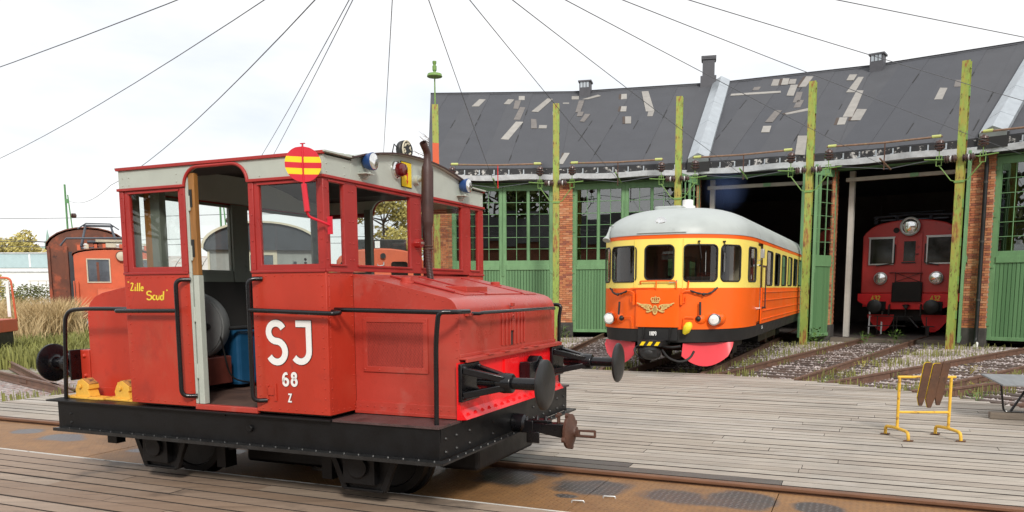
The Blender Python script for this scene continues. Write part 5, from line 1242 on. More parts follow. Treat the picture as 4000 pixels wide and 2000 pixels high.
d = MB(); d.cyl((XB, -.03, 2.685), (XB + .05, -.03, 2.685), .045, n=16); d.cyl((XB + .05, -.04, 2.685), (.06, -.10, 2.68), .018, n=8); d.cyl((XB, -.03, 2.13), (XB + .06, -.03, 2.13), .04, n=8, m=1); d.cyl((XB + .06, -.03, 2.13), (.09, -.11, 2.12), .012, n=8); d.build('exhaust_bracket', ['cab_grey', 'red_frame'], LO)
# --- lamps and signs on the cab front
for yy in (-.83, .86):
    d = MB(); c = (XB - .005, yy, 2.735); d.lathe((c[0], yy, 2.735), (1, yy, 2.735), [(0, .0), (.0, .025), (.02, .048), (.05, .064), (.085, .070), (.10, .070), (.102, .065)], 22); hl = lp('headlight', d, 'lamp_blue')
    d = MB(); d.lathe((c[0] + .1025, yy, 2.735), (1, yy, 2.735), [(0, .064), (.006, .058), (.012, .036), (.015, .0)], 22); lp('lens', d, 'lamp_mirror', parent=hl)
    d = MB(); d.tube(bend([(XB, yy - .03, 2.60), (XB + .05, yy - .03, 2.60), (XB + .06, yy, 2.66)], .03), .011, 6); d.bb(XB + .0005, XB + .08, yy - .09, yy + .03, 2.632, 2.640); lp('lamp_bracket', d, 'cab_grey', parent=hl)
d = MB(); d.lathe((XB, -.345, 2.735), (1, -.345, 2.735), [(0, .078), (.02, .074), (.03, .062)], 22); tl = lp('tail_lamp', d, 'chrome'); d = MB(); d.lathe((XB + .028, -.345, 2.735), (1, -.345, 2.735), [(0, .058), (.04, .056), (.065, .045), (.075, .0)], 22); lp('lens', d, 'lens_red', parent=tl)
d = MB(); d.bb(XB + .004, XB + .008, -.262, -.098, 2.612, 2.820); ws = lp('warning_sign', d, 'sign_yellow'); d = MB(); d.bb(XB + .002, XB + .005, -.268, -.092, 2.606, 2.826); lp('sign_edge', d, 'gloss_black', parent=ws)
bolt = [(-.196, 2.795), (-.172, 2.790), (-.176, 2.730), (-.158, 2.735), (-.168, 2.665), (-.156, 2.668), (-.176, 2.628), (-.186, 2.672), (-.176, 2.668), (-.178, 2.712), (-.198, 2.706)]
d = MB(); d.prism(bolt, 'x', XB + .0082, XB + .0095); lp('lightning_bolt', d, 'sign_red', parent=ws)
d = MB(); d.lathe((-.30, .12, 2.985), (-.24, .10, 2.985), [(0, .02), (.0, .075), (.01, .085), (.05, .085), (.06, .075)], 20); d.bb(-.30, -.26, .09, .13, 2.87, 2.93); sp_ = lp('siren', d, 'worn_black')
d = MB()
for k in range(6): a = k * PI / 3; d.tube([(-.232, .10 + .055 * math.cos(a + q * .3) * (1 - .25 * (q == 1)), 2.985 + .055 * math.sin(a + q * .3)) for q in range(3)], .009, 5)
d.tube([(-.235, .10 + .078 * math.cos(k * PI / 8), 2.985 + .078 * math.sin(k * PI / 8)) for k in range(16)], .008, 5, closed=True); lp('siren_grille', d, 'cream', parent=sp_)
d = MB(); d.tube([(-.29, .05, 2.98), (-.30, -.02, 3.02), (-.30, -.05, 2.95), (-.29, -.02, 2.88)], .006, 5); lp('cable', d, 'worn_black', parent=sp_)
# --- striped signal disc (two half discs folded slightly on their stem)
DC = Vector((-.146, -W - .15, 2.627)); RD_ = .128
def half(sgn, turn):
    ca, sa = math.cos(turn), math.sin(turn); bands = [(-1, -.56, 0), (-.56, -.22, 1), (-.22, .10, 0), (.10, .42, 1), (.42, 1, 0)]
    for lo, hi, mi in bands:
        row = []; 
        for k in range(9):
            z = lo + (hi - lo) * k / 8; xr = math.sqrt(max(0, 1 - z * z)); row.append((xr * RD_, z * RD_))
        vs = []
        for yy in (-.002, .002):
            for (xr, z) in row: vs.append(DC + Vector((sgn * .002, yy, z)))
            for (xr, z) in row: vs.append(DC + Vector((sgn * (xr * ca + .002), -xr * sa + yy, z)))
        fs = []
        for k in range(8): fs += [(k, k + 1, k + 10, k + 9), (18 + k, 27 + k, 28 + k, 19 + k), (9 + k, 10 + k, 28 + k, 27 + k)]
        DB[mi].add(vs, fs)
DB = [MB(), MB()]; half(1, -.52); half(-1, .80)
mat('disc_red', (0.60, 0.012, 0.03), 0.35, var=0.05); sgd = lp('signal_disc', DB[0], 'disc_red'); lp('yellow_stripe', DB[1], 'sign_yellow', parent=sgd)
d = MB(); d.tube([DC + Vector((0, 0, -.14)), DC + Vector((.012, .0, -.25)), DC + Vector((.022, .0, -.34))], .021, 8); d.tube([DC + Vector((0, 0, .145)), DC + Vector((0, -.004, 0)), DC + Vector((0, 0, -.14))], .007, 6); d.tube(bend([DC + Vector((.02, .0, -.34)), DC + Vector((.022, .02, -.375)), DC + Vector((.115, .14, -.43))], .03), .010, 8); d.bb(-.05, -.01, -W - .012, -W - .0005, 2.13, 2.26); d.bb(-.165, -.125, DC.y - .006, DC.y + .006, 2.772, 2.778); lp('disc_stem', d, 'disc_red', parent=sgd)
# --- rerailing ramps lying on the footplate
def ramp(x, y, rot, lab):
    r = thing('rerailing_ramp', lab, 'rerailing ramp', l2w(x, y, ZFT + .017), -YAW + rot, 'yellow rerailing ramps')
    r.scale = (.8, .9, .9)
    d = MB(); d.prism([(-.28, -.06), (-.24, -.08), (.26, -.08), (.36, -.05), (.36, .07), (-.24, .08), (-.28, .06)], 'z', 0, .022); d.build('base_plate', 'rerail_yellow', r, bevel=.004)
    d = MB(); d.prism([(-.11, .022), (.15, .022), (.115, .095), (.14, .105), (.135, .150), (.03, .200), (-.05, .185), (-.075, .10)], 'y', -.06, .06); d.cyl((.0, -.061, .125), (.0, -.080, .125), .022, n=10); d.build('block', 'rerail_yellow', r, bevel=.003); d = MB(); d.prism([(.03, .201), (.138, .151), (.142, .158), (.035, .210), (-.02, .199), (-.02, .192)], 'y', -.052, .052); d.build('block_top', 'rerail_worn', r)
    d = MB(); d.tube([(-.15, 0, .03), (-.165, 0, .08), (-.13, 0, .14), (-.08, 0, .16)], .016, 8); d.build('handle', 'rerail_yellow', r)
ramp(-2.99, -1.19, -.05, 'yellow rerailing ramp nearest the rear buffer on the footplate'); ramp(-2.50, -1.17, -.05, 'yellow rerailing ramp close beside the red cab side')
# ================================================================== RAILCAR
lm = mat('lamp_lit', (.62, .62, .60), .15, var=.25, scale=14); lmb = lm.node_tree.nodes['Principled BSDF']; lmb.inputs['Emission Color'].default_value = (1, .97, .9, 1); lmb.inputs['Emission Strength'].default_value = 0.16
RC = thing('railcar', 'orange and yellow diesel railcar with rounded grey roof coming out of the shed', 'railcar', (2.96, 16.35, 0), R(245))
# local: x forward (front at 0, body towards -x), y to the right of the picture
OUT = [(0.0, 0.0), (.004, .18), (.012, .36), (.05, .50), (.13, .70), (.25, .90), (.42, 1.09), (.62, 1.25), (.88, 1.39), (1.2, 1.49), (1.6, 1.555), (2.1, 1.59), (2.43, 1.60)]
def smooth_out(n=6):
    P = OUT; o = []
    for i in range(len(P) - 1):
        p0 = P[i - 1] if i else (P[1][0], -P[1][1]); p1, p2 = P[i], P[i + 1]; p3 = P[i + 2] if i + 2 < len(P) else (P[-1][0] * 2 - P[-2][0], P[-1][1] * 2 - P[-2][1])
        for k in range(n):
            t_ = k / n; o.append(tuple(.5 * (2 * p1[q] + (p2[q] - p0[q]) * t_ + (2 * p0[q] - 5 * p1[q] + 4 * p2[q] - p3[q]) * t_ ** 2 + (3 * p1[q] - p0[q] - 3 * p2[q] + p3[q]) * t_ ** 3) for q in (0, 1)))
    o.append(P[-1]); return o
SO = smooth_out(); CL = 14.5
SIDE = SO + [(2.43 + (CL - 2.43) * k / 30, 1.60) for k in range(1, 31)]
arcl = [0.0]
for i in range(1, len(SIDE)): arcl.append(arcl[-1] + math.hypot(SIDE[i][0] - SIDE[i - 1][0], SIDE[i][1] - SIDE[i - 1][1]))
def at(u, z, off=0.0):
    """point on the body skin: u = distance round the nose from the centre line (+ right)"""
    a = abs(u); i = 0
    while i < len(arcl) - 2 and arcl[i + 1] < a: i += 1
    t_ = (a - arcl[i]) / (arcl[i + 1] - arcl[i]); p, q = SIDE[i], SIDE[i + 1]; s = p[0] + (q[0] - p[0]) * t_; y = p[1] + (q[1] - p[1]) * t_
    dx, dy = q[0] - p[0], q[1] - p[1]; ln = math.hypot(dx, dy); nx_, ny_ = -dy / ln, dx / ln      # outward: (-s, +y)
    return Vector((-(s + nx_ * off), (y + ny_ * off) * (1 if u >= 0 else -1), z))
def u_of_off(off):
    for i in range(len(SIDE) - 1):
        if SIDE[i + 1][1] >= off: return arcl[i] + (arcl[i + 1] - arcl[i]) * (off - SIDE[i][1]) / max(1e-6, SIDE[i + 1][1] - SIDE[i][1])
def u_of_s(s): 
    for i in range(len(SIDE) - 1):
        if SIDE[i + 1][0] >= s: return arcl[i] + (arcl[i + 1] - arcl[i]) * (s - SIDE[i][0]) / max(1e-6, SIDE[i + 1][0] - SIDE[i][0])
def cp(name, mb, m_, parent=RC, bevel=0, label=None): return mb.build(name, m_, parent, bevel=bevel, label=label)
UMAX = arcl[-1]
US = sorted({*[round(x, 4) for x in arcl], *[-round(x, 4) for x in arcl]})
def skin(z0, z1, o0=0.0, o1=0.0, u0=-UMAX, u1=UMAX, th=.03):
    d = MB(); us = [u0] + [u for u in US if u0 < u < u1] + [u1]; vs = []
    for u in us: vs += [at(u, z0, o0), at(u, z1, o1), at(u, z1, o1 - th), at(u, z0, o0 - th)]
    for i in range(len(us) - 1):
        a_ = i * 4; b_ = a_ + 4
        d.add([], [])
    o = len(d.v); d.v += [tuple(p) for p in vs]
    for i in range(len(us) - 1):
        a_, b_ = i * 4, i * 4 + 4
        for f, sm in (((a_, b_, b_ + 1, a_ + 1), True), ((a_ + 1, b_ + 1, b_ + 2, a_ + 2), False), ((a_ + 2, b_ + 2, b_ + 3, a_ + 3), True), ((a_ + 3, b_ + 3, b_, a_), False)):
            d.f.append(list(f)); d.mi.append(0); d.sm.append(sm)
    e = (len(us) - 1) * 4; d.f += [[0, 1, 2, 3], [e + 3, e + 2, e + 1, e]]; d.mi += [0, 0]; d.sm += [False, False]
    return d
UD0, UD1 = u_of_s(2.46), u_of_s(3.22)      # passenger door on the right side
cp('skirt', skin(.62, .885, -.05, -.012), 'rubber')
for u0, u1 in ((-UMAX, UD0), (UD1, UMAX)): cp('body_orange', skin(.886, 1.718, 0, 0, u0, u1), 'car_orange')
UO = lambda off: u_of_off(off)
WN = [(-.275, .315, 1.885, 2.575, .10), (UO(.50), UO(1.085) + .02, 1.85, 2.575, .10), (UO(1.16), UO(1.44) + .04, 1.85, 2.575, .10), (u_of_s(1.50), u_of_s(2.22), 1.85, 2.57, .08),
      (-UO(1.10), -UO(.47), 1.85, 2.575, .10), (-UO(1.44) - .04, -UO(1.17), 1.85, 2.575, .10), (-u_of_s(2.22), -u_of_s(1.5), 1.85, 2.57, .08)]
for k in range(7):
    s_ = 3.92 + k * 1.49
    if s_ + 1.05 < CL: WN += [(u_of_s(s_), u_of_s(s_ + 1.03), 1.775, 2.585, .09), (-u_of_s(s_ + 1.03), -u_of_s(s_), 1.775, 2.585, .09)]
uu = sorted({*US, UD0, UD1, *[w[0] for w in WN], *[w[1] for w in WN]}); zz = sorted({1.7185, 2.709, *[w[2] for w in WN], *[w[3] for w in WN]})
d = MB(); UG = {}
def vid(u, z, off):
    k = (round(u, 5), round(z, 5), off)
    if k not in UG: UG[k] = len(d.v); d.v.append(tuple(at(u, z, off)))
    return UG[k]
for i in range(len(uu) - 1):
    for j in range(len(zz) - 1):
        cu, cz = (uu[i] + uu[i + 1]) / 2, (zz[j] + zz[j + 1]) / 2
        if UD0 < cu < UD1 or any(w[0] < cu < w[1] and w[2] < cz < w[3] for w in WN): continue
        for off in (0, -.03): d.f.append([vid(uu[i], zz[j], off), vid(uu[i + 1], zz[j], off), vid(uu[i + 1], zz[j + 1], off), vid(uu[i], zz[j + 1], off)]); d.mi.append(0 if off == 0 else 1); d.sm.append(True)
for (w0, w1, z0, z1, r) in WN:      # rounded corners of the openings
    for (cu, su, cz, sz_) in ((w0, 1, z0, 1), (w1, -1, z0, 1), (w0, 1, z1, -1), (w1, -1, z1, -1)):
        pts = [(cu + su * (r - r * math.cos(R(a_))), cz + sz_ * (r - r * math.sin(R(a_)))) for a_ in range(0, 91, 15)]
        for off in (.0005, -.029):
            vs = [at(cu, cz, off)] + [at(p[0], p[1], off) for p in pts]; d.add(vs, [(0, q, q + 1) for q in range(1, len(pts))], 0, False)
d.build('body_yellow', ['car_yellow', 'car_cream'], RC)
cp('body_stripe', skin(2.7095, 2.79, 0.004, 0.004), 'car_orange')
cp('roof_gutter', skin(2.786, 2.802, .018, .018, th=.05), 'car_roof')
# door recess
d = MB(); p0, p1 = at(UD0, 0), at(UD1, 0); d.bb(p1.x, p0.x, 1.30, 1.50, .70, 2.70); cp('door_recess', d, 'cab_dark')
cp('passenger_door', skin(.90, 1.718, -.05, -.05, UD0 + .10, UD1 - .01), 'car_orange'); cp('door_upper', skin(1.7185, 2.66, -.05, -.05, UD0 + .10, UD1 - .01), 'car_yellow')
# roof dome
d = MB(); NT = 12; rows = []
us = US
for k in range(NT + 1):
    th = R(90 * k / NT); row = []
    for u in us:
        p = at(u, 0); s = -p.x; f = max(0.0, 1 - s / 2.43); y = p.y * (math.cos(th) if k < NT else 0.0) ** .75; x = p.x - 2.15 * f * (1 - math.cos(th)) ** 1.0
        row.append((x, y, 2.795 + .675 * math.sin(th) ** .92))
    rows.append(row)
n_ = len(us); d.v = [p for row in rows for p in row]
for k in range(NT):
    for i in range(n_ - 1): d.f.append([k * n_ + i, k * n_ + i + 1, (k + 1) * n_ + i + 1, (k + 1) * n_ + i]); d.mi.append(0); d.sm.append(True)
roofc = cp('roof', d, 'car_roof')
def roofz(y, s=6): return 2.795 + .675 * math.sqrt(max(0, 1 - (abs(y) / 1.6) ** 2.4)) 
d = MB(); d.lathe((-2.1, .10, 3.40), (-2.1, .10, 4), [(0, .17), (.13, .165), (.14, .12), (.26, .12), (.27, .09), (.28, .0)], 18); cp('exhaust_cowl', d, 'white_paint')
d = MB(); d.prism(rrect(-1.85, -1.25, -.45, .15, .1), 'z', 3.30, 3.475); cp('roof_ventilator', d, 'car_roof', bevel=.02)
d = MB(); d.prism([(-3.4, 3.0), (-3.0, 3.0), (-3.3, 3.22), (-3.4, 3.22)], 'y', 1.12, 1.36); cp('roof_ventilator', d, 'car_roof', bevel=.02); d = MB(); d.prism([(-7.4, 2.95), (-7.0, 2.95), (-7.1, 3.18), (-7.4, 3.18)], 'y', 1.12, 1.42); cp('roof_ventilator', d, 'car_roof', bevel=.02)
# roof headlight
d = MB(); d.lathe((-.42, 0, 3.027), (1, 0, 3.027), [(0, .10), (.22, .125), (.27, .128), (.28, .115)], 24); hl = cp('roof_headlight', d, 'chrome'); d = MB(); d.lathe((-.140, 0, 3.027), (1, 0, 3.027), [(0, .113), (.02, .10), (.035, .05), (.038, 0)], 24); cp('lens', d, 'lamp_mirror', parent=hl)
d = MB(); d.tube([at(u, 2.83, .02) for u in [-.45 + k * .1 for k in range(11)]], .012, 5); cp('drip_strip', d, 'car_roof')
# windows
def patch(u0, u1, z0, z1, r, off, nu=10):
    d = MB(); prof = []
    for k in range(6): a = R(90 * k / 5); prof.append((z0 + r - r * math.cos(a), r - r * math.sin(a)))
    prof2 = [(z1 - (p[0] - z0), p[1]) for p in prof[::-1]]; rowz = prof + prof2; vs = []
    for z, ins in rowz:
        for q in range(nu + 1): vs.append(at(u0 + ins + (u1 - u0 - 2 * ins) * q / nu, z, off))
    d.add(vs, [(i * (nu + 1) + q, i * (nu + 1) + q + 1, (i + 1) * (nu + 1) + q + 1, (i + 1) * (nu + 1) + q) for i in range(len(rowz) - 1) for q in range(nu)], 0, True); return d
def loop(u0, u1, z0, z1, r, off):
    return [at(p[0], p[1], off) for p in rrect(u0, u1, z0, z1, r, 6)] 
def loopd(u0, u1, z0, z1, r, off, k=4):
    base = rrect(u0, u1, z0, z1, r, 6); o = []
    for i in range(len(base)):
        p, q = base[i], base[(i + 1) % len(base)]
        for t_ in range(k): o.append(at(p[0] + (q[0] - p[0]) * t_ / k, p[1] + (q[1] - p[1]) * t_ / k, off))
    return o
for (u0, u1, z0, z1, r) in WN:
    d = MB(); d.tube(loopd(u0, u1, z0, z1, r, .002), .017, 6, closed=True); w = cp('window', d, 'rubber')
    cp('glass', patch(u0 + .004, u1 - .004, z0 + .004, z1 - .004, r, -.008), 'car_glass', parent=w)
# inside: floor, ceiling, cab bulkhead, desk and rows of seats
inner = [at(u, 0, -.05) for u in US]; ring2 = [(p.x, p.y) for p in inner]
d = MB(); d.prism(ring2, 'z', .90, .95); cp('floor', d, 'car_brown'); d = MB(); d.prism(ring2, 'z', 2.70, 2.72); cp('ceiling', d, 'car_cream')
for x in (-2.38, -12.9):
    for (y0, y1, m_) in ((-1.54, -.40, 'car_brown'), (.35, 1.0, 'car_brown'), (1.001, 1.54, 'car_cream')): d = MB(); d.bb(x - .04, x, y0, y1, .95, 2.70); cp('bulkhead', d, m_)
d = MB(); d.bb(-.95, -.45, .30, 1.05, .95, 1.80); d.bb(-.90, -.50, .45, .95, 1.801, 1.95); cp('driver_desk', d, 'cab_dark', bevel=.02)
d = MB(); d.bb(-1.75, -1.30, .42, .88, 1.35, 1.45); d.bb(-1.80, -1.72, .42, .88, 1.46, 2.05); cp('driver_seat', d, 'seat_red', bevel=.03)
for k in range(9):
    for y in (-1.02, 1.02): d = MB(); x = -3.7 - k * 1.0; d.bb(x - .12, x, y - .48, y + .48, 1.0, 2.02); cp('seat', d, 'seat_red', bevel=.04)
# faint driver's cab things just behind the glass
for z in (1.61, 1.42, 1.18, .98):
    d = MB(); pts = [at(u_of_s(3.35 + k * (CL - 3.4) / 12), z, .008) for k in range(13)]; d.tube(pts, .016, 6); cp('side_rib', d, 'car_orange')
# wipers
for u0, ub in ((.80, .86), (1.36, 1.30)):
    d = MB(); d.tube([at(u0, 2.63, .04), at(u0 + .06, 2.30, .03)], .009, 6); d.tube([at(ub + .09, 2.46, .022), at(ub + .09, 1.98, .022)], .009, 5); d.cyl(at(u0, 2.64, .0), at(u0, 2.64, .06), .02, n=8); cp('wiper', d, 'rubber')
    d = MB(); d.tube([at(ub + .082, 2.42, .030), at(ub + .082, 2.04, .030)], .004, 5); cp('wiper_blade', d, 'alu')
# gangway door in the nose
cp('nose_door', skin(.925, 1.69, .045, .045, -.445, .445, .05), 'car_orange', bevel=.006)
d = MB()
for u in (-.50, .50): d.tube([at(u, 1.70, .012), at(u, 2.70, .012)], .007, 5)
cp('door_joint', d, 'car_yellow')
d = MB(); d.tube(bend([at(-.365, 1.80, .0), at(-.36, 1.86, .06), at(0, 1.865, .06), at(.375, 1.86, .06), at(.385, 1.70, .05)], .05), .014, 8); d.tube([at(-.02, 1.86, .06), at(-.02, 1.69, .06)], .013, 6); d.tube([at(-.57, 1.715, .05), at(-.05, 1.72, .06)], .013, 6); d.tube([at(.60, 1.72, .05), at(.61, 1.86, .05)], .014, 6); cp('nose_handrail', d, 'car_orange')
d = MB(); d.cyl(at(.38, 1.84, 0), at(.38, 1.84, .05), .012, n=8); d.tube([at(.24, 1.83, .05), at(.385, 1.83, .05)], .009, 6); d.tube([at(.385, 1.82, .05), at(.385, 1.88, .05)], .012, 6); cp('door_handle', d, 'chrome')
for sg in (-1, 1):
    d = MB(); d.tube(bend([at(sg * .48, 1.55, .0), at(sg * .49, 1.62, .05), at(sg * .54, 1.66, .06), at(sg * .64, 1.665, .06)], .03), .016, 6); d.bb(-.04, .05, *sorted((sg * .47, sg * .51)), 1.38, 1.60); d.tube([at(sg * .48, 1.42, .05), at(sg * .56, 1.44, .05), at(sg * .56, 1.56, .05)], .012, 6); cp('cable_holder', d, 'car_orange')
    d = MB(); pts = [at(sg * (.64 + .56 * t_ / 10), 1.665 - .07 * math.sin(PI * t_ / 10) + (.02 if t_ > 7 else 0) * (t_ - 7), .06 + .012 * (-1) ** t_) for t_ in range(11)]
    d.tube(pts, [.016 + .008 * (t_ % 2) for t_ in range(11)], 8); d.sphere(at(sg * .9, 1.59, .07), .035, 8); cp('jumper_cable', d, 'rubber')
    # headlight pods
    base = at(sg * UO(1.09), 1.085, 0); 
    d = MB(); q = at(sg * UO(.86), 1.085, 0); r0 = at(sg * UO(1.34), 1.085, 0)
    cx_ = -.30; d.sphere((-.52, sg * 1.08, 1.085), .15, 18, sq=(2.0, 1.35, .98)); d.sphere((-.30, sg * .80, 1.085), .12, 14, sq=(1.4, 1.2, 1.1)); cp('lamp_pod', d, 'car_orange')
    d = MB(); d.lathe((-.36, sg * 1.10, 1.085), (1, sg * 1.10, 1.085), [(0, .125), (.12, .125), (.14, .118), (.142, .10)], 26); h = cp('headlight', d, 'chrome'); d = MB(); d.lathe((-.222, sg * 1.10, 1.085), (1, sg * 1.10, 1.085), [(0, .100), (.02, .09), (.035, .05), (.04, 0)], 26); cp('lens', d, 'lamp_lit', parent=h)
    d = MB(); d.sphere((-.155, sg * .80, 1.10), .058, 14); cp('marker_lamp', d, 'worn_black')
    d = MB(); d.tube([at(sg * UO(.80), 1.17, .10), at(sg * UO(.80), 1.44, .08)], .022, 8); cp('rubber_buffer', d, 'rubber')
    d = MB(); d.tube(bend([at(sg * .74, 1.13, .06), at(sg * .53, 1.14, .06), at(sg * .515, .93, .05)], .04), .012, 6); cp('step_rail', d, 'car_orange')
# bag hung on the step rail
d = MB(); pts = [(.06, .70, 1.02), (.05, .67, .99), (.05, .63, .93), (.04, .60, .86), (.04, .56, .80)]
d.tube(pts, [.035, .075, .085, .075, .03], 12); bag = tag(d.build('yellow_bag', 'bag_yellow', None, loc=RC.location, rot=R(245)), 'crumpled yellow bag hanging below the headlight of the orange railcar', 'bag')
# winged wheel emblem with crown
EM = MB(); O = Vector((.062, -.025, 1.345)); eu, ez, en = Vector((0, 1, 0)), Vector((0, 0, 1)), Vector((1, 0, 0))
def erib(pts, w, dd=.010): EM.ribbon(pts, w, O, eu, ez, en, dd)
erib([(-.005 + .042 * math.cos(R(a)), -.085 + .085 * math.sin(R(a)) + .02) for a in range(0, 361, 18)], .020, .02)
for a in range(0, 180, 45): erib([(-.005 + .036 * math.cos(R(a)), -.065 + .075 * math.sin(R(a))), (-.005 - .036 * math.cos(R(a)), -.065 - .075 * math.sin(R(a)))], .008, .014)
for sg in (-1, 1):
    erib([(sg * .05, -.055), (sg * .085, -.08), (sg * .12, -.07), (sg * .14, -.02), (sg * .12, .02), (sg * .085, .015), (sg * .08, -.015), (sg * .10, -.02)], .022, .018)
    erib([(sg * .10, .03), (sg * .18, .045), (sg * .29, .045), (sg * .385, .075)], .020, .016)
    for k in range(5):
        x0 = .15 - .01 * k; z0 = .022 - .027 * k; erib([(sg * x0, z0), (sg * (.24 - .02 * k), z0 - .004), (sg * (.345 - .052 * k), z0 + .018 - .006 * k)], .019, .013)
    erib([(sg * .04, -.045), (sg * .09, -.09), (sg * .15, -.11), (sg * .19, -.10)], .018, .014)
# crown
erib([(-.075, .095), (0, .085), (.075, .095)], .028, .016)
for sg in (-1, 1): erib([(sg * .07, .11), (sg * .092, .15), (sg * .07, .185), (.0, .175)], .016, .014); erib([(sg * .035, .10), (sg * .045, .15), (sg * .02, .18)], .012, .014)
erib([(0, .10), (0, .215)], .014, .014); erib([(-.018, .20), (.018, .20)], .010, .014)
for k in range(5): EM.sphere(O + eu * (-.06 + .03 * k) + ez * (.125) + en * .008, .012, 6)
cp('winged_wheel_emblem', EM, 'gold')
# number, skirt front, coupler
d = MB(); letters(d, '1109', (.012, -.160, .755), (0, 1, 0), (0, 0, 1), (1, 0, 0), .085, .21, .004); cp('fleet_number', d, 'white_paint')
d = MB(); d.bb(-.16, .006, -.40, .42, .66, .922); cp('front_apron', d, 'rubber')
d = MB()
for y in (-.27, .28): d.tube([(.03, y, .93), (.04, y, .80), (.02, y - .03, .68)], .016, 6)
cp('apron_strap', d, 'worn_black')
d = MB(); d.bb(-.35, .40, -.29, .19, .56, .675); d.bb(.40, .402, -.29, .19, .56, .66); cb = cp('coupler_housing', d, 'worn_black', bevel=.01)
for k in range(3):
    y0 = -.25 + k * .15; d = MB(); d.prism([(y0, .575), (y0 + .075, .575), (y0 + .125, .652), (y0 + .05, .652)], 'x', .4025, .406); cp('hazard_stripe', d, 'sign_yellow', parent=cb)
d = MB(); d.sphere((.30, -.05, .43), .16, 16, sq=(1.2, 1.35, .95)); d.bb(.30, .47, -.20, .14, .36, .50); d.sphere((.22, -.22, .44), .10, 12); cp('coupler_head', d, 'worn_black')
for pts in ([(.2, -.28, .58), (.3, -.40, .50), (.3, -.34, .36), (.25, -.2, .30)], [(.2, .18, .55), (.28, .38, .54), (.28, .55, .57)], [(.2, .16, .48), (.25, .30, .32), (.22, .55, .24), (.15, .72, .32), (0, .76, .45)]):
    d = MB(); d.tube(bend(pts, .12), .024, 8); cp('brake_hose', d, 'rubber')
# snow ploughs / guards
for sg in (-1, 1):
    d = MB(); P0 = []
    for k in range(13):
        t_ = k / 12; y = sg * (.50 + .88 * t_); dep = .10 + (.62 - .10) * 0
        xb = -.15 - .75 * t_; bot = .53 - .41 * math.sin(PI * min(1, t_ * .80 + .12)) ** .8 * (1 if t_ < .98 else .2)
        P0.append(((xb, y, .60), (xb + .10, y, bot)))
    vs = [p for a_, b_ in P0 for p in (a_, b_)]; vs2 = [(p[0] - .02, p[1], p[2]) for p in vs]
    d.add(vs + vs2, [(2 * i, 2 * i + 1, 2 * i + 3, 2 * i + 2) for i in range(12)] + [(26 + 2 * i, 26 + 2 * i + 2, 26 + 2 * i + 3, 26 + 2 * i + 1) for i in range(12)] + [(2 * i + 1, 26 + 2 * i + 1, 26 + 2 * i + 3, 2 * i + 3) for i in range(12)], 0, True); cp('rail_guard', d, 'plough_red')
# horn, mirror, door rails
d = MB(); d.lathe((-.62, -1.22, 3.02), (-.44, -1.25, 2.72), [(0, .018), (.12, .02), (.24, .035), (.32, .08), (.34, .085)], 14); d.tube([(-.85, -1.08, 3.0), (-.66, -1.20, 3.05)], .02, 6); cp('air_horn', d, 'car_roof')
for sg in (-1, 1): d = MB(); p = at(sg * (UD0 - .06), 2.46, .10); d.bb(p.x - .06, p.x + .05, p.y - .04, p.y + .04, 2.36, 2.56); d.tube([at(sg * (UD0 - .06), 2.30, 0), at(sg * (UD0 - .06), 2.34, .08)], .012, 6); cp('mirror', d, 'alu', bevel=.01)
for u in (UD0 - .05, UD1 + .06):
    d = MB(); d.tube(bend([at(u, 2.22, 0), at(u, 2.20, .07), at(u, 1.26, .07), at(u, 1.24, 0)], .03), .016, 8)
    for z in (2.20, 1.26): d.cyl(at(u, z, 0), at(u, z, .09), .022, n=8)
    cp('door_handrail', d, 'chrome' if u < UD0 else 'exhaust_iron')
# bogies, wheels, underframe
for xb in (-2.9, -11.0):
    for dx in (-1.0, 1.0):
        d = MB()
        for sg in (-1, 1): d.lathe((xb + dx, sg * .70, .38), (xb + dx, sg * 1.2, .38), [(0, .42), (.03, .41), (.04, .385), (.14, .38), (.15, .33), (.13, .10)], 26)
        d.cyl((xb + dx, -.8, .38), (xb + dx, .8, .38), .07, n=10); cp('wheelset', d, 'rusty_iron')
    d = MB()
    for sg in (-1, 1): d.bb(xb - 1.3, xb + 1.3, sg * .98 - .05, sg * .98 + .05, .34, .52); d.bb(xb - .3, xb + .3, sg * 1.0 - .08, sg * 1.0 + .08, .22, .5)
    d.bb(xb - .2, xb + .2, -1, 1, .3, .5); cp('bogie_frame', d, 'frame_black', bevel=.02)
d = MB(); d.bb(-CL, -2.0, -1.45, 1.45, .66, .88); d.bb(-8.5, -5.0, -1.3, 1.3, .35, .66); cp('underframe', d, 'frame_black')
d = MB()
for k in range(3): d.bb(-3.55 - k * .07, -3.51 - k * .07, 1.578, 1.5795, .80 - .0, .86)
d.bb(-3.75, -3.5, 1.5785, 1.5795, .76, .78); cp('data_plate', d, 'white_paint')

# ================================================================== MAROON ELECTRIC LOCOMOTIVE IN THE SHED
ang = R(54.8); rr_ = Vector((math.sin(ang), -math.cos(ang), 0)); fp_ = Vector((14.35, 28.7, 0)) - rr_ * .22
EL = thing('electric_locomotive', 'dark red electric locomotive with three round headlights inside the open shed', 'locomotive', tuple(fp_), ang + PI)
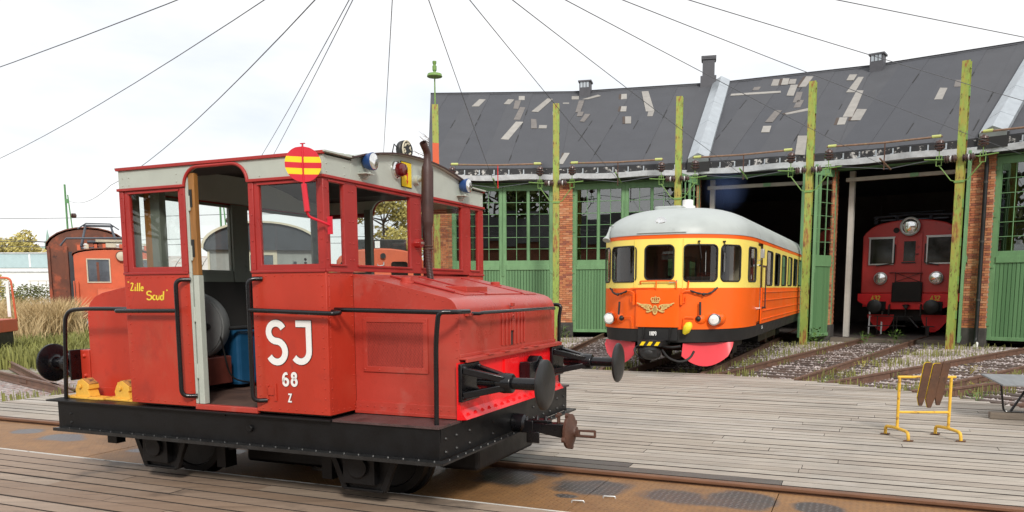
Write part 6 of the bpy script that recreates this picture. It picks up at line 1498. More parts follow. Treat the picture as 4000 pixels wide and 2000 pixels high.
# local: x forward, y to the right in the picture
def ep(name, mb, m_, parent=EL, bevel=0): return mb.build(name, m_, parent, bevel=bevel)
HWE = 1.58
prof = [(-HWE, 1.48), (HWE, 1.48), (HWE, 3.55), (1.50, 3.68)] + [(1.42 * math.cos(R(a)), 3.70 + .40 * math.sin(R(a))) for a in range(12, 169, 12)] + [(-1.50, 3.68), (-HWE, 3.55)]
wins = [(-1.30, -.56, 2.56, 3.44), (.58, 1.32, 2.56, 3.44)]
d = MB(); d.prism(prof, 'x', -9, 0); ep('body', d, 'loco_maroon', bevel=.05)
d = MB(); d.bb(.001, .045, -.42, .40, 1.50, 3.60); ep('nose_panel', d, 'loco_maroon', bevel=.01)
for (y0, y1, z0, z1) in wins:
    d = MB(); d.wall('x', .002, .05, y0 - .05, y1 + .05, z0 - .05, z1 + .05, [(y0, y1, z0, z1)]); d.bb(.05, .07, y0 - .08, y1 + .08, z1 + .04, z1 + .07); w = ep('window', d, 'alu', bevel=.004)
    d = MB(); d.bb(.004, .012, y0, y1, z0, z1); ep('glass', d, 'dark_glass', parent=w)
d = MB(); d.bb(.046, .054, -.27, .24, 2.55, 3.44); dr = ep('nose_door', d, 'loco_maroon', bevel=.004)
d = MB(); d.bb(.055, .059, -.19, .19, 2.62, 3.33); ep('glass', d, 'dark_glass', parent=dr); d = MB(); d.bb(.055, .10, -.24, .21, 2.555, 2.60); d.bb(.055, .10, .13, .30, 2.86, 2.885); ep('door_handle', d, 'worn_black', parent=dr)
for y in (-.48, .50): d = MB(); d.tube(bend([(.0, y, 3.22), (.08, y, 3.20), (.08, y, 2.56), (.08, y + (.45 if y > 0 else -.6), 2.48)], .05), .02, 6); ep('handrail', d, 'worn_black')
d = MB(); d.lathe((-.1, 0, 3.84), (1, 0, 3.84), [(0, .30), (.2, .33), (.30, .33), (.31, .295)], 28); h = ep('headlight', d, 'loco_maroon'); d = MB(); d.tube([(.205, .30 * math.cos(k * PI / 14), 3.84 + .30 * math.sin(k * PI / 14)) for k in range(28)], .035, 8, closed=True); ep('lamp_rim', d, 'alu', parent=h); d = MB(); d.lathe((.19, 0, 3.84), (1, 0, 3.84), [(0, .29), (.03, .26), (.06, .14), (.07, 0)], 28); ep('lens', d, 'lamp_mirror', parent=h)
for y in (-.905, .90):
    d = MB(); d.lathe((0, y, 2.03), (1, y, 2.03), [(0, .22), (.10, .225), (.14, .225), (.15, .20)], 26); h = ep('headlight', d, 'alu'); d = MB(); d.lathe((.145, y, 2.03), (1, y, 2.03), [(0, .20), (.03, .18), (.05, .1), (.06, 0)], 26); ep('lens', d, 'lamp_mirror', parent=h)
d = MB(); d.cyl((.0, -.47, 3.73), (.02, -.47, 3.73), .10, n=18); ep('porthole', d, 'cab_dark')
d = MB(); d.bb(-.02, .08, -1.66, 1.66, 1.22, 1.48); d.bb(-.02, .081, -.98, .95, .92, 1.219); d.prism([(-1.66, 1.219), (-.98, 1.219), (-.98, .95), (-1.2, .98), (-1.5, 1.12)], 'x', -.02, .08); d.prism([(1.66, 1.219), (.96, 1.219), (.96, .95), (1.2, .98), (1.5, 1.12)], 'x', -.02, .08); d.bb(-9, -.021, -1.5, 1.5, 1.0, 1.47); ep('buffer_beam', d, 'loco_red', bevel=.004)
for y in (-1.19, .75): d = MB(); letters(d, '432', (.0815, y, 1.235), (0, 1, 0), (0, 0, 1), (1, 0, 0), .175, .17, .004); ep('fleet_number', d, 'yellow_letter')
for y in (-.98, .85):
    d = MB(); d.bb(.08, .13, y - .19, y + .30, .86, 1.20); d.cyl((.1, y, 1.03), (.55, y, 1.03), .10, n=16); b_ = ep('buffer', d, 'frame_black', bevel=.01); d = MB(); d.lathe((.52, y, 1.03), (1, y, 1.03), [(0, .15), (.02, .24), (.05, .245), (.07, .20), (.08, 0)], 28); ep('buffer_head', d, 'worn_black', parent=b_)
d = MB(); d.bb(.09, .16, -.50, .48, 1.19, 1.88); d.prism([(-.50, 1.19), (.48, 1.19), (.44, 1.82), (.40, 1.90), (-.42, 1.90), (-.47, 1.82)], 'x', .16, .19); ep('gangway_plate', d, 'frame_black', bevel=.01)
d = MB(); d.tube([(.1, -.62, 2.22), (.14, -.6, 2.22), (.14, .45, 2.20), (.1, .46, 2.2)], .018, 6); d.tube([(.12, -.40, 2.22), (.12, .38, 1.9)], .01, 5); d.tube([(.12, .38, 2.2), (.12, -.40, 1.9)], .01, 5); d.tube([(.12, -.4, 2.25), (.12, -.4, 1.85)], .014, 5); d.tube([(.12, .42, 2.22), (.12, .42, 1.85)], .014, 5); ep('gangway_rail', d, 'worn_black')
d = MB(); d.cyl((.08, 0, 1.03), (.30, 0, 1.03), .07, n=12); d.lathe((.2, 0, 1.10), (.2, 0, .6), [(0, .05), (.02, .12), (.06, .12), (.08, .04), (.4, .03)], 10)
ep('drawhook', d, 'worn_black')
for y in (-.55, .48): d = MB(); d.tube([(.1, y, 1.08), (.2, y, 1.05), (.2, y, .7)], .035, 6); ep('brake_hose', d, 'worn_black')
d = MB(); d.bb(.3, .36, -1.0, .25, .66, .69); d.bb(.3, .34, -.9, .05, .32, .35); d.tube([(.3, .1, .66), (.35, .45, .28)], .03, 6)
for y in (-.9, -.35, -.25, .7): d.bb(.29, .33, y - .015, y + .015, -.02, .66)
d.bb(.25, .35, .55, .95, .31, .35); d.bb(.27, .33, .68, .80, -.02, .31); d.bb(.2, .5, -1.25, -.95, .28, .31); ep('coupler_gear', d, 'worn_black')
for sg in (-1, 1):
    d = MB(); pr_ = [(sg * (.45 + .9 * k / 12), .62 - .52 * math.sin(PI * (k / 12) ** .8)) for k in range(13)]; d.prism(pr_ + [(sg * 1.35, .72), (sg * .45, .72)], 'x', -.25, -.22); ep('rail_guard', d, 'loco_red')
for xw in (-1.2, -3.6):
    d = MB()
    for sg in (-1, 1): d.lathe((xw, sg * .70, .6), (xw, sg * 1.0, .6), [(0, .62), (.04, .60), (.14, .59), (.13, .2)], 24)
    d.bb(xw - .9, xw + .9, -1.1, 1.1, .5, 1.0); ep('wheelset', d, 'frame_black')
d = MB(); d.tube([(-.5, -1.35, 4.25), (-.45, 0, 4.30), (-.5, 1.35, 4.25)], .035, 6); d.bb(-1.6, -.5, -1.1, 1.1, 4.12, 4.16)
for y in (-1.25, -.55, .55, 1.25): d.lathe((-.5, y, 4.0), (-.5, y, 4.3), [(0, .05), (.05, .08), (.1, .05), (.15, .08), (.2, .05), (.25, .07)], 8)
d.tube([(-.9, -.9, 4.40), (-.9, .9, 4.42)], .025, 6); d.tube([(-.9, -.9, 4.40), (-1.6, -.7, 4.2)], .02, 6); d.tube([(-.9, .9, 4.42), (-1.6, .7, 4.2)], .02, 6); ep('pantograph', d, 'panto_grey')
wg = mat('warm_glow', (.9, .5, .2), .5, var=.02); q = wg.node_tree.nodes['Principled BSDF']; q.inputs['Emission Color'].default_value = (1, .45, .12, 1); q.inputs['Emission Strength'].default_value = 0.9
# shed contents between the railcar and the locomotive
lp_ = thing('ladder', 'pale aluminium stepladder leaning in the dark of the shed', 'ladder', (*pol(26.9, 57.35), 0), R(-30))
d = MB()
for x in (0, .42): d.bar((x, 0, 0), (x, .35, 1.9), .03, .05)
for k in range(5): d.bar((0, .05 + .065 * k, .3 + .35 * k), (.42, .05 + .065 * k, .3 + .35 * k), .03, .03)
d.build('rails', 'alu', lp_)
sh = thing('storage_rack', 'dark steel storage rack against the shed wall beside the maroon locomotive', 'rack', (*pol(31.5, 57.6), 0), R(-32))
d = MB(); d.bb(-.6, .6, 0, .5, 0, 2.3); d.build('rack_body', 'cab_dark', sh); d = MB()
for k in range(5): d.bb(-.6, .6, -.02, .0, .3 + .42 * k, .33 + .42 * k)
d.build('shelf', 'worn_black', sh)
for k, (r_, a_, z_) in enumerate(((30.0, 57.75, 3.75), (34.0, 57.0, 3.85))):
    L_ = thing('pendant_lamp', ['pendant shed lamp with pale shade nearer the door', 'pendant shed lamp farther back in the gloom'][k], 'lamp', (*pol(r_, a_), z_), 0, 'pendant lamps in the shed')
    d = MB(); d.lathe((0, 0, -.12), (0, 0, .1), [(0, .24), (.03, .23), (.16, .10), (.2, .05)], 16, caps=False); d.build('lamp_shade', 'white_wood', L_); d = MB(); d.cyl((0, 0, -.10), (0, 0, -.07), .20, n=14); d.build('bulb', 'warm_glow', L_); d = MB(); d.cyl((0, 0, .08), (0, 0, 1.2), .01, n=5); d.build('cord', 'wire', L_)
mat('dark_glass_grey', (.10, .12, .14), .08, var=.5, scale=1.2)
# ================================================================== FAR LEFT AND BEHIND
def th(name, lab, cat, loc, rot=0, grp=None): return thing(name, lab, cat, loc, rot, grp)
# orange electric shunter with pantograph, seen front three-quarter
OE = th('electric_shunter', 'weathered orange electric locomotive with pantograph standing in tall dry grass', 'locomotive', (-18.0, 36.6, 0), R(-63))
# local: +x towards the camera, y to the right in the picture
def op(n, d, m_, parent=OE, bevel=0): return d.build(n, m_, parent, bevel=bevel)
pr_ = [(-1.62, .75), (1.62, .75), (1.62, 3.28)] + [(1.62 * math.cos(R(a)), 3.28 + .28 * math.sin(R(a))) for a in range(15, 166, 15)] + [(-1.62, 3.28)]
d = MB(); d.prism(pr_, 'x', -3.2, 0); op('cab', d, 'old_orange', bevel=.03)
d = MB(); p2 = [(-1.68, 3.30)] + [(1.70 * math.cos(R(a)), 3.30 + .32 * math.sin(R(a))) for a in range(165, 14, -15)] + [(1.68, 3.30)]; d.prism(p2 + [(p[0], p[1] + .04) for p in p2[::-1]], 'x', -3.3, .08); op('cab_roof', d, 'old_rust')
for y0, y1 in ((-1.08, -.22), (.75, 1.5)):
    d = MB(); d.wall('x', .002, .04, y0 - .05, y1 + .05, 2.08, 3.16, [(y0, y1, 2.13, 3.11)]); w = op('window', d, 'cream'); d = MB(); d.bb(.003, .010, y0, y1, 2.13, 3.11); op('glass', d, 'dark_glass_grey', parent=w); d = MB(); d.bb(.011, .02, y0 + .35, y0 + .45, 2.13, 3.0); op('window_bar', d, 'old_rust', parent=w)
d = MB(); d.lathe((0, .30, 3.27), (1, .30, 3.27), [(0, .22), (.12, .24), (.13, .20)], 20); h = op('headlight', d, 'old_rust'); d = MB(); d.lathe((.131, .30, 3.27), (1, .30, 3.27), [(0, .2), (.03, .1), (.04, 0)], 18); op('lens', d, 'cream', parent=h)
d = MB(); d.prism([(0.01, .8), (1.8, .8), (1.8, 1.45), (1.6, 1.78), (.01, 1.85)], 'y', -.75, 1.3); op('hood', d, 'old_orange', bevel=.06)
d = MB(); d.bb(.0, 2.2, -1.6, 1.6, .55, .80); d.bb(-4, .0, -1.5, 1.5, .45, .74); op('frame', d, 'old_rust')
for y in (-1.66, -1.5): d = MB(); d.tube([(.12, y, .9), (.12, y, 2.1), (.0, y, 2.15)], .025, 6); op('handrail', d, 'old_orange')
for xw in (.9, -1.6):
    d = MB()
    for sg in (-1, 1): d.cyl((xw, sg * .72, .45), (xw, sg * .86, .45), .48, n=20)
    op('wheelset', d, 'old_rust')
d = MB(); zt_ = 3.62; yc = -.55
d.bb(-2.4, -.3, -1.3, 1.3, zt_ - .02, zt_ + .06); d.tube([(-.35, yc - 1.55, zt_ + .10), (-.3, yc - 1.3, zt_ + .42), (-.3, yc + 1.35, zt_ + .50), (-.35, yc + 1.65, zt_ + .15)], .05, 6)
for sg in (-1, 1):
    d.tube([(-.6, yc + sg * .75, zt_ + .1), (-1.4, yc + sg * .52, zt_ + 1.08)], .05, 6); d.tube([(-2.2, yc + sg * .75, zt_ + .1), (-1.4, yc + sg * .52, zt_ + 1.08)], .045, 6)
d.tube([(-1.4, yc - .62, zt_ + 1.08), (-1.4, yc + .62, zt_ + 1.08)], .06, 6); d.tube([(-1.3, yc - .85, zt_ + .92), (-1.35, yc - .5, zt_ + 1.18), (-1.35, yc + .5, zt_ + 1.18), (-1.3, yc + .85, zt_ + .92)], .03, 5); d.bb(-2.0, -.8, yc - .5, yc + .5, zt_ + .30, zt_ + .38)
op('pantograph', d, 'panto_grey')
for y in (-1.1, .2, 1.2): d = MB(); d.lathe((-.2, y, zt_ - .05), (-.2, y, 4.4), [(0, .08), (.08, .12), (.12, .06), (.2, .11), (.26, .05)], 10); op('insulator', d, 'porcelain_white')
d = MB(); d.bb(-1.2, -.5, -.3, 1.5, zt_ + .06, zt_ + .26); d.bb(-1.6, -.6, -.7, .5, zt_ + .3, zt_ + .42); op('roof_boards', d, 'cream')
for k in range(9): d = MB(); d.bb(-.14, -.10, -1.45 + k * .34, -1.33 + k * .34, 3.58 - abs(k - 4) * .015, 3.84 - abs(k - 4) * .02); op('roof_batten', d, 'cream' if k % 3 == 1 else 'old_orange')
for y in (-.7, .1, .8): d = MB(); d.lathe((-1.0, y, zt_), (-1.0, y, 4.6), [(0, .07), (.1, .14), (.16, .06), (.26, .13), (.34, .05)], 10); op('insulator', d, 'porcelain')
# brown rusty body behind it
RB = th('rusty_wagon_body', 'rust brown old wagon body behind the orange electric locomotive', 'wagon', (-20.6, 39.4, 0), R(-64))
pr_ = [(-1.75, .9), (1.75, .9), (1.75, 3.7)] + [(1.75 * math.cos(R(a)), 3.7 + 1.0 * math.sin(R(a))) for a in range(15, 166, 15)] + [(-1.75, 3.7)]
d = MB(); d.prism(pr_, 'x', -8, 0); d.build('body', 'old_rust', RB, bevel=.04)
d = MB(); p2 = [(-1.82, 3.7)] + [(1.84 * math.cos(R(a)), 3.7 + 1.05 * math.sin(R(a))) for a in range(165, 14, -15)] + [(1.82, 3.7)]; d.prism(p2 + [(p[0], p[1] + .05) for p in p2[::-1]], 'x', -8, .10); d.build('roof', 'old_rust', RB)
for y in (-1.7, -.95, -.2): d = MB(); d.bb(.001, .12, y - .06, y + .06, .9, 3.85); d.build('corner_post', 'old_rust', RB)
d = MB(); d.bb(.001, .05, -.85, -.3, 1.2, 3.6); d.build('door_panel', 'coach_dark', RB)
d = MB(); d.bb(-8, .2, -1.6, 1.6, .5, .88); d.build('frame', 'old_rust', RB)
# grey boarded coach seen end-on
CO = th('wooden_coach', 'grey boarded old coach with dark arched roof end seen through the cab windows', 'coach', (-7.75, 25.2, 0), R(-73))
hw_ = 1.72
def cpart(n, d, m_, parent=CO, bevel=0): return d.build(n, m_, parent, bevel=bevel)
d = MB(); d.bb(-14, -.08, -hw_ + .10, hw_ - .10, .9, 3.0); cpart('body', d, 'coach_blue')
nb = 26
bdp = None
for k in range(nb):
    y0 = -hw_ + .10 + k * (2 * hw_ - .20) / nb; 
    if -.62 < y0 < .42: continue
    if bdp is None:
        d = MB(); d.prism([(.05, 0), (.0, .012), (0, .118), (.05, .13)], 'z', .9, 3.0); bdp = o = cpart('board', d, 'coach_grey')
    else: o = inst(bdp, CO)
    o.location = (-.06, y0, 0); o.scale = (1, 1.0, 1); o.rotation_euler = (0, 0, 0)
d = MB(); d.bb(-.08, .01, -.60, .52, .9, 3.0); cpart('door_bay', d, 'coach_grey')
d = MB(); d.wall('x', .011, .05, -.50, .42, .95, 3.02, [(-.38, .30, 1.9, 2.8)]); dd_ = cpart('end_door', d, 'cream'); d = MB(); d.bb(.012, .02, -.38, .30, 1.9, 2.8); cpart('glass', d, 'dark_glass_grey', parent=dd_)
ra = [(hw_ * math.cos(R(a)), 2.95 + .82 * math.sin(R(a)) ** .9) for a in range(0, 181, 9)]
d = MB(); d.prism(ra, 'x', -.02, .16); cpart('end_canopy', d, 'coach_dark'); d = MB(); d.prism([(p[0] * 1.03, p[1] + .05) for p in ra] + [(p[0] * 1.0, p[1]) for p in ra[::-1]], 'x', -14, .24); cpart('roof', d, 'coach_dark')
d = MB(); d.prism([(p[0] * 1.035, p[1] + .06) for p in ra] + [(p[0] * 1.0, p[1] + .005) for p in ra[::-1]], 'x', .241, .262); cpart('roof_moulding', d, 'cream')
for sg in (-1, 1): d = MB(); d.bb(-.05, .06, *sorted((sg * 1.62, sg * 1.56)), 1.2, 2.9); cpart('corner_trim', d, 'cream')
d = MB(); d.cyl((.12, .95, .9), (.12, .95, 2.6), .05, n=10); cpart('vent_pipe', d, 'coach_dark'); d = MB(); d.bb(.0, .10, 1.35, 1.50, 1.95, 2.15); cpart('end_lamp', d, 'cream'); d = MB(); d.bb(.0, .07, -.90, -.80, .9, 2.75); cpart('orange_pole', d, 'post_orange')
d = MB(); d.bb(-14, .3, -1.5, 1.5, .5, .88); cpart('frame', d, 'frame_black')
# orange shunter with black box behind the cab
OS = th('diesel_shunter', 'faded orange locomotive cab with dark rounded windows seen through the red cab', 'locomotive', (-4.75, 29.2, 0), R(-80))
pr_ = [(-1.55, .8)] + [(1.55, .8), (1.55, 2.75)] + [(1.5 * math.cos(R(a)), 2.78 + .42 * math.sin(R(a))) for a in range(15, 166, 15)] + [(-1.55, 2.75)]
d = MB(); d.prism(pr_, 'x', -3, 0); d.build('cab', 'old_orange', OS, bevel=.05)
for y0, y1, z0 in ((-1.42, -.95, 1.95), (.38, .98, 1.95), (1.18, 1.45, 1.95)):
    d = MB(); d.prism(rrect(y0, y1, z0, 2.72, .1), 'x', .002, .02); d.build('window', 'dark_glass', OS)
d = MB(); d.bb(-1.2, -.2, -1.05, .95, 3.10, 3.52); d.build('radiator_box', 'worn_black', OS, bevel=.02)
d = MB(); d.bb(.003, .01, 1.02, 1.26, 2.48, 2.74); s_ = d.build('warning_sign', 'sign_yellow', OS); d = MB(); d.prism([(1.14, 2.71), (1.17, 2.71), (1.15, 2.63), (1.18, 2.63), (1.13, 2.51), (1.14, 2.60), (1.11, 2.60)], 'x', .0105, .013); d.build('lightning_bolt', 'sign_red', s_)
d = MB(); d.lathe((0, .10, 2.92), (1, .10, 2.92), [(0, .09), (.1, .10), (.1, .07)], 14); d.build('horn', 'worn_black', OS); d = MB(); d.tube(bend([(.0, .12, 2.70), (.1, .12, 2.58), (.1, -.08, 2.55), (0, -.1, 2.62)], .05), .025, 6); d.build('grab_handle', 'alu', OS); d = MB(); d.bb(-.1, .01, -.18, .0, 3.2, 3.45); d.build('roof_lamp', 'white_paint', OS)
d = MB(); d.bb(-5, 1.6, -1.5, 1.5, .4, .79); d.build('frame', 'frame_black', OS)
PG = th('pale_green_wagon', 'pale yellow green vehicle end left of the faded orange cab', 'wagon', (-7.15, 33.5, 0), R(-76))
d = MB(); d.prism([(-.75, .8), (.75, .8), (.75, 2.2), (.55, 2.6), (0, 2.75), (-.55, 2.6), (-.75, 2.2)], 'x', -2, 0); d.build('body', 'pale_green_paint', PG, bevel=.04); d = MB(); d.tube(bend([(.1, -.3, 1.8), (.1, -.3, 2.4), (.1, .2, 2.4), (.1, .2, 1.8)], .1), .04, 6); d.build('handrail', 'cab_inner_grey', PG); d = MB(); d.bb(-2, .1, -.8, .8, .3, .79); d.build('frame', 'frame_black', PG)
# orange wagon at the left edge
WG = th('flat_wagon', 'end of an orange works wagon with railings at the left edge', 'wagon', (-13.95, 22.0, 0), R(12))
d = MB(); d.bb(-3, 0.02, -.9, .9, .60, .95); d.build('deck', 'old_orange', WG, bevel=.02)
for y in (-.85, .85):
    d = MB(); d.tube(bend([(-1.2, y, .95), (-1.2, y, 2.1), (-.06, y, 2.1), (.0, y, .95)], .15), .03, 8); d.build('railing', 'old_orange', WG)
    d = MB(); d.bb(-.20, -.12, y - .02, y + .02, 1.0, 2.0); d.build('railing_post', 'white_paint', WG)
d = MB(); d.bb(-.5, -.05, -.7, .7, .18, .6); d.bb(-3, -.4, -.6, .6, .2, .6); d.build('wheel_box', 'frame_black', WG)
d = MB(); d.bb(-.16, -.03, -.9, -.4, 1.02, 1.06); d.build('step_plate', 'alu', WG)
# factory hall
FA = th('factory_hall', 'long low factory hall with pale blue upper band and white wall', 'factory', (-66, 92, 0), R(6))
d = MB(); d.bb(-30, 16, 0, 20, 0, 4.4); d.build('wall', 'factory_white', FA); d = MB(); d.bb(-30.1, 16.1, -.1, 20, 4.41, 6.0); d.build('upper_band', 'factory_blue', FA)
for k in range(8): d = MB(); d.bb(-28 + k * 5.5, -27.8 + k * 5.5, -.16, -.101, 4.45, 5.95); d.build('panel_joint', 'factory_white', FA)
d = MB(); d.bb(-30.2, 16.2, -.2, 20, 6.01, 6.15); d.build('roof_edge', 'gutter_grey', FA); d = MB(); d.bb(-30, 16, -.12, -.001, 3.9, 4.05); d.build('wall_strip', 'gutter_grey', FA)
# rusty corrugated shed roof behind the cab windows
SH = th('corrugated_shed', 'low shed with curved rust streaked corrugated roof behind the cab', 'shed', (-25, 62, 0), R(8))
d = MB(); d.bb(-9, 10, 0, 8, 0, 3.0); d.build('wall', 'factory_white', SH)
for k in range(19):
    d = MB(); sec = [(y_, 3.0 + 1.5 * math.sin(PI * (y_ + .3) / 8.6)) for y_ in [-.3 + q * .86 for q in range(11)]]; d.prism(sec + [(p[0], p[1] - .06) for p in sec[::-1]], 'x', -9 + k + .03, -8 + k - .03 + .0); d.build('roof_sheet', 'corrugated', SH)
# church spire far away
CH = th('church_spire', 'distant slender church spire with copper top beyond the trees', 'church', (-143, 250, 0))
d = MB(); d.bb(-2.4, 2.4, -2.4, 2.4, 0, 14.6); d.build('tower', 'cream', CH); d = MB(); d.lathe((0, 0, 14.6), (0, 0, 30), [(0, 2.2), (.6, 1.9), (.9, 1.0), (1.8, .9), (2.0, 1.2), (2.5, .6), (6.0, .05)], 10); d.build('spire', 'spire_copper', CH)
# masts of the yard
def mast(x, y, h, lab, lamp=False):
    r = th('overhead_mast', lab, 'mast', (x, y, 0), 0, 'yard masts'); d = MB(); d.bb(-.16, .16, -.12, .12, 0, h - 2.2); d.bb(-.14, -.09, -.05, .05, h - 2.2, h); d.tube([(.12, 0, h - 2.2), (.0, 0, h - .5)], .03, 5); d.bb(-.12, .02, -.04, .04, h - .9, h - .7); d.build('column', 'mast_green', r)
    for z, sx in ((h - 1.5, 1), (h - 2.9, -1), (h - 3.7, 1)):
        d = MB(); d.lathe((sx * .1, 0, z), (sx * .6, 0, z), [(0, .03), (.04, .11), (.1, .12), (.12, .06), (.16, .12), (.22, .11), (.26, .03)], 10); d.build('insulator', 'porcelain', r)
    return r
mast(-21.75, 40, 6.9, 'green overhead line mast behind the rusty wagon'); mast(-12.4, 35, 6.2, 'green mast standing behind the grey coach roof')
def strand(pts, lab, sag=.4, r=.014):
    P = [Vector(p) for p in pts]; Q = []
    for i in range(len(P) - 1):
        for k in range(8): t_ = k / 8; q = P[i].lerp(P[i + 1], t_); q.z -= sag * 4 * t_ * (1 - t_); Q.append(q)
    Q.append(P[-1]); d = MB(); d.tube(Q, r, 4); tag(d.build('line_wire', 'wire'), lab, 'wire', 'wires across the yard')
strand([(-22.2, 40, 4.05), (-34, 36, 5.9)], 'wire from the left mast to the left picture edge', .3)
for k, (z0, z1) in enumerate(((7.3, 7.6), (5.6, 5.9), (5.2, 5.3))): strand([(-48, 62, z0), (-20, 60, z0), (8, 58, z1)], ['upper wire across the yard behind the coach', 'middle wire across the yard behind the coach', 'lower wire across the yard behind the coach'][k], .15, .02)
# steel fence and shrubs
FE = th('wire_fence', 'yellowish mesh fence panels by the shrubs at the left', 'fence', (-27.5, 46, 0), R(14))
for k in range(9):
    d = MB(); d.bb(k * .42 - .012, k * .42 + .012, -.012, .012, 0, 2.3); d.build('fence_post', 'cream', FE)
d = MB(); d.bb(-.1, 3.6, -.01, .01, 2.28, 2.32); d.bb(-.1, 3.6, -.01, .01, 1.2, 1.23); d.build('fence_rail', 'cream', FE)

# ---- vegetation
def leaves(mb, c, rad, n, size, rg, sq=(1, 1, 1), shell=.35):
    for _ in range(n):
        while True:
            p = Vector((rg.uniform(-1, 1), rg.uniform(-1, 1), rg.uniform(-1, 1)))
            if shell < p.length < 1: break
        q = Vector(c) + Vector((p.x * rad * sq[0], p.y * rad * sq[1], p.z * rad * sq[2])); a = Vector((rg.gauss(0, 1), rg.gauss(0, 1), rg.gauss(0, 1))).normalized(); b_ = a.orthogonal().normalized() * size * rg.uniform(.6, 1.3); a = a * size * rg.uniform(.5, 1)
        mb.add([q - b_, q + a * .5, q + b_, q - a * .5], [(0, 1, 2, 3)])
def tree(name, lab, x, y, h, rad, leafm, seed, nleaf=2500, size=.16, bare=False, grp='trees beyond the yard', base=.35):
    rg = random.Random(seed); r = th(name, lab, 'tree', (x, y, 0), 0, grp); tr = MB(); pts = [(rg.uniform(-.1, .1) * k, rg.uniform(-.1, .1) * k, h * .9 * k / 5) for k in range(6)]
    tr.tube(pts, [h * .022 * (1 - k / 6.5) for k in range(6)], 8); cr = MB(); tw = MB()
    for k in range(22):
        z0 = h * rg.uniform(base, .85); a = rg.uniform(0, 6.28); ln = rad * rg.uniform(.5, 1.05) * (1.15 - .5 * z0 / h); t_ = z0 / (h * .9) * 5; i = min(4, int(t_)); p0 = Vector(pts[i]).lerp(Vector(pts[i + 1]), t_ - i)
        e = p0 + Vector((math.cos(a) * ln, math.sin(a) * ln, ln * rg.uniform(.3, .8))); md = p0.lerp(e, .5) + Vector((0, 0, -.06 * ln)); (tr if not bare else tw).tube([p0, md, e], [h * .008, h * .005, h * .002], 5)
        for q in range(9 if bare else 3):
            f = p0.lerp(e, rg.uniform(.3, 1)); g_ = f + Vector((rg.gauss(0, 1), rg.gauss(0, 1), rg.uniform(.2, 1.2))) * ln * .35; tw.tube([f, g_], [h * .003, h * .001], 3)
            if bare: 
                for w_ in range(3): tw.tube([f.lerp(g_, .6), f.lerp(g_, .6) + Vector((rg.gauss(0, 1), rg.gauss(0, 1), rg.uniform(-.5, 1))) * ln * .2], [h * .0015, h * .0007], 3)
        if nleaf: leaves(cr, e, rad * .36 * rg.uniform(.7, 1.2), nleaf // 22, size, rg, (1, 1, .8), .1)
    tr.build('trunk', 'bark', r); tw.build('branches', 'birch_twig', r)
    if nleaf: cr.build('crown', leafm, r)
tree('autumn_tree', 'autumn tree with yellow green leaves behind the faded orange cab', -8.6, 56, 8.6, 2.7, 'leaf_autumn', 3, 5200, .17, base=.2)
tree('birch_tree', 'bare twiggy birch rising beside the shed roof end', -5.4, 60, 13.2, 3.4, 'leaf_autumn', 7, 0, bare=True)
tree('birch_tree', 'second bare birch right of the autumn tree', -7.2, 64, 11.5, 3.0, 'leaf_autumn', 9, 0, bare=True)
tree('autumn_tree', 'broad pale golden tree beyond the factory hall at the left', -74, 118, 9.2, 4.5, 'leaf_autumn', 12, 4200, .34)
tree('autumn_tree', 'smaller golden tree right of the distant spire', -65.5, 118, 8.0, 3.4, 'leaf_autumn', 14, 2600, .32)
for k, (x, y, h_, lab, mt) in enumerate(((-30.5, 44, 2.6, 'yellowing bush at the left edge before the factory', 'leaf_autumn'), (-27.6, 43, 2.9, 'taller thin bush before the white factory wall', 'leaf_autumn'), (-25.2, 41.5, 2.0, 'low green bush left of the rusty wagon', 'leaf_green'), (-32.5, 41, 2.4, 'dense green bush behind the orange works wagon', 'leaf_green'), (-29.0, 40.0, 1.8, 'low yellow bush in the dry grass', 'leaf_autumn'))):
    rg = random.Random(40 + k); r = th('bush', lab, 'bush', (x, y, 0), 0, 'bushes by the tall grass'); cr = MB(); st_ = MB()
    for q in range(12):
        a = rg.uniform(0, 6.28); e = Vector((math.cos(a) * rg.uniform(.2, 1.5), math.sin(a) * rg.uniform(.2, 1.0), h_ * rg.uniform(.45, 1))); st_.tube([(0, 0, 0), tuple(e * .5), tuple(e)], [.02, .012, .005], 4); leaves(cr, e * .85, .55, 190, .075, rg, (1, 1, .9), .05)
    cr.build('foliage', mt, r); st_.build('stems', 'bark', r)
def blades(n, area, h0, h1, w, seed, lean=.25):
    rg = random.Random(seed); mb = MB()
    while n:
        x, y, ok = area(rg)
        if not ok: continue
        n -= 1; h_ = rg.uniform(h0, h1); a = rg.uniform(0, 6.28); lx, ly = rg.gauss(0, lean) * h_, rg.gauss(0, lean) * h_; c, s_ = math.cos(a) * w, math.sin(a) * w
        mb.add([(x - c, y - s_, -.2), (x + c, y + s_, -.2), (x + lx * .4 + c * .8, y + ly * .4 + s_ * .8, h_ * .6), (x + lx * .4 - c * .8, y + ly * .4 - s_ * .8, h_ * .6), (x + lx, y + ly, h_)], [(0, 1, 2, 3), (3, 2, 4)])
    return mb
def inwedge(rg, x0, x1, y0, y1, f):
    y = rg.uniform(y0, y1); x = y * rg.uniform(x0, x1); return x, y, f(x, y)
def tuft(x, y): return .5 + .25 * math.sin(x * 1.9 + y * .7) + .25 * math.sin(y * 1.3 - x * .8)
tag(blades(15000, lambda g_: inwedge(g_, -.74, -.47, 27, 40, lambda x, y: g_.random() < .25 + tuft(x, y) and x / y < -.548 - (1 if y < 29 else 0) * .03 + .015 * math.sin(y * 2)), .25, 1.25, .014, 1, .42).build('tall_dry_grass', 'dry_grass', kind='stuff'), 'tall pale dry grass before the rusty wagon', '', kind='stuff')
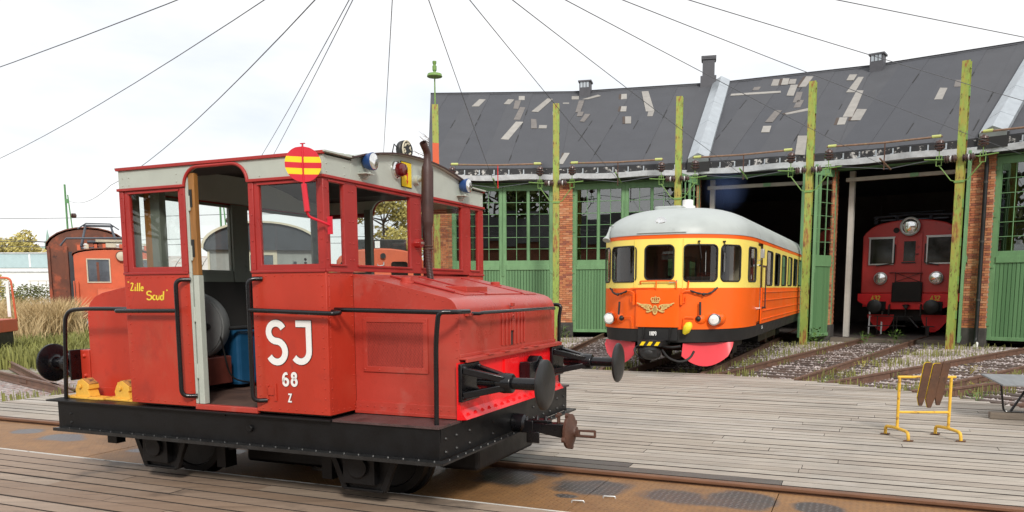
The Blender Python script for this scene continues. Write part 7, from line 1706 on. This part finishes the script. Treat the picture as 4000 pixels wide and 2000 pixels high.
tag(blades(4500, lambda g_: inwedge(g_, -.70, -.50, 28.5, 33, lambda x, y: g_.random() < tuft(x, y) ** 2 and x / y < -.555), .9, 1.6, .018, 21, .40).build('grass_plumes', 'dry_grass', kind='stuff'), 'feathery dry seed heads standing above the grass', '', kind='stuff')
tag(blades(14000, lambda g_: inwedge(g_, -.80, -.34, 19.5, 33, lambda x, y: math.hypot(x - CX, y - CY) > 16.5), .0, .38, .02, 2, .35).build('green_grass', 'green_grass', kind='stuff'), 'short green grass in front of the dry grass', '', kind='stuff')
tag(blades(7000, lambda g_: (lambda r_, a_: (*pol(r_, a_), outside(pol(r_, a_)) and (math.sin(r_ * 1.9 + a_ * .3) + math.sin(a_ * .55) + (1.0 if math.hypot(pol(r_, a_)[0] - DCX, pol(r_, a_)[1] - DCY) < DR + 1.3 else 0)) > .75))(g_.uniform(8, 23.5), g_.uniform(30, 145)), -.14, .06, .010, 4, .5).build('sparse_grass', 'green_grass', kind='stuff'), 'thin grass growing in the ballast by the deck edge', '', kind='stuff')
WD = [(10.0, 26.2, .55, 'leafy weed at the foot of the green post right of the railcar', 0), (9.75, 26.35, .42, 'second leafy weed clump right of the railcar', 0), (11.6, 26.3, .4, 'nettle clump by the shed threshold left of the maroon locomotive', 0), (12.5, 26.1, .5, 'tall weed standing on the threshold before the maroon locomotive', 0),
      (7.6, 19.6, .16, 'low yellow weed between the rails behind the barrier', 1), (8.2, 18.6, .18, 'yellow dandelion tuft beside the rusty rail', 1), (9.3, 20.6, .22, 'green tuft on the ballast between two tracks', 1), (6.9, 17.4, .14, 'small tuft close to the rail at mid right', 1),
      (7.55, 12.9, .20, 'bright green dandelion leaves beside the rail near the table', 0), (8.5, 14.4, .15, 'small weed under the rail at the right', 1), (5.0, 17.6, .14, 'low weed at the deck edge right of the railcar', 1), (1.9, 30.6, .5, 'leafy weed at the foot of the brick pillar', 0), (6.1, 15.6, .16, 'grass tuft on the deck edge behind the barrier', 1), (9.9, 17.2, .2, 'weed beside the sleepers far right', 1)]
for k, (x, y, h_, lab, ye) in enumerate(WD):
    rg = random.Random(70 + k); r = th('weed', lab, 'weed', (x, y, -.17), 0, 'weeds among the tracks'); mb = MB()
    for q in range(60 if h_ > .3 else 34):
        a = rg.uniform(0, 6.28); rr2 = rg.uniform(0, .35 if h_ > .3 else .28); z = h_ * rg.uniform(.1, 1.1) * (1 - rr2) ; c = Vector((math.cos(a) * rr2, math.sin(a) * rr2, z)); dr_ = Vector((math.cos(a), math.sin(a), rg.uniform(-.2, .7))).normalized() * h_ * rg.uniform(.2, .38) ; sd_ = dr_.cross(Vector((0, 0, 1))).normalized() * h_ * .07
        mb.add([c, c + dr_ * .5 + sd_, c + dr_, c + dr_ * .5 - sd_], [(0, 1, 2, 3)])
    for q in range(5): a = rg.uniform(0, 6.28); mb.tube([(0, 0, 0), (math.cos(a) * .1, math.sin(a) * .1, h_ * .6), (math.cos(a) * .16, math.sin(a) * .16, h_)], .004, 3)
    mb.build('leaves', 'weed_yellow' if ye and k % 2 else 'weed_green', r)

# ================================================================== DECK FURNITURE
BA = th('barrier', 'yellow tubular barrier with peeling paint carrying three rusty slats', 'barrier', (4.70, 9.03, 0), -.06)
d = MB(); d.tube([(-.29, 0, .105), (-.29, 0, .70)], .0165, 10); d.build('post', 'barrier_yellow', BA); d = MB(); d.tube([(.28, 0, .105), (.28, 0, .70)], .0165, 10); d.build('post', 'barrier_yellow', BA)
d = MB(); d.tube([(-.31, 0, .70), (.33, 0, .70)], .016, 10); d.build('top_rail', 'barrier_yellow', BA); d = MB(); d.tube([(-.28, 0, .295), (.27, 0, .295)], .015, 10); d.build('cross_rail', 'barrier_yellow', BA)
for x in (-.29, .28):
    d = MB(); d.tube(bend([(x - .04, .22, .01), (x - .04, .22, .10), (x, .0, .112), (x + .03, -.22, .10), (x + .035, -.23, .01)], .08, 6), .018, 10); f = d.build('foot', 'barrier_yellow', BA)
    for (px, py) in ((x - .04, .22), (x + .035, -.23)): d = MB(); d.prism([(px - .07, py - .03), (px + .03, py - .045), (px + .07, py + .03), (px - .03, py + .045)], 'z', .003, .010); d.build('foot_plate', 'slat_rust', BA)
for k, (xt, xb, zt_, zb) in enumerate(((.008, -.055, .868, .372), (.115, .045, .858, .348), (.215, .145, .868, .378))):
    d = MB(); w_ = .043 if k != 1 else .049; ax = xt - xb
    out_ = [(xb - .018, zb), (xb + .018, zb), (xb + w_ + .006, zb + .10), (xt + w_, zt_ - .02), (xt + w_ * .7, zt_), (xt - w_ * .7, zt_), (xt - w_, zt_ - .02), (xb - w_ + .004, zb + .10)]
    d.prism(out_, 'y', -.030 + .006 * k, -.020 + .006 * k); s_ = d.build('slat', 'slat_rust', BA, bevel=.003)
    d = MB(); d.prism([(p[0] - .004, p[1] + .003) for p in out_], 'y', -.017 + .006 * k, -.012 + .006 * k); d.build('slat_back', 'sign_yellow' if k < 2 else 'slat_rust', s_)
TB = th('table', 'grey board table on a bent black steel leg standing on a timber block', 'table', (6.95, 10.35, 0), -.35)
for k in range(5): d = MB(); y0 = -.68 + k * .275; d.bb(-.62, .95, y0, y0 + .27, .478, .500); d.build('board', 'grey_board', TB, bevel=.004)
for y in (-.22,):
    d = MB(); d.tube(bend([(-.55, y, .475), (-.50, y, .10), (.55, y, .10), (.60, y, .475)], .05), .013, 8); d.tube([(-.42, y, .105), (-.22, y, .475)], .016, 8); d.build('steel_leg', 'gloss_black', TB); d = MB(); d.bb(-.66, .85, y - .06, y + .06, .003, .088); d.build('timber_block', 'timber', TB, bevel=.006)
# exhaust smoke above the railcar: a faint bluish puff
sm = MB(); sm.sphere((5.3, 20.2, 4.1), 1.0, 16, sq=(.7, .6, .8)); so = sm.build('exhaust_smoke', 'smoke' if 'smoke' in MATS else 'wire', kind='stuff'); tag(so, 'faint bluish exhaust smoke above the railcar roof', '', kind='stuff')
ms = bpy.data.materials.new('smoke'); ms.use_nodes = True; n = ms.node_tree.nodes; l = ms.node_tree.links.new; n.clear(); oo = n.new('ShaderNodeOutputMaterial'); pv = n.new('ShaderNodeVolumePrincipled'); pv.inputs['Color'].default_value = (.30, .45, .95, 1)
tcn = n.new('ShaderNodeTexCoord'); sb_ = n.new('ShaderNodeVectorMath'); sb_.operation = 'DISTANCE'; sb_.inputs[1].default_value = (5.3, 20.2, 4.1); l(tcn.outputs['Object'], sb_.inputs[0])
mr_ = n.new('ShaderNodeMapRange'); mr_.inputs[1].default_value = .05; mr_.inputs[2].default_value = .58; mr_.inputs[3].default_value = .26; mr_.inputs[4].default_value = 0; l(sb_.outputs['Value'], mr_.inputs[0]); l(mr_.outputs[0], pv.inputs['Density']); l(pv.outputs[0], oo.inputs['Volume'])
so.data.materials.clear(); so.data.materials.append(ms)

mat('brick_far', (0.26, 0.10, 0.06), 0.9, var=0.2, scale=2)
# ================================================================== WHAT THE WINDOW PANES MIRROR, BEHIND THE CAMERA
HA = th('brick_hall', 'long brick hall with dark roof mirrored in the panes of the green doors', 'hall', (6, -34, 0), R(-8))
d = MB(); d.bb(-60, 60, -14, 0, 0, 7.0); d.build('wall', 'brick_far', HA)
d = MB(); d.prism([(.6, 6.8), (-7, 10.9), (-14.6, 6.8)], 'x', -61, 61); d.build('roof', 'soffit', HA)
for k in range(12):
    d = MB(); x = -54 + k * 9.6; d.bb(x, x + 3.2, .0, .06, 1.2, 4.6); d.build('window', 'dark_glass', HA)
for k, (x, y, h_, r_) in enumerate(((-62, 6, 12, 6), (-56, -12, 14, 7), (-40, -30, 13, 6), (-8, -46, 17, 6), (14, -50, 16, 6), (34, -52, 17, 7))):
    tree('leafy_tree', ['leafy tree mirrored at the left end of the cab windows', 'tall leafy tree mirrored in the side window of the cab', 'leafy tree mirrored in the left shed door', 'tall tree above the mirrored roof in the second shed door', 'tree right of the tallest one in the mirrored row', 'broad tree at the right end of the mirrored row'][k], x, y, h_, r_, 'leaf_green', 90 + k, 1500, .75, grp='trees mirrored in the windows', base=.15)
